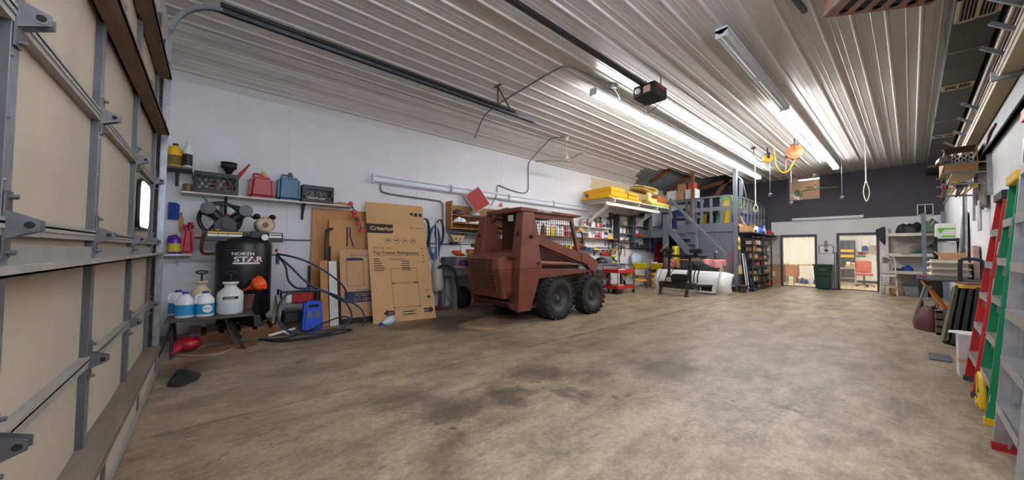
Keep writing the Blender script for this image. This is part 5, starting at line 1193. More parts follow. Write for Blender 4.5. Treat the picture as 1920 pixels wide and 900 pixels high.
for i, (y, a, b, lab) in enumerate([(6.9, cgr, cw, 'grey can leftmost behind the loader cage'), (7.15, cw, cr_, 'white bottle with red cap behind the loader cage'), (7.38, cam_, cw, 'amber bottle with white cap behind the cage'), (7.55, cw, cw, 'plain white bottle behind the loader cage'),
                                    (7.75, cy, cw, 'yellow bottle behind the loader cage'), (8.0, cw, cgr, 'white bottle with grey cap behind the cage'), (8.2, cw, cr_, 'tall white bottle with red cap behind the cage'), (8.4, cr_, cw, 'bright red bottle behind the loader cage')]):
    bottle('bottle', lab, (XL+.13, y, 1.791), .085, .38, a, b, None, G3)
# tool shelf, rail and tools
ts = thing('tool_shelf', 'narrow dark tool shelf below the brown shelf', 'shelf', (XL, 9.45, 1.38))
MB().bx(0, .2, -1.9, .9, -.025, 0).build('board', M_greydk, ts)
for y in (-1.2, -.5, .6): MB().bx(0, .02, y-.02, y+.02, -.2, -.02).build('bracket', M_greydk, ts)
for i, (y, sy, h, m_, lab) in enumerate([(8.2, .1, .12, cg, 'green box on the tool shelf behind the cage'), (8.4, .06, .14, C('lime', (150, 200, 30)), 'lime bottle on the tool shelf'), (8.6, .06, .14, cy, 'yellow bottle on the tool shelf'), (8.95, .12, .1, M_red, 'dark red box on the tool shelf'), (9.25, .14, .12, M_blackpl, 'black tool case on the tool shelf'),
                                       (9.2, .05, .08, C('orange_box', (240, 110, 40)), 'orange box on the black tool case'), (9.7, .1, .07, C('sky_box', (40, 120, 190)), 'sky blue box on the tool shelf'), (9.9, .14, .07, cy, 'yellow tool on the tool shelf end')]):
    zz = 1.381 if i != 5 else 1.502
    tag(MB().bx(-.07, .07, -sy, sy, 0, h).bx(-.03, .03, -sy*.4, sy*.4, h, h+.015).build('tool_box', m_, None, (XL+.11, y, zz), bevel=.006), lab, 'box', 'things on the tool shelf')
tr = thing('tool_rail', 'thin steel tool rail along the wall behind the bench', 'rail', (XL, 12.4, 1.47))
MB().bx(0, .03, -2.3, 1.8, -.015, .015).build('bar', M_conduit, tr)
rr_ = thing('screwdriver_rack', 'red rack of screwdrivers on the wall above the bench', 'rack', (XL, 10.75, 1.25))
MB().bx(0, .1, -.38, .38, -.04, .04).build('holder', M_red, rr_)
for k in range(9):
    y = -.34+k*.085; MB().cyl((.06, y, .04), (.06+random.uniform(-.02, .04), y+.02, .16), .016, .02, 8).build('screwdriver_handle', [M_brownwd, M_blackpl, M_red][k % 3], rr_)
def wall_tool(name, label, y, z, ln, m_, mh, head=True, tilt=0.0):
    t = thing(name, label, 'tool', (XL+.04, y, z), rot=(tilt, 0, 0))
    MB().bx(-.012, .012, -.015, .015, -ln, 0).build('handle', mh, t)
    if head: MB().bx(-.02, .02, -.09, .07, -.0, .05).build('head', m_, t)
wall_tool('hammer', 'hammer with pale handle hanging below the left grey cabinet', 11.95, 1.5, .34, M_steel, M_wood, True, .15)
wall_tool('hatchet', 'black hatchet hanging from the tool rail', 11.72, 1.52, .3, M_black, M_black, True, -.1)
wall_tool('flat_bar', 'black pry bar hanging on the tool rail', 11.15, 1.62, .4, M_black, M_black, False)
wall_tool('short_bar', 'short black bar hanging beside the pry bar', 11.32, 1.6, .36, M_black, M_black, False)
wall_tool('broom_stick', 'long brown broom handle leaning on the bench wall', 11.5, 1.75, .85, M_wood, M_brownwd, False, .12)
wall_tool('hand_saw', 'hand saw with pale handle at the shelf end', 10.9, 1.7, .3, M_steel, M_greydk, True)
tg = thing('tape_gun', 'red and black power tool hanging at the end of the brown shelf', 'tool', (XL+.15, 11.12, 1.72))
MB().bx(-.06, .06, -.2, .2, -.04, .06).build('body', M_blackpl, tg, bevel=.01); MB().bx(-.05, .05, .1, .24, -.06, .1).build('red_grip', M_red, tg, bevel=.01); MB().ball((0, .1, -.1), (.06, .14, .06)).build('dust_bag', M_conduit, tg)
for i, (y, z) in enumerate(((9.35, 1.58), )): tag(MB().cyl((0, 0, 0), (.05, 0, 0), .11, n=20).m(1).cyl((.051, 0, 0), (.056, 0, 0), .06, n=16).build('round_reel', [mat('maroon_reel', (90, 36, 38), .5), C('pale_green', (170, 176, 140))], None, (XL+.01, y, z)), 'maroon round reel on the wall under the brown shelf', 'reel')
tag(MB().bx(0, .012, -.06, .06, 0, .12).build('outlet_plate', M_cream, None, (XL+.001, 10.0, 1.57)), 'pale outlet plate on the wall under the brown shelf', 'outlet')
# on the bench far end
dome('black_hood', 'black rounded hood lying on the workbench', 'hood', (-6.85, 9.93, BZ), .2, M_blackpl)
dk = thing('cordless_drill', 'lime green cordless drill standing on the workbench', 'drill', (-6.85, 10.64, BZ))
MB().bx(-.04, .04, -.09, .09, 0, .06).build('battery', C('lime_drill', (170, 200, 20)), dk, bevel=.008); MB().bar((0, .02, .05), (0, .0, .2), .05, .06).build('grip', M_blackpl, dk); MB().cyl((0, -.1, .24), (0, .1, .24), .045, n=14).build('motor_body', C('lime_drill', (170, 200, 20)), dk); MB().cyl((0, .1, .24), (0, .18, .24), .03, .02, 12).build('chuck', M_blackpl, dk)
cw_ = MB()
for k in range(4): cw_.tube([(.02*k-.03, (.26-.02*k)*math.cos(a*PI/12), .27+(.26-.02*k)*math.sin(a*PI/12)) for a in range(24)], .016, 6, True)
tag(cw_.build('cable_coil', mat('brass_coil', (150, 124, 60), .5, .2, var=.2), None, (-6.95, 11.0, BZ)), 'brass coloured cable coil propped on the bench end', 'cable')
tag(MB().bx(-.12, .12, -.3, .3, 0, .16).build('grey_case', M_grey, None, (-6.95, 10.35, BZ), bevel=.01), 'grey case behind the black hood on the bench', 'case')
for i, (y, r, m_) in enumerate(((9.7, .3, M_card), (9.8, .27, mat('straw', (150, 120, 76), .8)))):
    tag(MB().lathe([(r, 0), (r, .03), (r*.96, .04), (0, .03)], 24).build('round_board', m_, None, (-6.88, y, .43+i*.042)), ('brown round board on the low stool beside the cart', 'straw coloured round board on top of the brown one')[i], 'board')
st_ = thing('low_stool', 'low wooden stool under the bench carrying round boards', 'stool', (-6.88, 9.75, 0))
MB().bx(-.25, .3, -.35, .45, .4, .429).build('seat', M_wood, st_)
for x in (-.15, .22):
    for y in (-.28, .36): MB().bx(x-.02, x+.02, y-.02, y+.02, 0, .4).build('leg', M_brownwd, st_)
# grey open cabinets
def open_cab(label, y0, y1, z0, z1, shelves):
    t = thing('open_cabinet', label, 'cabinet', (XL, (y0+y1)/2, z0)); h = (y1-y0)/2
    for y in (-h+.05, h-.05): MB().bx(0, .24, y-.05 if y < 0 else y-.012, y+.012 if y < 0 else y+.05, 0, z1-z0).build('side', M_greydk, t)
    MB().bx(0, .24, -h, h, z1-z0-.03, z1-z0).build('top', M_greydk, t)
    for z in shelves: MB().bx(0, .23, -h+.06, h-.06, z-z0-.03, z-z0).build('shelf', M_greydk, t)
    return t
open_cab('left open grey cabinet on the wall', 11.24, 12.29, 1.70, 2.72, (1.73, 2.02, 2.33))
open_cab('right taller open grey cabinet on the wall', 12.36, 13.5, 1.5, 2.76, (1.53, 1.93, 2.34))
tag(MB().bx(0, .05, -.12, .12, 0, .72).m(1).bx(.051, .056, .02, .06, .02, .5).build('dark_plank', [mat('dark_brown', (52, 38, 32), .6), M_whitepl], None, (XL+.01, 11.05, 2.03)), 'dark brown plank hanging left of the grey cabinets', 'plank')
G4 = 'clutter in the grey wall cabinets'
for i, (y, z, k, m_, lab) in enumerate([(11.6, 2.331, 'f', C('gold_tool', (170, 140, 80)), 'gold tool lying on the top shelf of the left grey cabinet'), (11.5, 2.021, 'b', cw, 'white cup on the middle shelf of the left grey cabinet'), (11.75, 2.021, 'b', C('ivory', (210, 200, 170)), 'ivory cup beside the white cup in the left grey cabinet'), (11.98, 2.021, 'b', C('dusk', (70, 66, 90)), 'dark jar at the end of the left cabinet middle shelf'),
                                       (11.52, 1.731, 'f', C('ivory', (210, 200, 170)), 'ivory parts on the bottom shelf of the left grey cabinet'), (11.9, 1.731, 'f', cgr, 'grey tray of parts on the bottom of the left grey cabinet'), (12.62, 2.341, 'b', cr_, 'red bottle on the top shelf of the right grey cabinet'), (12.68, 1.931, 'f', cr_, 'red sander on the middle shelf of the right grey cabinet'),
                                       (13.1, 1.931, 'f', C('orange_tool', (190, 80, 40)), 'orange tool on the middle shelf of the right grey cabinet'), (12.75, 1.531, 'b', M_blackpl, 'black bottle on the bottom of the right grey cabinet'), (13.15, 1.531, 'f', C('drill_dark', (56, 50, 44)), 'dark grinder on the bottom of the right grey cabinet'), (13.1, 2.761, 'f', M_blackpl, 'black bag on top of the right grey cabinet')]):
    if k == 'b': bottle('jar', lab, (XL+.12, y, z), .07, .19, m_, m_, None, G4)
    else: tag(MB().ball((0, 0, .07), (.09, .17, .07), 10, 6).bar((0, .05, .1), (0, .2, .15), .04).build('hand_tool', m_, None, (XL+.12, y, z)), lab, 'tool', G4)

# ================================================================ RED UTILITY CART
ct = thing('utility_cart', 'red two-tray utility cart with caster wheels beside the bench', 'cart', (-6.24, 10.05, 0), 0)
for z in (.16, .66): MB().bx(-.28, .28, -.5, .5, z, z+.015).bx(.27, .285, -.5, .5, z, z+.1).bx(-.285, -.27, -.5, .5, z, z+.1).bx(-.285, .285, -.505, -.49, z, z+.1).bx(-.285, .285, .49, .505, z, z+.1).build('tray', M_red, ct)
for y in (-.5, .5): MB().tube([(-.27, y, .1), (-.27, y, .86), (-.25, y, .89), (.25, y, .89), (.27, y, .86), (.27, y, .1)], .013, 7).build('post_hoop', mat('dull_brown_steel', (110, 92, 78), .4, .5), ct)
for x in (-.24, .24):
    for y in (-.47, .47): MB().cyl((x-.02, y, .05), (x+.02, y, .05), .05, n=14).bx(x-.03, x+.03, y-.02, y+.02, .05, .12).build('caster', M_rubber, ct)
ms2 = thing('miter_saw', 'silver and black mitre saw on the lower tray of the red cart', 'saw', (-6.22, 10.25, .176))
MB().bx(-.2, .2, -.2, .2, 0, .08).build('base', M_blackpl, ms2); MB().cyl((-.02, .05, .38), (.04, .05, .38), .16, n=20).build('blade_guard', M_alum, ms2); MB().bar((0, .1, .08), (0, .05, .4), .05).build('arm', M_blackpl, ms2); MB().cyl((.05, .15, .4), (.2, .18, .42), .06, n=12).build('motor', C('saw_yellow', (230, 180, 20)), ms2)
tag(MB().bx(-.1, .1, -.18, .18, 0, .12).build('tool_carton', M_card, None, (-6.1, 9.78, .176)), 'small cardboard box on the lower tray of the red cart', 'box')
cloth_heap('white_gloves', 'white gloves on the upper tray of the red cart', 'gloves', (-6.1, 10.05, .676), .1, .2, .12, M_whitepl, 51)
tag(MB().bx(-.1, .1, -.12, .12, 0, .12).build('white_blue_box', [cw], None, (-6.25, 10.3, 0)), 'white box on the floor under the red cart', 'box')
tag(MB().cyl((0, 0, 0), (0, 0, .1), .12, n=16).cyl((0, 0, .1), (0, 0, .13), .1, n=16).build('black_can', M_blackpl, None, (-6.3, 9.95, 0)), 'black can on the floor under the red cart', 'can')
# folding work supports
def workmate(label, x, y, rz, w_):
    t = thing('folding_work_table', label, 'work table', (x, y, 0), rz, 'yellow folding work tables')
    Mt = Matrix.Translation((0, 0, .8)) @ Matrix.Rotation(-1.0, 4, 'X')
    tp = MB().xf(Mt).bx(-w_/2, w_/2, -.14, .14, -.012, .012).build('top', mat('safety_yellow', (222, 200, 20), .5, var=.1), t)
    hm_ = MB().xf(Mt)
    for k in range(6):
        for j in (-.06, .05): hm_.cyl((-w_/2+.06+k*(w_-.12)/5, j, .0125), (-w_/2+.06+k*(w_-.12)/5, j, .0135), .01, n=8)
    hm_.build('dog_holes', M_hole, tp)
    for sx in (-1, 1):
        MB().bar((sx*w_*.42, .02, .78), (sx*w_*.46, -.14, .0), .03, .03).build('leg', M_black, t)
        MB().bar((sx*w_*.4, .08, .7), (sx*w_*.44, .18, .0), .03, .03).build('leg', M_black, t)
    MB().bx(-w_*.42, w_*.42, -.12, -.09, .27, .35).build('step_bar', C('deep_yellow', (226, 160, 20)), t)
    MB().bx(-w_*.35, w_*.35, -.06, -.03, .48, .53).build('cross_bar', C('deep_yellow', (226, 160, 20)), t)
workmate('yellow folding work table nearest the red cart', -6.58, 12.0, .55, .52)
workmate('yellow folding work table nearest the white plow', -6.38, 12.85, .6, .46)
cloth_heap('dirty_gloves', 'pale gloves draped on the second yellow work table', 'gloves', (-6.42, 12.78, .89), .12, .16, .1, mat('dirty_white_cloth', (180, 176, 170), .9), 55)
oc = thing('orange_tool_case', 'orange and black tool case behind the yellow tables', 'case', (-6.6, 13.4, 0))
MB().bx(-.28, .28, -.16, .16, 0, .56).build('shell', C('case_orange', (220, 130, 20)), oc, bevel=.02); MB().bx(-.29, .29, -.17, .17, .56, .7).build('black_top', M_blackpl, oc, bevel=.02); MB().tube([(-.1, -.02, .7), (-.1, -.02, .78), (.1, -.02, .78), (.1, -.02, .7)], .02, 8).build('handle', C('case_orange', (220, 130, 20)), oc)
fcx = thing('folding_chair', 'pale blue folding chair leaning against the wall', 'chair', (-6.95, 12.62, 0), 0, None, rot=(0, -.12, 0))
MB().grid(lambda u, v: (.02+.03*math.cos((u-.5)*3), -.38+.76*u, .9+.38*v*(1-.25*abs(2*u-1)**3)), 10, 5).build('backrest', C('pale_chair', (186, 200, 212)), fcx, solid=.02)
MB().bx(0, .05, -.36, .36, .45, .86).build('seat', C('pale_chair', (186, 200, 212)), fcx, bevel=.02)
for y in (-.4, .4): MB().tube([(0, y, 0), (0, y, 1.15), (.02, y*.6, 1.3)], .016, 7).build('leg', M_grey, fcx)

# ================================================================ FOAM SHELF
fs = thing('foam_shelf', 'large white overhead shelf with diagonal braces carrying foam', 'shelf', (XL, 11.5, 2.99))
for k in range(2): MB().bx(.0+k*.585, .58+k*.585, -2.1, 2.1, 0, .03).build('shelf_board', M_shelfw, fs)
MB().bx(.94, 1.0, -2.2, 1.3, -.19, -.09).build('front_beam', M_shelfw, fs)
for y in (-1.9, -.4, .9, 2.0): MB().bx(0, 1.12, y-.025, y+.025, -.09, -.002).build('joist', M_shelfw, fs)
for y in (-1.95, .95): MB().bar((.96, y, -.14), (.02, y+.0, -.75), .06, .09).build('brace', M_shelfw, fs)
M_foam = mat('yellow_foam', (226, 168, 28), .85, var=.08, scale=20, bump=.2); M_foamp = mat('pale_foam', (226, 196, 120), .85, var=.08, scale=20); M_foamg = mat('green_foam', (110, 186, 70), .8, var=.15)
def foam(label, x0, x1, y0, y1, z, th, m_, sag=0.0, tilt=0.0, name='foam_slab'):
    mb = MB(); n = 10
    prof = []
    for k in range(n+1): u = k/n; prof.append((x0+(x1-x0)*u, z-sag*(1-u)**2+tilt*(1-u)))
    vs = []
    for (x, zz) in prof: vs += [(x, y0, zz), (x, y1, zz), (x, y1, zz+th), (x, y0, zz+th)]
    fs_ = [(0, 1, 2, 3), (4*n+3, 4*n+2, 4*n+1, 4*n)]
    for k in range(n):
        for j in range(4): fs_.append((4*k+j, 4*k+4+j, 4*k+4+(j+1) % 4, 4*k+(j+1) % 4))
    mb._add(vs, fs_); return tag(mb.build(name, m_), label, 'foam', 'foam pieces on the overhead shelf')
foam('top yellow foam slab at the near end of the overhead shelf', -7.15, -6.15, 9.45, 10.25, 3.27, .12, M_foam, .03)
foam('second yellow foam slab below the top one', -7.0, -6.12, 9.42, 10.35, 3.1, .15, M_foam, .0)
foam('thin yellow foam strip drooping off the near shelf end', -7.15, -6.1, 9.25, 9.6, 3.025, .05, M_foam, .0)
foam('long flat yellow foam strip along the shelf edge', -6.4, -6.1, 9.65, 11.25, 3.022, .06, M_foam)
foam('green foam block under the yellow slabs', -6.9, -6.45, 9.65, 11.1, 3.022, .07, mat('moss_foam', (110, 120, 30), .85))
foam('small yellow foam bar beside the slabs', -6.35, -6.12, 10.42, 11.05, 3.24, .07, M_foam)
foam('small yellow foam block below the bar', -6.4, -6.1, 10.4, 11.05, 3.1, .1, M_foam)
foam('pale foam plank at the far end of the shelf', -6.4, -6.1, 11.85, 13.3, 3.12, .05, M_foamp)
foam('yellow foam plank under the pale one', -6.4, -6.08, 11.9, 13.55, 3.07, .045, M_foam)
foam('bright green foam sheet at the far shelf end', -6.6, -6.06, 11.9, 13.58, 3.022, .045, M_foamg)
tag(MB().cyl((-6.72, 10.7, 3.3), (-6.55, 12.5, 3.3), .22, n=24).m(1).cyl((-6.7205, 10.698, 3.3), (-6.719, 10.705, 3.3), .19, n=20).build('foam_roll', [mat('beige_roll', (190, 160, 120), .85), mat('roll_end', (130, 104, 76), .9)]), 'beige rolled carpet lying on the overhead shelf', 'roll', 'foam pieces on the overhead shelf')
def fold(u, v):
    s = u*2.6
    if s < 1.1: x, z = -.55+s*.5, .06+.1*(1-s/1.1)
    elif s < 1.6: a = (s-1.1)/.5*PI; x, z = .0+.09*math.sin(a)+.0, .06+.09*(1-math.cos(a))
    else: x, z = 0-(s-1.6)*.5, .24
    return (-6.6+.16*math.sin(v*3)+v*.1, 11.95+x*1.5+.25, 3.42+z+.05*v) if False else (-6.75+v*.6, 12.4+x*1.6, 3.46+z+.04*math.sin(v*4))
tag(MB().grid(fold, 30, 6).build('folded_foam', M_foamp, solid=.03), 'pale yellow foam sheet folded over on the roll', 'foam', 'foam pieces on the overhead shelf')
foam('upright pale foam offcut leaning on the beige roll', -6.2, -6.12, 11.75, 11.95, 3.17, .3, M_foamp)
foam('slanted pale foam offcut by the wooden crate', -6.2, -6.12, 11.97, 12.4, 3.17, .12, M_foamp, 0, 0)
cr3 = thing('wooden_crate', 'orange-brown wooden crate at the end of the foam shelf', 'crate', (-6.45, 13.0, 3.17))
MB().bx(-.25, .25, -.38, .38, 0, .02).build('base', M_ply, cr3)
for x in (-.24, .24):
    for k in range(3): MB().bx(x-.01, x+.01, -.38, .38, .02+k*.095, .1+k*.095).build('slat', mat('orange_wood', (176, 96, 36), .6, var=.2, scale=5, stretch=(6, 1, 6)), cr3)
for y in (-.38, .38): MB().bx(-.25, .25, y-.01, y+.01, .02, .3).build('end_board', mat('orange_wood', (176, 96, 36), .6), cr3)
# ================================================================ LOFT AND STAIRS
struct(MB().bx(-6.1, -4.05, 14.0, 14.08, 0, 2.12).build('wall_loft_front', M_grey), 'grey wall under the loft behind the stairs')
ws_ = struct(MB().bx(-4.13, -4.05, 14.0, YB, 0, 2.12).build('wall_loft_side', M_grey), 'grey side wall under the loft')
MB().bx(-4.9, -4.2, 13.992, 14.0, .1, 1.75).build('wall_panel', M_grey, D.objects['wall_loft_front'])
lf = struct(MB().bx(XL, -4.05, 14.0, YB, 2.2, 2.37).bx(XL, -4.03, 13.96, 14.0, 2.1, 2.42).bx(-4.05, -4.03, 13.96, YB, 2.1, 2.42).build('floor_loft', M_grey), 'grey loft platform above the storage corner')
struct(MB().bx(-4.12, -4.0, 13.95, 14.07, 0, ZC).build('trim_corner_post', M_grey, bevel=.006), 'tall grey corner post of the loft')
struct(MB().bx(-5.56, -5.44, 13.97, 14.05, 2.37, 4.44).build('trim_brown_post', M_brownwd), 'brown timber post rising from the loft railing')
def railing(label, pts, top, mid, base):
    t = thing('loft_railing', label, 'railing', (pts[0][0], pts[0][1], base))
    o = Vector((pts[0][0], pts[0][1], 0)); a, b = Vector((*pts[0], 0))-o, Vector((*pts[-1], 0))-o
    for z, w_, h in ((top, .09, .05), (mid, .03, .15)): MB().bar(a+Vector((0, 0, z-base)), b+Vector((0, 0, z-base)), w_, h).build('rail', M_grey, t)
    for p in pts: MB().bx(p[0]-o.x-.04, p[0]-o.x+.04, p[1]-o.y-.025, p[1]-o.y+.025, 0, top-base-.02).build('baluster', M_grey, t)
railing('front loft railing above the stairs', [(-5.47, 13.99), (-5.17, 13.99), (-4.84, 13.99), (-4.5, 13.99), (-4.2, 13.99)], 3.4, 2.95, 2.42)
railing('side loft railing facing the shop floor', [(-4.06, 14.45+.46*k) for k in range(8)], 3.38, 2.88, 2.42)
gt = thing('roof_brace', 'grey triangular frame above the side loft railing', 'frame', (-4.06, 14.3, 3.42))
MB().bar((0, -.2, .7), (0, .5, .6), .05, .05).bar((0, .5, .6), (0, 1.0, 0), .04, .04).bar((0, .35, .6), (0, .35, 0), .06, .1).build('bars', M_grey, gt)
# stairs
sr = thing('loft_stairs', 'grey wooden stairs climbing to the loft', 'stairs', (-5.0, 13.5, 0))
for y in (-.4, .42):
    MB().prism([(-1.0, 2.36), (-1.0, 2.02), (.7, .0), (1.05, 0), (1.05, .02)], -.02, .02, face_m((0, y, 0), (1, 0, 0), (0, 0, 1))).build('stringer', M_grey, sr)
for k in range(10):
    z = .2+k*.21; x = .88-k*.19
    MB().bx(x-.14, x+.12, -.4, .42, z-.03, z).build('tread', M_grey, sr)
    MB().bx(x-.13, x-.115, -.38, .40, z, z+.18).build('riser', M_greydk, sr) if k in (2, 4, 6, 8) else None
MB().bar((-.97, -.4, 3.36), (.93, -.4, 1.24), .06, .09).build('handrail', M_grey, sr)
for x, z0, z1 in ((-.02, 1.15, 2.28), (.88, .1, 1.28), (-.95, 2.2, 3.33)): MB().bx(x-.035, x+.035, -.44, -.37, z0, z1).build('baluster', M_grey, sr)
ln = thing('stair_landing', 'grey landing platform at the top of the stairs', 'platform', (-6.6, 13.5, 0))
MB().bx(-.6, .6, -.45, .44, 2.15, 2.22).bx(-.6, .6, -.47, -.43, 1.9, 2.22).build('deck', M_grey, ln)
for x, z0, z1 in ((-.1, 2.0, 2.78), (.52, 1.5, 2.78)): MB().bx(x-.06 if x < 0 else x-.12, x+.06 if x < 0 else x+.08, -.5, -.42, z0, z1).build('post', M_grey, ln)
MB().bx(.42, .58, -.45, -.38, 0, 1.5).build('post', M_grey, ln)
bn = tag(MB().bx(-.3, .3, -.01, .01, -.45, .2).build('blue_banner', mat('navy_banner', (24, 30, 80), .8, var=.2), None, (-6.3, 13.75, 2.75)), 'navy blue banner hanging at the top of the stairs', 'banner')
MB().cyl((.05, -.012, 0), (.05, -.018, 0), .13, n=18).build('gold_emblem', mat('gold_emblem', (150, 110, 50), .6, var=.4, scale=30), bn)
# under the landing: hanging things
def hang_cloth(name, label, cat, loc, w_, h, m_, dep=.06, seed=0):
    def fn(u, v):
        q = 1-.25*v; x = (u-.5)*w_*q
        return (x, dep*math.sin(u*9+seed)*(.3+.7*(1-v))-.0, h*v+.03*math.sin(u*PI)*(1-v))
    return tag(MB().grid(fn, 18, 10).build(name, m_, None, loc, solid=.02), label, cat)
rb = hang_cloth('red_bag', 'long red bag hanging on the wall under the landing', 'bag', (XL+.1, 14.55, .92), .7, .8, mat('red_cloth', (184, 22, 34), .85, var=.2), .05); rb.rotation_euler = (0, 0, PI/2)
hang_cloth('yellow_raincoat', 'yellow raincoat hanging under the stairs', 'raincoat', (-5.75, 13.06, .72), .34, .85, mat('rain_yellow', (206, 184, 20), .6, var=.1), .05, 1)
def wt2(name, label, y, z, ln_, m_): return tag(MB().bx(-.02, .02, -.05, .05, -ln_, 0).ball((0, 0, -ln_), (.05, .12, .12), 10, 6).bar((0, 0, 0), (0, .05, .12), .03).build(name, m_, None, (XL+.06, y, z)), label, 'tool', 'tools under the landing')
for i, (y, z, l_, m_, lb) in enumerate(((13.75, 1.8, .3, M_conduit, 'grey tool hung left of the red bag'), (14.1, 1.95, .5, mat('blue_umbrella', (40, 60, 150), .6), 'blue umbrella hung beside the red bag'), (15.2, 1.8, .35, M_brownwd, 'brown tool bag hung right of the red bag'), (15.7, 1.85, .4, M_blackpl, 'black tool hung under the landing'), (16.3, 1.7, .3, M_blackpl, 'black strap bundle hung deep under the landing'))): wt2('hanging_tool', lb, y, z, l_, m_)
tag(MB().tube([(-5.98, 13.0, 1.68), (-6.28, 12.95, 1.36)], .022, 7).build('pale_stick', M_wood), 'pale wooden stick leaning at the stair foot', 'stick')
tag(MB().bx(-.25, .25, -.6, .6, 0, .04).bx(-.24, .24, -.58, .58, .5, .53).bx(-.24, .24, -.58, -.55, 0, .6).bx(-.24, .24, .55, .58, 0, .6).build('under_stair_rack', M_greydk, None, (-6.9, 15.2, .4)), 'dark rack in the shadow under the landing', 'rack')

# ---- loft storage
M_tarp = mat('blue_tarp', (24, 70, 200), .5, var=.2)
def heap3(name, label, cat, loc, sx, sy, h, m_, seed): return cloth_heap(name, label, cat, loc, sx, sy, h, m_, seed)
rk = thing('loft_rack', 'grey wooden rack on the loft beside the stair head', 'rack', (-6.0, 14.75, 2.37))
for z in (.45, 1.12): MB().bx(-.75, .5, -.4, .4, z-.12, z).build('shelf', M_grey, rk)
for x in (-.72, .12, .46): MB().bx(x-.04, x+.04, -.42, -.34, 0, 1.12).build('post', M_grey, rk)
cloth_heap('blue_duffel', 'dark blue bag on the middle shelf of the loft rack', 'bag', (-6.25, 14.7, 2.82), .4, .3, .42, mat('navy_bag', (26, 50, 96), .7, var=.2), 61)
for i, (x, y, w_, h, m_, lb) in enumerate(((-6.55, 14.75, .2, .42, M_whitepl, 'white appliance box on the loft rack, leftmost'), (-6.2, 14.7, .16, .3, M_card, 'brown carton on the loft rack between the white boxes'), (-5.78, 14.7, .2, .4, mat('white_printed', (214, 210, 206), .6), 'white printed carton on the loft rack, rightmost'))):
    tag(MB().bx(-w_, w_, -.22, .22, 0, h).bx(-w_*.3, w_*.3, -.2, .2, h, h+.012).build('storage_box', m_, None, (x, y, 3.491), bevel=.01), lb, 'box', 'boxes on the loft rack')
tag(MB().bx(-.12, .12, -.15, .15, 0, .25).build('orange_box', mat('orange_red_box', (196, 70, 30), .6), None, (-5.78, 14.75, 3.904)), 'orange-red box stacked on the white printed carton', 'box')
tag(MB().bx(-.15, .15, -.2, .2, 0, .35).build('brown_carton', M_card, None, (-6.15, 14.75, 3.804)), 'brown carton stacked high on the loft rack', 'box')
tag(MB().bx(-.1, .1, -.2, .2, 0, .3).bx(-.07, .07, -.12, .12, .3, .5).build('yellow_bin', mat('olive_yellow', (150, 128, 30), .7), None, (-5.42, 14.9, 3.491-1.12+.0)), 'olive yellow bin on the loft floor', 'bin')
for i, (x, y, x2, y2, z0, z1, m_, lb) in enumerate(((-4.35, 14.35, -4.28, 14.42, 2.38, 3.12, M_yellow, 'broad yellow board standing behind the front railing'), (-4.55, 14.45, -4.42, 14.5, 2.38, 3.25, mat('tan_board', (190, 160, 90), .7), 'tan board leaning behind the front railing'), (-4.7, 14.5, -4.62, 14.55, 2.38, 2.95, mat('teal_board', (60, 130, 100), .6), 'teal board behind the front railing'))):
    tag(MB().bar(((x+x2)/2-.12, y, z0), ((x+x2)/2, y2, z1), .22, .03, up=(0, 1, 0)).build('loft_board', m_), lb, 'board', 'boards stored on the loft')
for i in range(6):
    m_ = [M_foamg, M_foamp, mat('teal_board', (60, 130, 100), .6), M_foam, M_foamg, M_wood][i]
    tag(MB().bx(-.15, .15, -1.2, 1.2, 0, .05).bx(-.15, .15, -1.2, 1.2, .055, .09).build('stacked_board', m_, None, (-4.4-.03*i, 15.9, 2.95+i*.1), .05-.02*i), 'coloured board in the stack above the blue tarp, %s from the bottom' % ['lowest', 'second', 'third', 'fourth', 'fifth', 'topmost'][i], 'board', 'board stack on the loft')
tp_ = thing('tarp_bale', 'bright blue tarp bale behind the side loft railing', 'tarp', (-4.5, 15.8, 2.37))
MB().bx(-.28, .28, -1.2, 1.2, 0, .5).build('bale', M_tarp, tp_, bevel=.06, seg=3)
for y in (-.6, .1, .7): MB().bx(-.29, .29, y-.02, y+.02, -.0, .51).build('strap', M_blackpl, tp_)
for i in range(3): tag(MB().bx(-.1, .1, -.14, .14, 0, .85).build('straw_bale', mat('straw_panel', (196, 160, 60), .7), None, (-4.3, 17.1+i*.35, 2.371)), 'straw yellow slab standing at the far end of the loft, number %s from the tarp' % ('one', 'two', 'three')[i], 'slab', 'straw slabs on the loft')
cloth_heap('dark_bags', 'dark bags piled in the middle of the loft', 'bag', (-5.35, 16.4, 2.371), .35, .6, .6, mat('dark_bag', (40, 36, 36), .8), 64)
MBs = MB(); MBs.cyl((-5.05, 14.6, 2.372), (-5.05, 14.6, 2.75), .1, .08, 14); tag(MBs.build('grey_canister', M_conduit), 'grey canister behind the front loft railing', 'canister')
cloth_heap('black_duffel', 'black bag on the loft near the brown post', 'bag', (-5.1, 15.1, 2.371), .3, .3, .85, M_blackpl, 65)

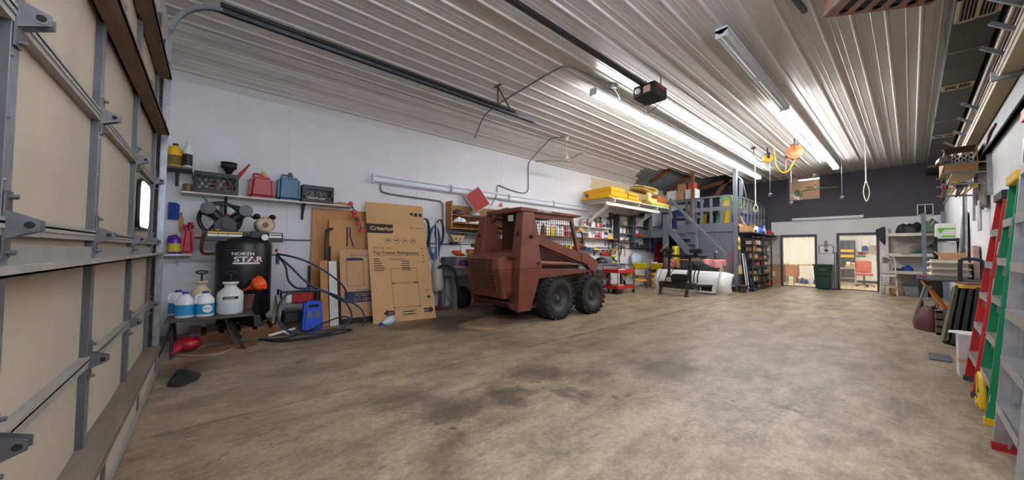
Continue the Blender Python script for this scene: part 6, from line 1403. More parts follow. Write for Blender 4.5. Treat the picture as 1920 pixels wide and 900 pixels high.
# ================================================================ SHELVING AGAINST THE LOFT SIDE
lg = thing('ledge_shelf', 'dark wooden ledge along the loft side above the shelving', 'shelf', (-4.03, 16.0, 2.08))
MB().bx(0, .42, -1.95, 2.0, -.04, 0).build('board', mat('dark_ledge', (58, 54, 50), .6, var=.2), lg)
for y in (-1.7, 0, 1.7): MB().bx(0, .36, y-.02, y+.02, -.08, -.04).build('bracket', M_greydk, lg)
tag(MB().bx(-.15, .15, -.25, .25, 0, .2).box((.17, 0, .24), (.012, .5, .12), (0, .5, 0)).box((-.17, 0, .24), (.012, .5, .12), (0, -.5, 0)).build('open_carton', M_card, None, (-3.82, 14.35, 2.081)), 'open cardboard carton on the dark ledge by the corner post', 'carton')
tag(MB().tube([(-3.85, 14.2, 2.25), (-3.9, 14.05, 2.62)], .03, 6).tube([(-3.8, 14.35, 2.25), (-3.88, 14.1, 2.5)], .025, 6).build('wood_offcuts', M_wood), 'wooden offcuts sticking out of the ledge carton', 'wood')
G5 = 'bottles on the dark ledge'
for i, (k, y, r, h, a, b, l_, lb) in enumerate([('jar', 14.75, .09, .22, cw, cw, cgr, 'white paint pail on the dark ledge'), ('jar', 15.0, .07, .16, cy, cw, None, 'yellow jar on the dark ledge'), ('bottle', 15.3, .07, .28, cw, cy, cb, 'white bottle with yellow cap on the ledge'), ('spray', 15.5, .07, .34, cw, cg, None, 'white spray bottle with green trigger on the ledge'),
                                              ('bottle', 15.7, .07, .26, cgr, cw, None, 'grey bottle behind the blue bag on the ledge'), ('jar', 15.95, .1, .3, C('ledge_blue', (30, 90, 200)), cb, None, 'bright blue tub on the dark ledge'), ('bottle', 16.2, .07, .26, cy, cw, cg, 'yellow bottle on the dark ledge'), ('bottle', 16.4, .07, .28, cw, cb, cb, 'white bottle with blue label on the ledge'), ('spray', 16.6, .07, .32, cw, cw, None, 'white spray bottle at the far end of the ledge')]):
    bottle(k, lb, (-3.8, y, 2.081), r, h, a, b, l_, G5)
tag(MB().bx(-.14, .14, -.3, .3, 0, .12).bx(-.1, .1, -.2, .2, .12, .18).build('red_case', M_red, None, (-3.82, 17.2, 2.081), bevel=.02), 'red case at the far end of the dark ledge', 'case')
su = thing('metal_shelving', 'dark metal shelving full of jars and boxes beside the loft wall', 'shelving', (-4.02, 15.75, 0))
SZ = [.06, .33, .58, .88, 1.15, 1.42, 1.66]
M_shelfdk = mat('dark_shelf_steel', (52, 54, 52), .5, .3, var=.2)
for y in (-1.2, .1, 1.32):
    for x in (.02, .33): MB().bx(x-.02, x+.02, y-.03, y+.03, 0, 2.0).build('post', M_shelfdk, su)
for z in SZ+[1.95]:
    for y0, y1 in ((-1.18, .08), (.12, 1.3)): MB().bx(.0, .35, y0, y1, z-.03, z).build('shelf', M_shelfdk, su)
rnd = random.Random(11)
pal = [cw, C('tan_card', (160, 120, 80)), C('jar_grey', (120, 116, 110)), C('dk_blue', (40, 50, 90)), cr_, C('ivory', (210, 200, 170)), C('peach', (196, 150, 110)), M_blackpl]
CN = ['white', 'tan', 'grey', 'dark blue', 'red', 'ivory', 'peach', 'black']
LV = ['bottom', 'second', 'third', 'fourth', 'fifth', 'sixth', 'top']
jarm = {}
for bay, (y0, y1) in enumerate(((14.62, 15.75), (15.95, 17.0))):
    for li, z in enumerate(SZ):
        kind = rnd.choice(['jar', 'jar', 'box']); n = 4 if kind == 'jar' else 2
        for k in range(n):
            m_ = rnd.choice(pal); h = rnd.uniform(.1, .2); y = y0+(y1-y0)*(k+.5)/n
            if kind == 'jar':
                key = ('j', m_.name)
                if key not in jarm: jarm[key] = MB().lathe([(.055, 0), (.06, .01), (.06, .12), (.045, .14), (.045, .16), (0, .16)], 10).mesh('jar', m_)
                o = inst('jar', jarm[key], None, (-3.8, y, z+.001), (0, 0, 0), (1, 1.5, h/.16))
            else:
                key = ('b', m_.name)
                if key not in jarm: jarm[key] = MB().bx(-.12, .12, -.2, .2, 0, .15).bx(-.02, .02, -.2, .2, .15, .154).mesh('bin_box', m_)
                o = inst('bin_box', jarm[key], None, (-3.83, y, z+.001), (0, 0, rnd.uniform(-.06, .06)), (1, 1, h/.15))
            tag(o, '%s %s, %s along the %s shelf in the %s shelving bay' % (CN[pal.index(m_)], 'jar' if kind == 'jar' else 'box', ('first', 'second', 'third', 'fourth')[k], LV[li], ('near', 'far')[bay]), 'jar' if kind == 'jar' else 'box', 'stock on the metal shelving, %s shelf, %s bay' % (LV[li], ('near', 'far')[bay]))
# tools hung on the loft wall left of the shelving
for i, (y, lb, m_) in enumerate(((14.46, 'dark pliers hung at the near end of the shelving', M_blackpl), (14.54, 'orange handled pliers hung at the near end of the shelving', mat('orange_grip', (220, 80, 30), .5)), (14.64, 'red handled cutters hung in front of the shelving', M_red))):
    tag(MB().bar((0, 0, 0), (.0, .03, -.16), .02).bar((0, .02, 0), (0, -.02, -.16), .02).bar((0, 0, 0), (0, .01, .1), .03).build('hung_pliers', m_, None, (-3.62, y, 1.75-.06*i)), lb, 'pliers')
br = thing('corn_broom', 'straw broom with grey handle leaning on the loft side wall', 'broom', (-3.98, 14.18, 0), rot=(0, 0, 0))
MB().cyl((0, 0, .95), (0, 0, 1.9), .013, n=8).build('handle', M_alum, br); MB().hexa([(-.04, -.13, .6), (.04, -.13, .6), (.04, .13, .6), (-.04, .13, .6)], [(-.03, -.08, .9), (.03, -.08, .9), (.03, .08, .9), (-.03, .08, .9)]).build('bristles', mat('straw_bristle', (200, 170, 120), .9, var=.2, scale=40), br); MB().cyl((0, 0, .88), (0, 0, .97), .03, n=10).build('ferrule', M_alum, br)
for i, (y, z, lb) in enumerate(((14.12, 1.5, 'lower yellow duster hung on the loft wall'), (14.1, 1.78, 'upper pale yellow duster hung on the loft wall'))): tag(MB().ball((0, 0, 0), (.04, .1, .06 if i == 0 else .12), 10, 6).bx(-.03, 0, -.01, .01, 0, .15).build('duster', C('duster_yellow', (230, 200, 40)) if i == 0 else C('duster_pale', (220, 220, 120)), None, (-3.98, y, z)), lb, 'duster')
fb = thing('push_broom', 'blue handled push broom leaning by the shelving', 'broom', (-3.68, 14.42, 0))
MB().cyl((0, 0, .1), (-.2, -.12, 1.35), .016, n=8).build('handle', mat('blue_handle', (40, 60, 130), .5), fb); MB().bx(-.06, .1, -.2, .16, 0, .1).build('head', M_blackpl, fb, bevel=.01)
for i, y in enumerate((14.28, 14.5)): tag(MB().cyl((0, 0, 0), (-.14, .02, 1.3), .02, n=8).ball((-.14, .02, 1.3), .025).build('white_pole', M_whitepl, None, (-3.8+.0*i, y, 0)), ('white pole leaning by the straw broom', 'white pole leaning against the metal shelving')[i], 'pole')
tag(MB().cyl((-4.22, 13.92, .02), (-4.16, 13.94, 1.3), .016, n=8).cyl((-4.166, 13.94, 1.2), (-4.16, 13.94, 1.42), .02, n=8).build('red_pole', mat('red_pole', (196, 50, 70), .5)), 'thin red pole leaning on the grey loft wall', 'pole')

# ================================================================ SNOW PLOW
M_plow = mat('plow_white', (214, 214, 212), .4, .05, var=.04, scale=3, col2=(120, 76, 36), mix=.29)
pl = thing('snow_plow', 'white snow plow blade with rusty edges standing before the stairs', 'snow plow', (-4.9, 12.3, 0), -.06)
def mold(x0, x1, ybow, h, n=10, yoff=0.0):
    return lambda u, v: (x0+(x1-x0)*u, -.22*math.sin(PI*(.12+.8*v))+.12*v+yoff, .06+h*v)
MB().grid(mold(-1.12, .95, .2, .66), 14, 10).build('moldboard', M_plow, pl, solid=.02)
for s in (-1, 1):
    xe = -1.12 if s < 0 else .95
    w_ = MB().grid(lambda u, v: (xe+s*.26*u, -.22*math.sin(PI*(.12+.8*v))+.12*v+.22*u*u, .06+.66*v*(1-.12*u*u)), 8, 10).build('end_wing', M_plow, pl, solid=.02)
    MB().tube([(xe, -.22*math.sin(PI*(.12+.8*k/8))+.12*k/8-.02, .06+.66*k/8) for k in range(9)], .02, 6).build('wing_edge', M_plow, w_)
MB().bx(-1.3, 1.2, -.14, -.1, .0, .12).build('cutting_edge', mat('plow_edge', (180, 176, 168), .5, .2, var=.2, col2=(90, 56, 30), mix=.4), pl)
for x in (-.05, .06, .18, .30): MB().tube([(x+.1*(1-k/8)-.05, -.22*math.sin(PI*(.12+.8*k/8))+.12*k/8-.03, .06+.66*k/8) for k in range(3, 9)], .022, 6).build('black_rib', M_black, pl)
MB().bx(.3, .85, -.33, -.27, .28, .34).bx(.3, .35, -.33, -.2, .06, .34).bx(.8, .85, -.33, -.2, .06, .34).bx(.42, .45, -.31, -.28, .1, .28).bx(.3, .85, -.33, -.2, .06, .1).build('push_frame', M_plow, pl, bevel=.006)
MB().cyl((.86, -.3, .06), (1.0, -.1, .95), .016, n=8).build('marker_rod', M_cream, pl)
MB().bx(.32, .84, -.26, -.24, .1, .28).build('dark_recess', M_hole, pl)
mn = thing('plow_mount', 'black plow mount frame with two headlamps on a crossbar', 'plow mount', (-4.72, 11.0, 0))
for x in (-.32, .32): MB().bar((x, 0, .3), (x, 0, 1.2), .07, .06).build('upright', M_black, mn)
for x in (-.32, .32): MB().bar((x, 0, .8), (x-.12, -.05, .35), .05, .05).build('side_brace', M_black, mn)
MB().bx(-.48, .55, -.04, .04, 1.18, 1.26).build('crossbar', M_black, mn, bevel=.005)
for x in (-.36, .48):
    l_ = MB().bx(x-.18, x+.18, -.1, .1, 1.32, 1.44).build('headlamp', M_blackpl, mn, bevel=.03, seg=2); MB().bx(x-.05, x+.05, -.04, .04, 1.25, 1.33).build('lamp_foot', M_black, l_)
MB().bx(-.6, .45, -.12, .15, .22, .4).build('base_beam', mat('rusty_black', (44, 38, 34), .6, .3, var=.4, scale=12), mn, bevel=.01)
MB().bx(-.2, .25, -.2, .1, .42, .66).build('pump_box', M_blackpl, mn, bevel=.04, seg=2)
for x, y in ((-.52, -.19), (.28, -.19)):
    MB().bar((x, y+.1, .4), (x, y, .06), .07, .07).cyl((x, y, 0), (x, y, .02), .07, n=12).cyl((x, y, .02), (x, y, .1), .02, n=8).build('stand_foot', mat('rusty_black', (44, 38, 34), .6), mn)
for x in (-.5, .4): MB().bar((x, .1, .25), (x*.4, .95, .2), .08, .08).build('push_arm', M_black, mn)
MB().cyl((.3, .0, .33), (.75, .5, .33), .04, n=10).build('angle_ram', mat('rusty_black', (44, 38, 34), .6), mn)
cloth_heap('chain_bundle', 'pale chain bundle hanging on the plow mount base', 'chain', (-4.98, 10.9, .42), .1, .08, .14, mat('pale_rusty_chain', (170, 150, 120), .7, var=.4, scale=30), 71)
MB().tube(catmull([(-.32, -.05, 1.1), (-.1, -.1, .9), (-.2, -.12, .7), (-.3, -.1, .5)], 5), .01, 6).build('cable', M_blackpl, mn)
# table with pink cloth behind the plow
pt = thing('trestle_table', 'wooden trestle table with pink cloth behind the plow', 'table', (-4.9, 12.75, 0))
MB().bx(-1.0, .95, -.18, .18, 1.06, 1.09).build('top', M_ply, pt)
for x in (-.9, .8):
    for s in (-1, 1): MB().bar((x, s*.05, 1.06), (x+.1, s*.17, 0), .05, .07).build('leg', M_ply if s > 0 else M_cream, pt)
def pink(u, v):
    x = -4.62+.72*u; t_ = v*1.0
    if t_ < .5: return (x, 12.93-.8*t_, 1.10+.012*math.sin(u*20))
    return (x, 12.53-.03*math.sin(u*14), 1.10-(t_-.5)*(.22+.35*max(0, math.sin(u*3.0-.2)))+.01)
tag(MB().grid(pink, 24, 12).build('pink_cloth', mat('salmon_cloth', (226, 150, 150), .85, var=.08), solid=.006), 'pink cloth draped over the trestle table', 'cloth')
hang_cloth('pink_towel', 'pink towel hanging from the table left of the raincoat', 'towel', (-5.62, 12.5, .78), .5, .28, mat('salmon_dark', (190, 110, 110), .85), .03, 2)
gk = thing('shift_lever', 'black lever with silver knob standing on the trestle table', 'lever', (-4.3, 12.75, 1.105))
MB().bx(-.08, .08, -.06, .06, 0, .04).bar((0, 0, .04), (-.02, 0, .22), .03).build('lever', M_blackpl, gk); MB().ball((.02, 0, .25), (.06, .04, .04)).build('knob', M_steel, gk)
tag(MB().cyl((0, 0, .0), (0, 0, .22), .12, .14, 16).cyl((0, 0, .22), (0, 0, .25), .2, n=20).build('small_stool', mat('brown_stool', (80, 66, 54), .6), None, (-3.75, 13.6, 0)), 'small brown round stool at the foot of the stairs', 'stool')
# ================================================================ REAR ROOMS
for i, (x, y0, y1, lb) in enumerate(((-3.1, 18.9, 21.5, 'lit ceiling light in the left rear room'), (-1.35, 18.8, 21.6, 'lit ceiling light in the office'), (-.2, 19.5, 22.0, 'second lit ceiling light in the office'), (-4.3, 19.2, 21.8, 'second lit ceiling light in the left rear room'))):
    t = thing('room_light', lb, 'light fixture', (x, (y0+y1)/2, 2.66)); h = (y1-y0)/2
    MB().bx(-.08, .08, -h, h, .02, .089).build('housing', M_fixture, t)
    for s in (-.05, .05): MB().cyl((s, -h+.03, 0), (s, h-.03, 0), .018, n=8).build('tube', M_room_tube, t)
t = thing('room_light', 'lit ceiling light in the upstairs room', 'light fixture', (-2.8, 20.6, 4.75))
MB().bx(-.6, .6, -.08, .08, .02, .09).build('housing', M_fixture, t); MB().cyl((-.58, 0, 0), (.58, 0, 0), .018, n=8).build('tube', M_room_tube, t)
gb_ = thing('work_table', 'pale wooden work table seen through the left strip curtain', 'table', (-3.2, 20.7, 0))
MB().bx(-.85, .7, -.45, .45, .82, .87).build('top', M_wood, gb_)
for x in (-.75, .6):
    for y in (-.4, .4): MB().bx(x-.05, x+.05, y-.05, y+.05, 0, .82).build('leg', M_brownwd, gb_)
dc = thing('drawer_cabinet', 'orange plywood cabinet under the pale work table', 'cabinet', (-3.72, 20.5, 0))
MB().bx(-.3, .3, -.2, .2, .3, .8).bx(-.25, -.2, -.18, .18, 0, .3).bx(.2, .25, -.18, .18, 0, .3).build('body', mat('orange_ply', (206, 130, 60), .6, var=.15), dc)
for z in (.36, .58): MB().bx(-.27, .27, -.215, -.2, z, z+.18).build('drawer', mat('orange_ply', (206, 130, 60), .6), dc)
for i, (x, y, m_, lb) in enumerate(((-3.2, 20.3, C('rear_blue', (40, 60, 110)), 'dark blue bag under the rear work table'), (-2.95, 20.5, cw, 'white bag under the rear work table'), (-3.35, 20.6, cgr, 'grey bag under the rear work table'), (-2.7, 20.4, C('rear_dark', (60, 56, 60)), 'dark bag at the right under the rear work table'))): cloth_heap('floor_bag', lb, 'bag', (x, y, .005), .16, .16, .28, m_, 80+i)
tag(MB().lathe([(.05, 0), (.06, .08), (0, .09)], 12).build('yellow_cup', cy, None, (-3.75, 20.4, .871)), 'yellow cup on the pale work table', 'cup')
gs = thing('grey_side_stand', 'grey metal stand just inside the left doorway', 'stand', (-3.4, 18.9, 0))
MB().bx(-.15, .15, -.2, .2, .86, .89).build('top', M_alum, gs)
for x in (-.12, .12): MB().bx(x-.02, x+.02, -.15, -.11, 0, .86).build('leg', M_alum, gs)
oc2 = thing('office_chair', 'salmon upholstered office chair seen through the right strip curtain', 'chair', (-1.32, 20.7, 0), .15)
M_sal = mat('salmon_fabric', (206, 112, 90), .85, var=.08)
MB().bx(-.24, .24, -.03, .05, .58, 1.08).build('backrest', M_sal, oc2, bevel=.04, seg=3); MB().bx(-.26, .26, -.45, .02, .46, .56).build('seat', M_sal, oc2, bevel=.03, seg=2); MB().bar((0, .04, .5), (0, .06, .7), .06, .03).build('back_bar', M_blackpl, oc2); MB().cyl((0, -.2, .1), (0, -.2, .46), .03, n=10).build('column', M_greydk, oc2)
for k in range(5):
    a = k*2*PI/5; MB().bar((0, -.2, .1), (.28*math.cos(a), -.2+.28*math.sin(a), .07), .04, .03).ball((.28*math.cos(a), -.2+.28*math.sin(a), .03), .03, 8, 6).build('base_spoke', M_greydk, oc2)
sw = thing('sewing_stand', 'cream machine stand in the office beside the chair', 'stand', (-1.85, 21.0, 0))
MB().bx(-.3, .3, -.25, .25, .72, .75).build('top', M_cream, sw)
for x in (-.27, .27):
    for y in (-.22, .22): MB().bx(x-.02, x+.02, y-.02, y+.02, 0, .72).build('leg', M_cream, sw)
MB().bx(-.27, .27, -.23, -.21, .3, .33).bx(-.27, .27, -.23, -.21, .12, .15).build('stretcher', M_cream, sw)
mm = thing('desk_machine', 'cream bench machine on the office stand', 'machine', (-1.75, 21.0, .751))
MB().cyl((-.1, -.05, .14), (.02, -.05, .14), .13, n=18).build('wheel', M_cream, mm); MB().bx(-.15, .18, -.08, .12, 0, .12).cyl((.05, 0, .15), (.2, 0, .15), .08, n=14).build('body', mat('cream_grey', (176, 170, 150), .5), mm)
dkc = thing('dark_cabinet', 'dark cabinet with yellow bins in the office corner', 'cabinet', (-2.0, 22.7, 0))
MB().bx(-.2, .28, -.15, .3, 0, 2.0).build('body', M_greydk, dkc)
for z in (1.2, 1.45): MB().bx(-.18, .26, -.2, -.15, z, z+.12).build('yellow_bin', M_yellow, dkc)
osf = thing('office_shelf', 'white shelf on the far office wall', 'shelf', (-1.45, 23.2, 1.5))
MB().bx(-.35, .5, -.25, 0, -.02, 0).build('board', M_shelfw, osf)
for i, (x, w_, h, m_, lb) in enumerate(((-1.6, .08, .2, cw, 'white box on the office shelf'), (-1.4, .09, .24, cb, 'blue box on the office shelf'), (-1.15, .08, .26, cgr, 'grey tin on the office shelf'), (-1.02, .06, .24, C('peach', (196, 150, 110)), 'peach box on the office shelf end'))): tag(MB().bx(-w_, w_, -.08, .08, 0, h).bx(-w_*.5, w_*.5, -.05, .05, h, h+.01).build('shelf_box', m_, None, (x, 23.05, 1.501)), lb, 'box')
tag(MB().bx(-.17, .17, -.01, 0, 0, .26).m(1).bx(-.16, .16, -.012, -.01, .02, .1).m(2).bx(-.1, .16, -.012, -.01, .13, .24).build('wall_calendar_print', [cw, cg, cr_], None, (-1.55, 23.19, 1.2)), 'colourful picture pinned on the far office wall', 'picture')
tag(MB().bx(-.1, .1, -.02, 0, 0, .4).m(1).bx(-.08, .08, -.022, -.02, .05, .18).build('pin_board', [M_wood, M_card], None, (-.95, 23.19, 1.0)), 'framed board at the right of the far office wall', 'frame')
bsr = struct(MB().bx(-2.1, 1.2, 23.17, 23.2, 0, .12).build('baseboard_rear', M_greydk), 'dark baseboard of the office')
M_plant = mat('plant_green', (90, 140, 40), .6, var=.2)
tag(MB().cyl((0, 0, 0), (0, 0, .15), .08, .1, 12).m(1).ball((0, 0, .28), (.1, .1, .18), 10, 7).ball((.1, 0, .22), (.07, .07, .12), 8, 6).build('potted_plant', [M_cream, M_plant], None, (-3.05, 18.3, 3.545)), 'small green potted plant on the sill of the high window', 'plant')

# ================================================================ BACK WALL OBJECTS
dp = thing('dustpan', 'white metal dustpan hanging between the rear doorways', 'dustpan', (-2.16, YB-.015, 1.36))
MB().prism([(-.2, 0), (.2, 0), (.2, .26), (.16, .31), (-.16, .31), (-.2, .26)], -.02, .01, face_m((0, 0, 0), (1, 0, 0), (0, 0, 1))).build('pan', M_whitepl, dp, bevel=.006)
MB().tube([(-.2, -.02, .0), (-.21, -.03, .27), (-.16, -.03, .32), (.16, -.03, .32), (.21, -.03, .27), (.2, -.02, 0)], .012, 6).build('rim', M_greydk, dp)
MB().tube([(-.03, -.03, .22), (-.03, -.04, .45), (0, -.04, .53), (.03, -.04, .45), (.03, -.03, .22)], .012, 6).build('handle', M_greydk, dp)
MB().cyl((0, -.012, .12), (0, -.016, .12), .06, n=16).build('badge', mat('maroon_badge', (120, 50, 50), .5), dp)
ga_ = thing('garbage_can', 'dark green garbage can between the rear doorways', 'garbage can', (-2.2, 17.68, 0))
M_gc = mat('bottle_green_plastic', (22, 46, 40), .5, var=.12)
MB().hexa([(-.21, -.2, 0), (.21, -.2, 0), (.21, .2, 0), (-.21, .2, 0)], [(-.27, -.24, .9), (.27, -.24, .9), (.27, .24, .9), (-.27, .24, .9)]).build('bin', M_gc, ga_, bevel=.04, seg=2)
MB().bx(-.285, .285, -.255, .255, .88, .95).build('rim', M_gc, ga_, bevel=.015)
MB().ball((0, -.24, .73), (.12, .015, .06)).build('emblem', mat('green_dull', (40, 62, 56), .5), ga_)
MB().tube(catmull([(-.24, -.225, .42), (-.15, -.24, .52), (0, -.245, .54), (.15, -.24, .52), (.24, -.225, .42)], 4), .012, 6).build('molded_rib', M_gc, ga_)
cbx = thing('door_carton', 'tall cardboard carton leaning beside the left rear doorway', 'carton', (-3.72, 17.85, 0), .05)
MB().bx(-.2, .16, -.04, .04, 0, .9).build('panel', M_card, cbx); MB().bx(-.22, .06, -.07, -.045, 0, .66).build('front_panel', M_card, cbx); MB().bx(-.12, .0, -.073, -.07, .4, .6).build('label_sheet', M_whiteink, cbx)
tag(MB().bx(-.04, .04, -.012, 0, 0, .12).build('switch_plate', M_cream, None, (-3.67, YB-.001, 1.16)), 'cream switch plate beside the left doorway', 'switch')
gr_ = thing('air_grille', 'white framed return air grille high on the back wall', 'grille', (.34, YB-.014, 2.86))
for a in ((-.18, .18, .165, .19), (-.18, .18, -.19, -.165), (-.18, -.155, -.19, .19), (.155, .18, -.19, .19), (-.012, .012, -.19, .19)): MB().bx(a[0], a[1], -.03, 0, a[2], a[3]).build('frame', M_whitepl, gr_)
for k in range(12): MB().box((0, -.008, -.15+k*.027), (.31, .012, .004), (.5, 0, 0)).build('louvre', mat('dark_bronze', (70, 62, 54), .6), gr_)
for i, x in enumerate((-1.93, -1.88)): tag(MB().cyl((0, 0, 0), (.02, .18, 1.42), .012, n=8).bx(-.12*i, .16, -.03, .03, 0, .04).build('floor_squeegee', M_greydk, None, (x, YB-.26, 0)), ('dark handle leaning on the wall left of the right doorway', 'dark squeegee leaning on the frame of the right doorway')[i], 'squeegee')

# ================================================================ REAR RIGHT SHELVING
M_shw = mat('dirty_cream_wood', (204, 198, 184), .65, var=.1)
rs = thing('wooden_shelving', 'cream wooden shelving at the right end of the back wall', 'shelving', (0, 17.72, 0))
MB().bx(-.58, -.5, -.42, -.34, 0, 2.25).build('post', M_shw, rs); MB().bx(-.58, -.5, .28, .36, 0, 2.25).build('post', M_shw, rs); MB().bx(.64, .7, -.42, -.34, 0, 2.25).build('post', M_shw, rs)
for z in (2.06, 1.38, .8): MB().bx(-.52, .72, -.4, .36, z-.1, z).build('shelf', M_shw, rs)
for i, (x, y, w_, h, lb) in enumerate(((.27, 16.5, .045, 2.62, 'tall grey post before the cream shelving'), (.66, 16.6, .05, 2.65, 'grey post by the right wall at the back'))): struct(MB().bx(x-w_, x+w_, y-.045, y+.045, 0, h).bx(x-w_-.02, x+w_+.02, y-.065, y+.065, 0, .02).build('trim_grey_post_%d' % (i+1), M_grey), lb)
cloth_heap('black_bags', 'black bags piled on the top cream shelf', 'bag', (-.02, 17.62, 2.061), .3, .3, .4, mat('black_nylon', (34, 33, 34), .7, var=.2), 91)
cloth_heap('green_tarp', 'green tarpaulin folded on the top shelf near the right wall', 'tarpaulin', (.42, 17.5, 2.061), .24, .3, .5, mat('green_canvas', (84, 104, 84), .85, var=.15), 92)
cloth_heap('lime_bag', 'dark lime bag under the green tarpaulin', 'bag', (.42, 17.38, 2.061), .25, .12, .2, mat('dark_lime', (60, 90, 30), .8), 93)
cloth_heap('grey_tarp', 'grey crumpled tarpaulin on the middle cream shelf', 'tarpaulin', (-.1, 17.6, 1.381), .38, .3, .36, mat('grey_canvas', (146, 140, 132), .85, var=.15), 94)
cloth_heap('teal_cloth', 'teal cloth beside the grey tarpaulin', 'cloth', (.15, 17.36, 1.381), .12, .06, .1, mat('teal_cloth', (20, 90, 96), .8), 95)
cloth_heap('dark_jumble', 'dark cables piled on the middle shelf by the right wall', 'cables', (.5, 17.5, 1.381), .2, .25, .3, M_blackpl, 96)
cloth_heap('baseball_hat', 'blue cap on the lowest cream shelf', 'cap', (-.08, 17.6, .801), .13, .13, .2, mat('royal_blue', (36, 66, 150), .8), 97)
cloth_heap('dark_cloth', 'dark cloth on the lowest cream shelf left of the cap', 'cloth', (-.28, 17.6, .801), .15, .2, .1, mat('dark_cloth', (60, 54, 50), .9), 98)
fc2 = thing('camp_chair', 'black folded camp chair hanging off the cream shelving', 'chair', (-.66, 17.3, 2.0))
MB().prism([(-.12, .2), (.1, .3), (.1, -.32), (.06, -.32), (-.1, -.02)], -.05, .05, face_m((0, 0, 0), (1, 0, 0), (0, 0, 1))).build('folded_fabric', mat('black_nylon', (34, 33, 34), .7), fc2, bevel=.02); MB().tube([(-.12, -.06, .18), (-.1, -.06, -.05), (.08, -.06, -.34)], .012, 6).build('tube_frame', M_greydk, fc2)
tot = thing('storage_tote', 'grey plastic tote with lid on the floor under the cream shelving', 'tote', (.02, 17.3, 0))
MB().hexa([(-.17, -.2, 0), (.17, -.2, 0), (.17, .2, 0), (-.17, .2, 0)], [(-.21, -.24, .33), (.21, -.24, .33), (.21, .24, .33), (-.21, .24, .33)]).build('box', mat('tote_grey', (120, 124, 128), .5), tot, bevel=.015); MB().bx(-.23, .23, -.26, .26, .33, .38).build('lid', mat('tote_lid', (70, 72, 76), .5), tot, bevel=.01)
tag(MB().bx(-.22, .22, -.25, .25, 0, .36).bx(-.02, .02, -.25, .25, .36, .363).build('floor_carton', M_card, None, (-.4, 17.6, 0)), 'cardboard box on the floor behind the step ladder', 'carton')
tag(MB().bx(-.2, .2, -.25, .25, 0, .45).bx(-.22, .22, -.27, .27, .45, .5).build('dark_bin', M_blackpl, None, (.42, 17.65, 0)), 'dark bin on the floor under the shelving', 'bin')
sl = thing('step_ladder', 'paint-splashed white two-step ladder before the cream shelving', 'step ladder', (-.5, 16.85, 0))
M_paintw = mat('splashed_white', (206, 198, 182), .6, var=.15, scale=12)
MB().tube(catmull([(-.19, -.05, 0), (-.17, 0, .6), (-.15, .05, 1.15), (-.1, .06, 1.28), (0, .06, 1.33), (.1, .06, 1.28), (.15, .05, 1.15), (.17, 0, .6), (.19, -.05, 0)], 5), .018, 8).build('front_hoop', M_paintw, sl)
for s in (-1, 1): MB().tube([(s*.15, .06, .85), (s*.16, .3, 0)], .015, 7).build('rear_leg', M_paintw, sl)
for z in (.33, .72): MB().bx(-.17, .17, -.12, .1, z-.02, z).bx(-.17, .17, -.12, -.1, z-.06 if z < .5 else z-.1, z).build('step', M_paintw, sl)
MB().bx(-.13, .13, .03, .05, 1.05, 1.24).build('back_pad', mat('splashed_dark', (70, 66, 62), .6, col2=(200, 196, 186), mix=.42), sl)

# ================================================================ RIGHT SIDE
dr = thing('steel_rack', 'dark slotted steel rack against the right wall', 'rack', (.53, 12.3, 0))
for x in (-.17, .17):
    for y in (-.45, .45): MB().bx(x-.02, x+.02, y-.02, y+.02, 0, 1.72).build('post', M_black, dr)
for z in (.9, 1.3, 1.68): MB().bx(-.19, .19, -.47, .47, z-.03, z).build('shelf', M_black, dr)
bb = thing('bulb_carton', 'white carton with green light bulb print on the steel rack', 'carton', (.50, 12.1, 1.681))
MB().bx(-.14, .14, -.2, .2, 0, .33).build('box', M_whitepl, bb); MB().box((-.15, 0, .4), (.008, .38, .18), (0, .5, 0)).build('flap', M_whitepl, bb)
M_lime = mat('lime_print', (120, 200, 50), .6, var=0)
MB().bx(-.04, .13, -.204, -.2, .19, .23).bx(-.06, .12, -.204, -.2, .03, .07).cyl((-.07, -.2, .2), (-.07, -.204, .2), .045, n=14).bx(-.09, -.05, -.204, -.2, .12, .16).build('bulb_print', M_lime, bb)
tag(MB().bx(-.15, .12, -.2, .2, 0, .3).build('white_panel_box', M_whitepl, None, (.52, 12.1, 1.301)), 'white box on the middle shelf of the steel rack', 'box')
for i, (y, a, lb) in enumerate(((11.3, .1, 'grey framed screen leaning beside the steel rack'), (11.1, .06, 'dark framed panel leaning beside the steel rack'))): tag(MB().bar((.62-.0*i, y, 1.0), (.72, y+.1, 2.15), .03, .5, up=(0, 1, 0)).build('leaning_screen', M_greydk if i else M_alum), lb, 'screen')
pc2 = thing('platform_table', 'dark metal platform table with tube handle by the right wall', 'table', (.40, 9.9, 0))
MB().bx(-.33, .33, -1.1, 1.1, .9, .93).build('deck', mat('slate_deck', (70, 74, 84), .5, .2, var=.2), pc2, bevel=.006)
MB().bx(-.335, -.32, -1.1, 1.1, .86, .93).build('edge_channel', mat('steel_blue', (50, 56, 70), .5), pc2)
M_hand = mat('charcoal_tube', (44, 48, 56), .4, .2)
MB().tube(catmull([(.08, -1.2, .02), (.09, -1.2, .9), (.095, -1.2, 1.2), (.12, -1.2, 1.26), (.24, -1.2, 1.26), (.3, -1.2, 1.22), (.31, -1.2, 1.1), (.30, -1.2, .9), (.27, -1.2, .85), (.14, -1.2, .84)], 5), .026, 10).build('handle_tube', M_hand, pc2)
for y in (1.0,):
    for x in (-.28, .28): MB().bx(x-.03, x+.03, y-.03, y+.03, 0, .9).build('leg', M_hand, pc2)
MB().bar((-.28, 1.0, .86), (.12, -.3, .12), .05, .06).build('wooden_brace', mat('amber_wood', (176, 98, 34), .5, var=.2, scale=5), pc2)
CN2 = ['lowest', 'middle', 'topmost']
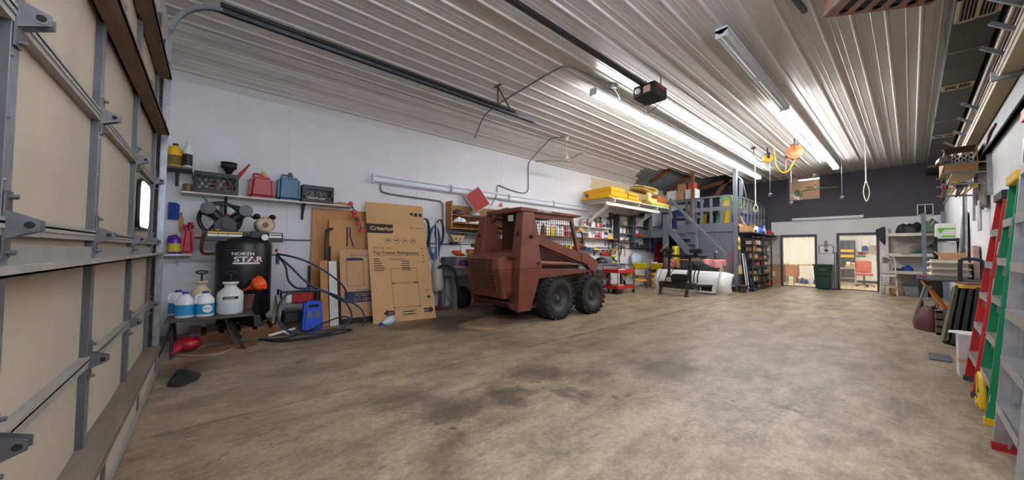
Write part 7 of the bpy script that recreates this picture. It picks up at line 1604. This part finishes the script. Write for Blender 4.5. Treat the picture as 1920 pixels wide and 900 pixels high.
for k in range(3): tag(MB().bx(-.23, .23, -.5, .5, 0, .1).build('seat_cushion', mat('soiled_cream', (196, 186, 164), .85, var=.12), None, (.42, 9.85-.02*k, .932+k*.104), bevel=.04, seg=3), '%s soiled cream cushion stacked on the platform table' % CN2[k], 'cushion', 'cushions on the platform table')
tag(MB().bx(-.14, .14, -.25, .25, 0, .12).box((-.16, 0, .1), (.01, .5, .12), (0, -.7, 0)).build('flat_carton', M_card, None, (.48, 10.1, 1.246), bevel=.004), 'cardboard carton on top of the cream cushions', 'carton')
tag(MB().bx(-.02, .02, -.1, .12, 0, .03).bx(-.06, .02, .08, .12, 0, .025).build('red_snips', M_red, None, (.15, 9.3, .931)), 'red handled tool on the near corner of the platform table', 'tool')
tag(MB().bx(-.03, .03, -.2, .2, 0, .55).build('pink_roll', mat('faded_pink', (180, 150, 140), .7, var=.2), None, (.70, 9.6, .931)), 'faded pink panel standing behind the cushions', 'panel')
asl = thing('aluminium_step_stool', 'small aluminium step ladder under the platform table', 'step ladder', (.2, 10.7, 0))
for s in (-1, 1):
    MB().bar((-.2, s*.2, 0), (-.02, s*.17, .72), .05, .03).build('front_rail', M_alum, asl); MB().bar((.2, s*.2, 0), (.02, s*.17, .72), .03, .03).build('rear_rail', M_alum, asl)
for z in (.22, .46, .72): MB().bx(-.18+z*.22, -.02+z*.1, -.19, .19, z-.03, z).build('step', M_alum, asl)
cloth_heap('maroon_bag', 'maroon fabric bag slumped on the floor under the platform table', 'bag', (.26, 10.0, 0), .26, .62, .45, mat('maroon_fabric', (66, 12, 22), .8, var=.2), 101, 30)
cb_ = thing('cinder_block', 'grey cinder block standing on end before the maroon bag', 'cinder block', (.35, 9.22, 0))
M_blk = mat('cinder_grey', (112, 104, 94), .9, var=.25, scale=30, bump=.6, bscale=80)
MB().bx(-.02, .1, -.1, .1, 0, .4).bx(-.1, -.02, -.1, .1, 0, .04).bx(-.1, -.02, -.1, .1, .36, .4).bx(-.1, -.02, -.1, .1, .12, .15).bx(-.1, -.02, -.1, .1, .24, .27).bx(-.1, -.02, -.1, -.07, 0, .4).bx(-.1, -.02, .07, .1, 0, .4).build('block', M_blk, cb_, bevel=.004)
for z in (.08, .195, .315): MB().bx(-.021, -.019, -.07, .07, z-.04, z+.045).build('cell', M_hole, cb_)
DL = ['black leaning panel nearest the cinder block', 'second black leaning panel behind the tube handle', 'third black leaning panel with paint flecks', 'black leaning panel nearest the white box', 'rearmost black leaning panel by the wall']
M_fleck = mat('flecked_black', (26, 26, 28), .4, var=.3, scale=6, col2=(150, 150, 150), mix=.24)
for k in range(5):
    tag(MB().bar((.30+.07*k, 8.5-.12*k, .0), (.44+.055*k, 8.62-.12*k, .84), .035, .5, up=(0, 1, 0)).build('window_shutter', M_fleck if k else mat('dirty_frame', (92, 84, 72), .7, var=.3)), DL[k], 'panel', 'panels leaning by the right wall')
for k in range(3): tag(MB().bx(-.13, .13, -.22, .22, 0, .02).bx(-.13, .13, -.225, -.215, 0, .022).build('offcut_strip', [M_yellow, M_wood, M_brownwd][k], None, (.58+.01*k, 8.35+.03*k, .85+.024*k), .1*k), ('yellow offcut on top of the leaning panels', 'pale wooden offcut on the leaning panels', 'brown offcut topmost on the leaning panels')[k], 'offcut')
wbx = thing('white_carton_box', 'tall white carton with tape band beside the red ladder', 'carton', (.41, 6.3, 0), .0)
MB().bx(-.09, .09, -.16, .16, 0, .46).build('box', mat('soiled_white_card', (206, 204, 202), .8, var=.08), wbx); MB().bx(-.092, .092, -.162, .162, .16, .2).build('tape_band', mat('tan_tape', (206, 174, 116), .6), wbx)
tag(MB().prism([(-.12, -.1), (.14, -.06), (.1, .12), (-.1, .1)], 0, .004).build('paper_sheet', M_whitepl, None, (.37, 6.28, .461)), 'white paper lying on the tall white carton', 'paper')
tag(MB().bx(-.09, .09, -.22, .22, .001, .012).build('floor_slate', M_greydk, None, (.22, 7.1, 0)), 'flat dark slate lying on the floor near the white carton', 'slate')
# ladders
def ladder(label, y0, y1, xb, xt, H, m_, mcap, mfoot, n=6, taper=.12, rear=.1, stick=None):
    t = thing('folding_ladder', label, 'ladder', (xb, (y0+y1)/2, 0)); w_ = (y1-y0)/2
    dx = xt-xb
    for s in (-1, 1):
        a, b = Vector((0, s*w_, .03)), Vector((dx, s*(w_-taper), H))
        r = MB().bar(a, b, .028, .085, up=(1, 0, 0)).build('front_rail', m_, t)
        MB().bar(a+Vector((.02, -s*.016, 0)), b+Vector((.02, -s*.016, 0)), .03, .012, up=(1, 0, 0)).build('rail_flange', m_, r)
        MB().bx(-.05, .05, s*w_-.025, s*w_+.025, 0, .05).build('foot', mfoot, r)
        a2, b2 = Vector((rear, s*(w_-.05), .02)), Vector((dx+.05, s*(w_-taper-.03), H-.05))
        MB().bar(a2, b2, .025, .05, up=(1, 0, 0)).build('rear_rail', m_, t)
        MB().bar(a2+(b2-a2)*.25, a+(b-a)*.45, .02, .006).build('spreader', M_alum, t)
    for k in range(n):
        q = (k+1)/(n+1); x = dx*q; ww = w_-taper*q
        st = MB().bx(x-.045, x+.055, -ww+.01, ww-.01, H*q-.015, H*q+.012).bx(x-.05, x-.04, -ww+.01, ww-.01, H*q-.05, H*q+.012).build('step', M_alum, t)
        for s in (-1, 1): MB().bar((x+.01, s*(ww-.02), H*q-.03), (x+.0, s*(ww-.12), H*q-.03), .012).bar((x-.02, s*(ww-.1), H*q-.02), (x-.02, s*(ww-.02), H*q-.14), .012, .004).build('step_brace', M_alum, st)
    MB().bx(dx-.06, dx+.1, -w_+taper-.03, w_-taper+.03, H-.02, H+.06).build('top_cap', mcap, t, bevel=.008)
    if stick:
        for q, h in stick: 
            c = Vector((dx*q, -(w_-taper*q), H*q))
            MB().bar(c+Vector((-.044+.0, -.001, -h/2)), c+Vector((-.044+dx*h/H, -.001, h/2)), .031, .004, up=(1, 0, 0)).build('sticker', M_whiteink, t)
    return t
M_fgr = mat('fibreglass_red', (196, 30, 30), .45, var=.12, scale=8); M_fgg = mat('fibreglass_green', (0, 128, 84), .45, var=.1, scale=8)
ladder('red fibreglass ladder with black cap leaning on the right wall', 5.36, 6.05, .39, .615, 1.86, M_fgr, M_blackpl, M_greydk, 5, .14, .08, [(.72, .2), (.52, .26)])
gl_ = ladder('green fibreglass ladder with yellow feet leaning on the right wall', 4.6, 5.18, .40, .60, 1.92, M_fgg, M_yellow, M_yellow, 5, .1, .07, [(.1, .08)])
MB().bx(-.05, .03, .2, .3, .0, .03).tube(catmull([(-.02, .32, .02), (-.02, .3, .22), (-.02, .2, .28), (-.02, .1, .2), (-.02, .08, .02)], 5), .02, 8).bx(-.035, -.005, .08, .32, .0, .1).build('yellow_foot_guard', M_yellow, gl_)
ladder('bare aluminium ladder with red feet nearest the camera on the right', 3.3, 4.06, .385, .55, 2.2, M_alum, M_red, M_red, 6, .08, .09)
# storage arms, boards and what lies on them
M_sqt = mat('galv_square_tube', (146, 150, 154), .35, .7, var=.2, scale=12)
AL = ['nearest the camera', 'second from the camera', 'third from the camera', 'fourth from the camera', 'fifth from the camera', 'sixth from the camera', 'seventh from the camera', 'farthest']
for i, (y, z) in enumerate(((5.56, 3.6), (5.62, 3.38), (6.25, 3.39), (8.53, 3.45), (9.19, 3.4), (9.96, 3.36), (12.45, 3.7), (13.6, 3.75))):
    t = thing('storage_bracket', 'galvanised tube arm angled up from the right wall, %s' % AL[i], 'bracket', (XR-.012, y, z), 0, 'storage arms high on the right wall')
    MB().bar((0, 0, 0), (-.2, 0, .18), .035, .035).build('arm', M_sqt, t); MB().bx(-.03, .0, -.03, .03, -.1, .08).build('plate', M_sqt, t)
aa = thing('level_bracket', 'level square tube bracket below the angled arms', 'bracket', (XR-.012, 5.68, 3.02))
MB().bx(-.19, 0, -.018, .018, -.018, .018).bx(-.2, -.17, -.02, .02, -.018, .07).build('tube', M_sqt, aa)
for i, (z, m_, lb) in enumerate(((3.09, M_cream, 'long cream trim board stored along the right wall, lower'), (3.16, mat('ivory_board', (198, 188, 168), .6), 'long ivory trim board stored along the right wall, upper'))):
    tag(MB().bx(-.06, .06, -3.2, 3.2, 0, .05).bx(-.02, .02, -3.2, 3.2, .05, .055).build('trim_board', m_, None, (.655, 7.4, z-.04+.0*i)), lb, 'board')
tag(MB().bx(-.02, .02, -4.2, 4.2, 0, .22).bx(-.035, .02, -4.2, 4.2, 0, .02).build('dark_channel', M_black, None, (.715, 8.0, 2.74)), 'dark steel channel stored on the right wall under the boards', 'channel')
wk = thing('pipe_rack', 'galvanised pipe rack projecting from the right wall', 'rack', (XR, 8.05, 0))
for y in (0, 1.5):
    MB().bx(-.045, -.0, y-.02, y+.02, 2.15, 2.72).build('upright', M_sqt, wk)
    for z in (2.32, 2.48, 2.62): MB().cyl((-.03, y, z), (-.44, y, z+.03), .013, n=8).build('arm', M_sqt, wk)
cbx2 = thing('tube_carton', 'open carton of silver tubes on the pipe rack', 'carton', (.50, 8.9, 2.655))
MB().bx(-.15, .15, -.7, .7, 0, .01).bx(-.15, -.14, -.7, .7, 0, .2).bx(.14, .15, -.7, .7, 0, .26).bx(-.15, .15, .68, .7, 0, .24).build('box', M_card, cbx2); MB().box((-.0, -.74, -.05), (.3, .012, .14), (.7, 0, 0)).build('flap', M_card, cbx2); MB().bx(-.14, .14, -.69, -.2, .245, .25).build('lid', mat('dark_card', (90, 66, 44), .8), cbx2)
for k in range(8): tag(MB().cyl((0, -.69, 0), (0, .6, 0), .028, n=12).m(1).cyl((0, -.692, 0), (0, -.69, 0), .016, n=10).build('paper_tube', [M_alum, M_hole], None, (.405+.062*(k % 4), 8.9, 2.70+.062*(k//4))), '%s silver tube of the %s row in the rack carton' % (('first', 'second', 'third', 'fourth')[k % 4], ('lower', 'upper')[k//4]), 'tube', 'silver tubes in the rack carton')
cloth_heap('foil_bag', 'crumpled silver foil hanging off the pipe rack end', 'foil', (.33, 8.1, 2.66), .08, .16, .12, M_steel, 111)
tag(MB().bx(-.12, .12, -.6, .6, 0, .09).bx(-.12, -.118, -.5, .5, .02, .07).build('flat_white_carton', mat('stripe_card', (196, 184, 160), .7, var=.1), None, (.54, 8.9, 2.528)), 'pale flat carton lying on the middle rack arms', 'carton')
rnd = random.Random(5)
gtl = ['brown wooden tool handle', 'steel tool handle', 'yellow tool handle', 'black tool handle']
for k in range(7):
    z = 2.352+.02*(k % 3); x = .36+.045*k
    tag(MB().cyl((0, -.5, 0), (rnd.uniform(-.05, .05), .9, 0), .014, n=7).bx(-.03, .03, -.62, -.48, -.03, .03).build('garden_tool', [M_brownwd, M_steel, M_yellow, M_blackpl][k % 4], None, (x, 9.0, z+.0)), gtl[k % 4] + ' lying on the lowest rack arms, %s from the wall' % ['seventh', 'sixth', 'fifth', 'fourth', 'third', 'second', 'first'][k], 'tool', 'garden tools on the pipe rack')
sh_ = thing('grey_shovel', 'grey shovel blade hanging upside down on the right wall', 'shovel', (.70, 8.45, 2.0))
MB().grid(lambda u, v: (-.03+.05*(2*u-1)**2, -.17+.34*u*1, .05+.33*v-.06*(1-v)*abs(2*u-1)+(.05*(1-(2*u-1)**2))*v), 10, 8).build('blade', mat('worn_grey_blade', (124, 118, 110), .5, .3, var=.2), sh_, solid=.008)
for i, (y0, y1) in enumerate(((-.03, -.12), (.06, .0))): MB().cyl((-.03, y0, .12), (-.04, y1, -.32), .016, n=8).build('handle', M_alum, sh_)
for i, (y, z0, z1, lb) in enumerate(((9.3, 1.9, 2.45, 'short silver pole hanging left of the grey shovel'), (10.6, 1.45, 2.6, 'long silver pole hanging on the right wall'), (11.0, 1.55, 2.5, 'dark pole hanging farthest along the right wall'))): tag(MB().cyl((.68, y, z0), (.69, y-.05, z1), .016, n=8).ball((.68, y, z0), .02, 8, 6).build('hanging_pole', M_alum if i < 2 else M_greydk), lb, 'pole')
tag(MB().tube(catmull([(.70, 7.9, 2.78), (.68, 7.4, 2.86), (.69, 7.0, 2.88)], 5), .012, 6).build('wire_hook', M_brownwd), 'thin brown hook reaching from the pipe rack', 'hook')
# unseen fill lights, added behind the camera to brighten the overhead door end
for i in range(2):
    t = thing('strip_light', 'added fill light low on the right wall by the overhead door, %s' % ('nearer the door', 'farther from the door')[i], 'light fixture', (XR, .55+1.82*i, 2.76), 0, 'added fill lights on the right wall')
    h = .9
    MB().bx(-.07, 0, -h, h, -.09, .09).build('housing', M_fixture, t)
    for sz in (-1, 1): MB().cyl((-.09, -h+.03, sz*.055), (-.09, h-.03, sz*.055), .017, n=8).build('tube', M_tube_fill, t)
for i in range(2):  # ceiling pair, likewise added out of view as fill
    fixture('fluorescent_fixture', 'added twin-tube fill light over the overhead door end, %s' % ('nearer the door', 'farther from the door')[i], 'added fill lights on the ceiling', -.75, .2+1.78*i, 1.96+1.78*i, 4.2, True, 2, M_tube_fill)
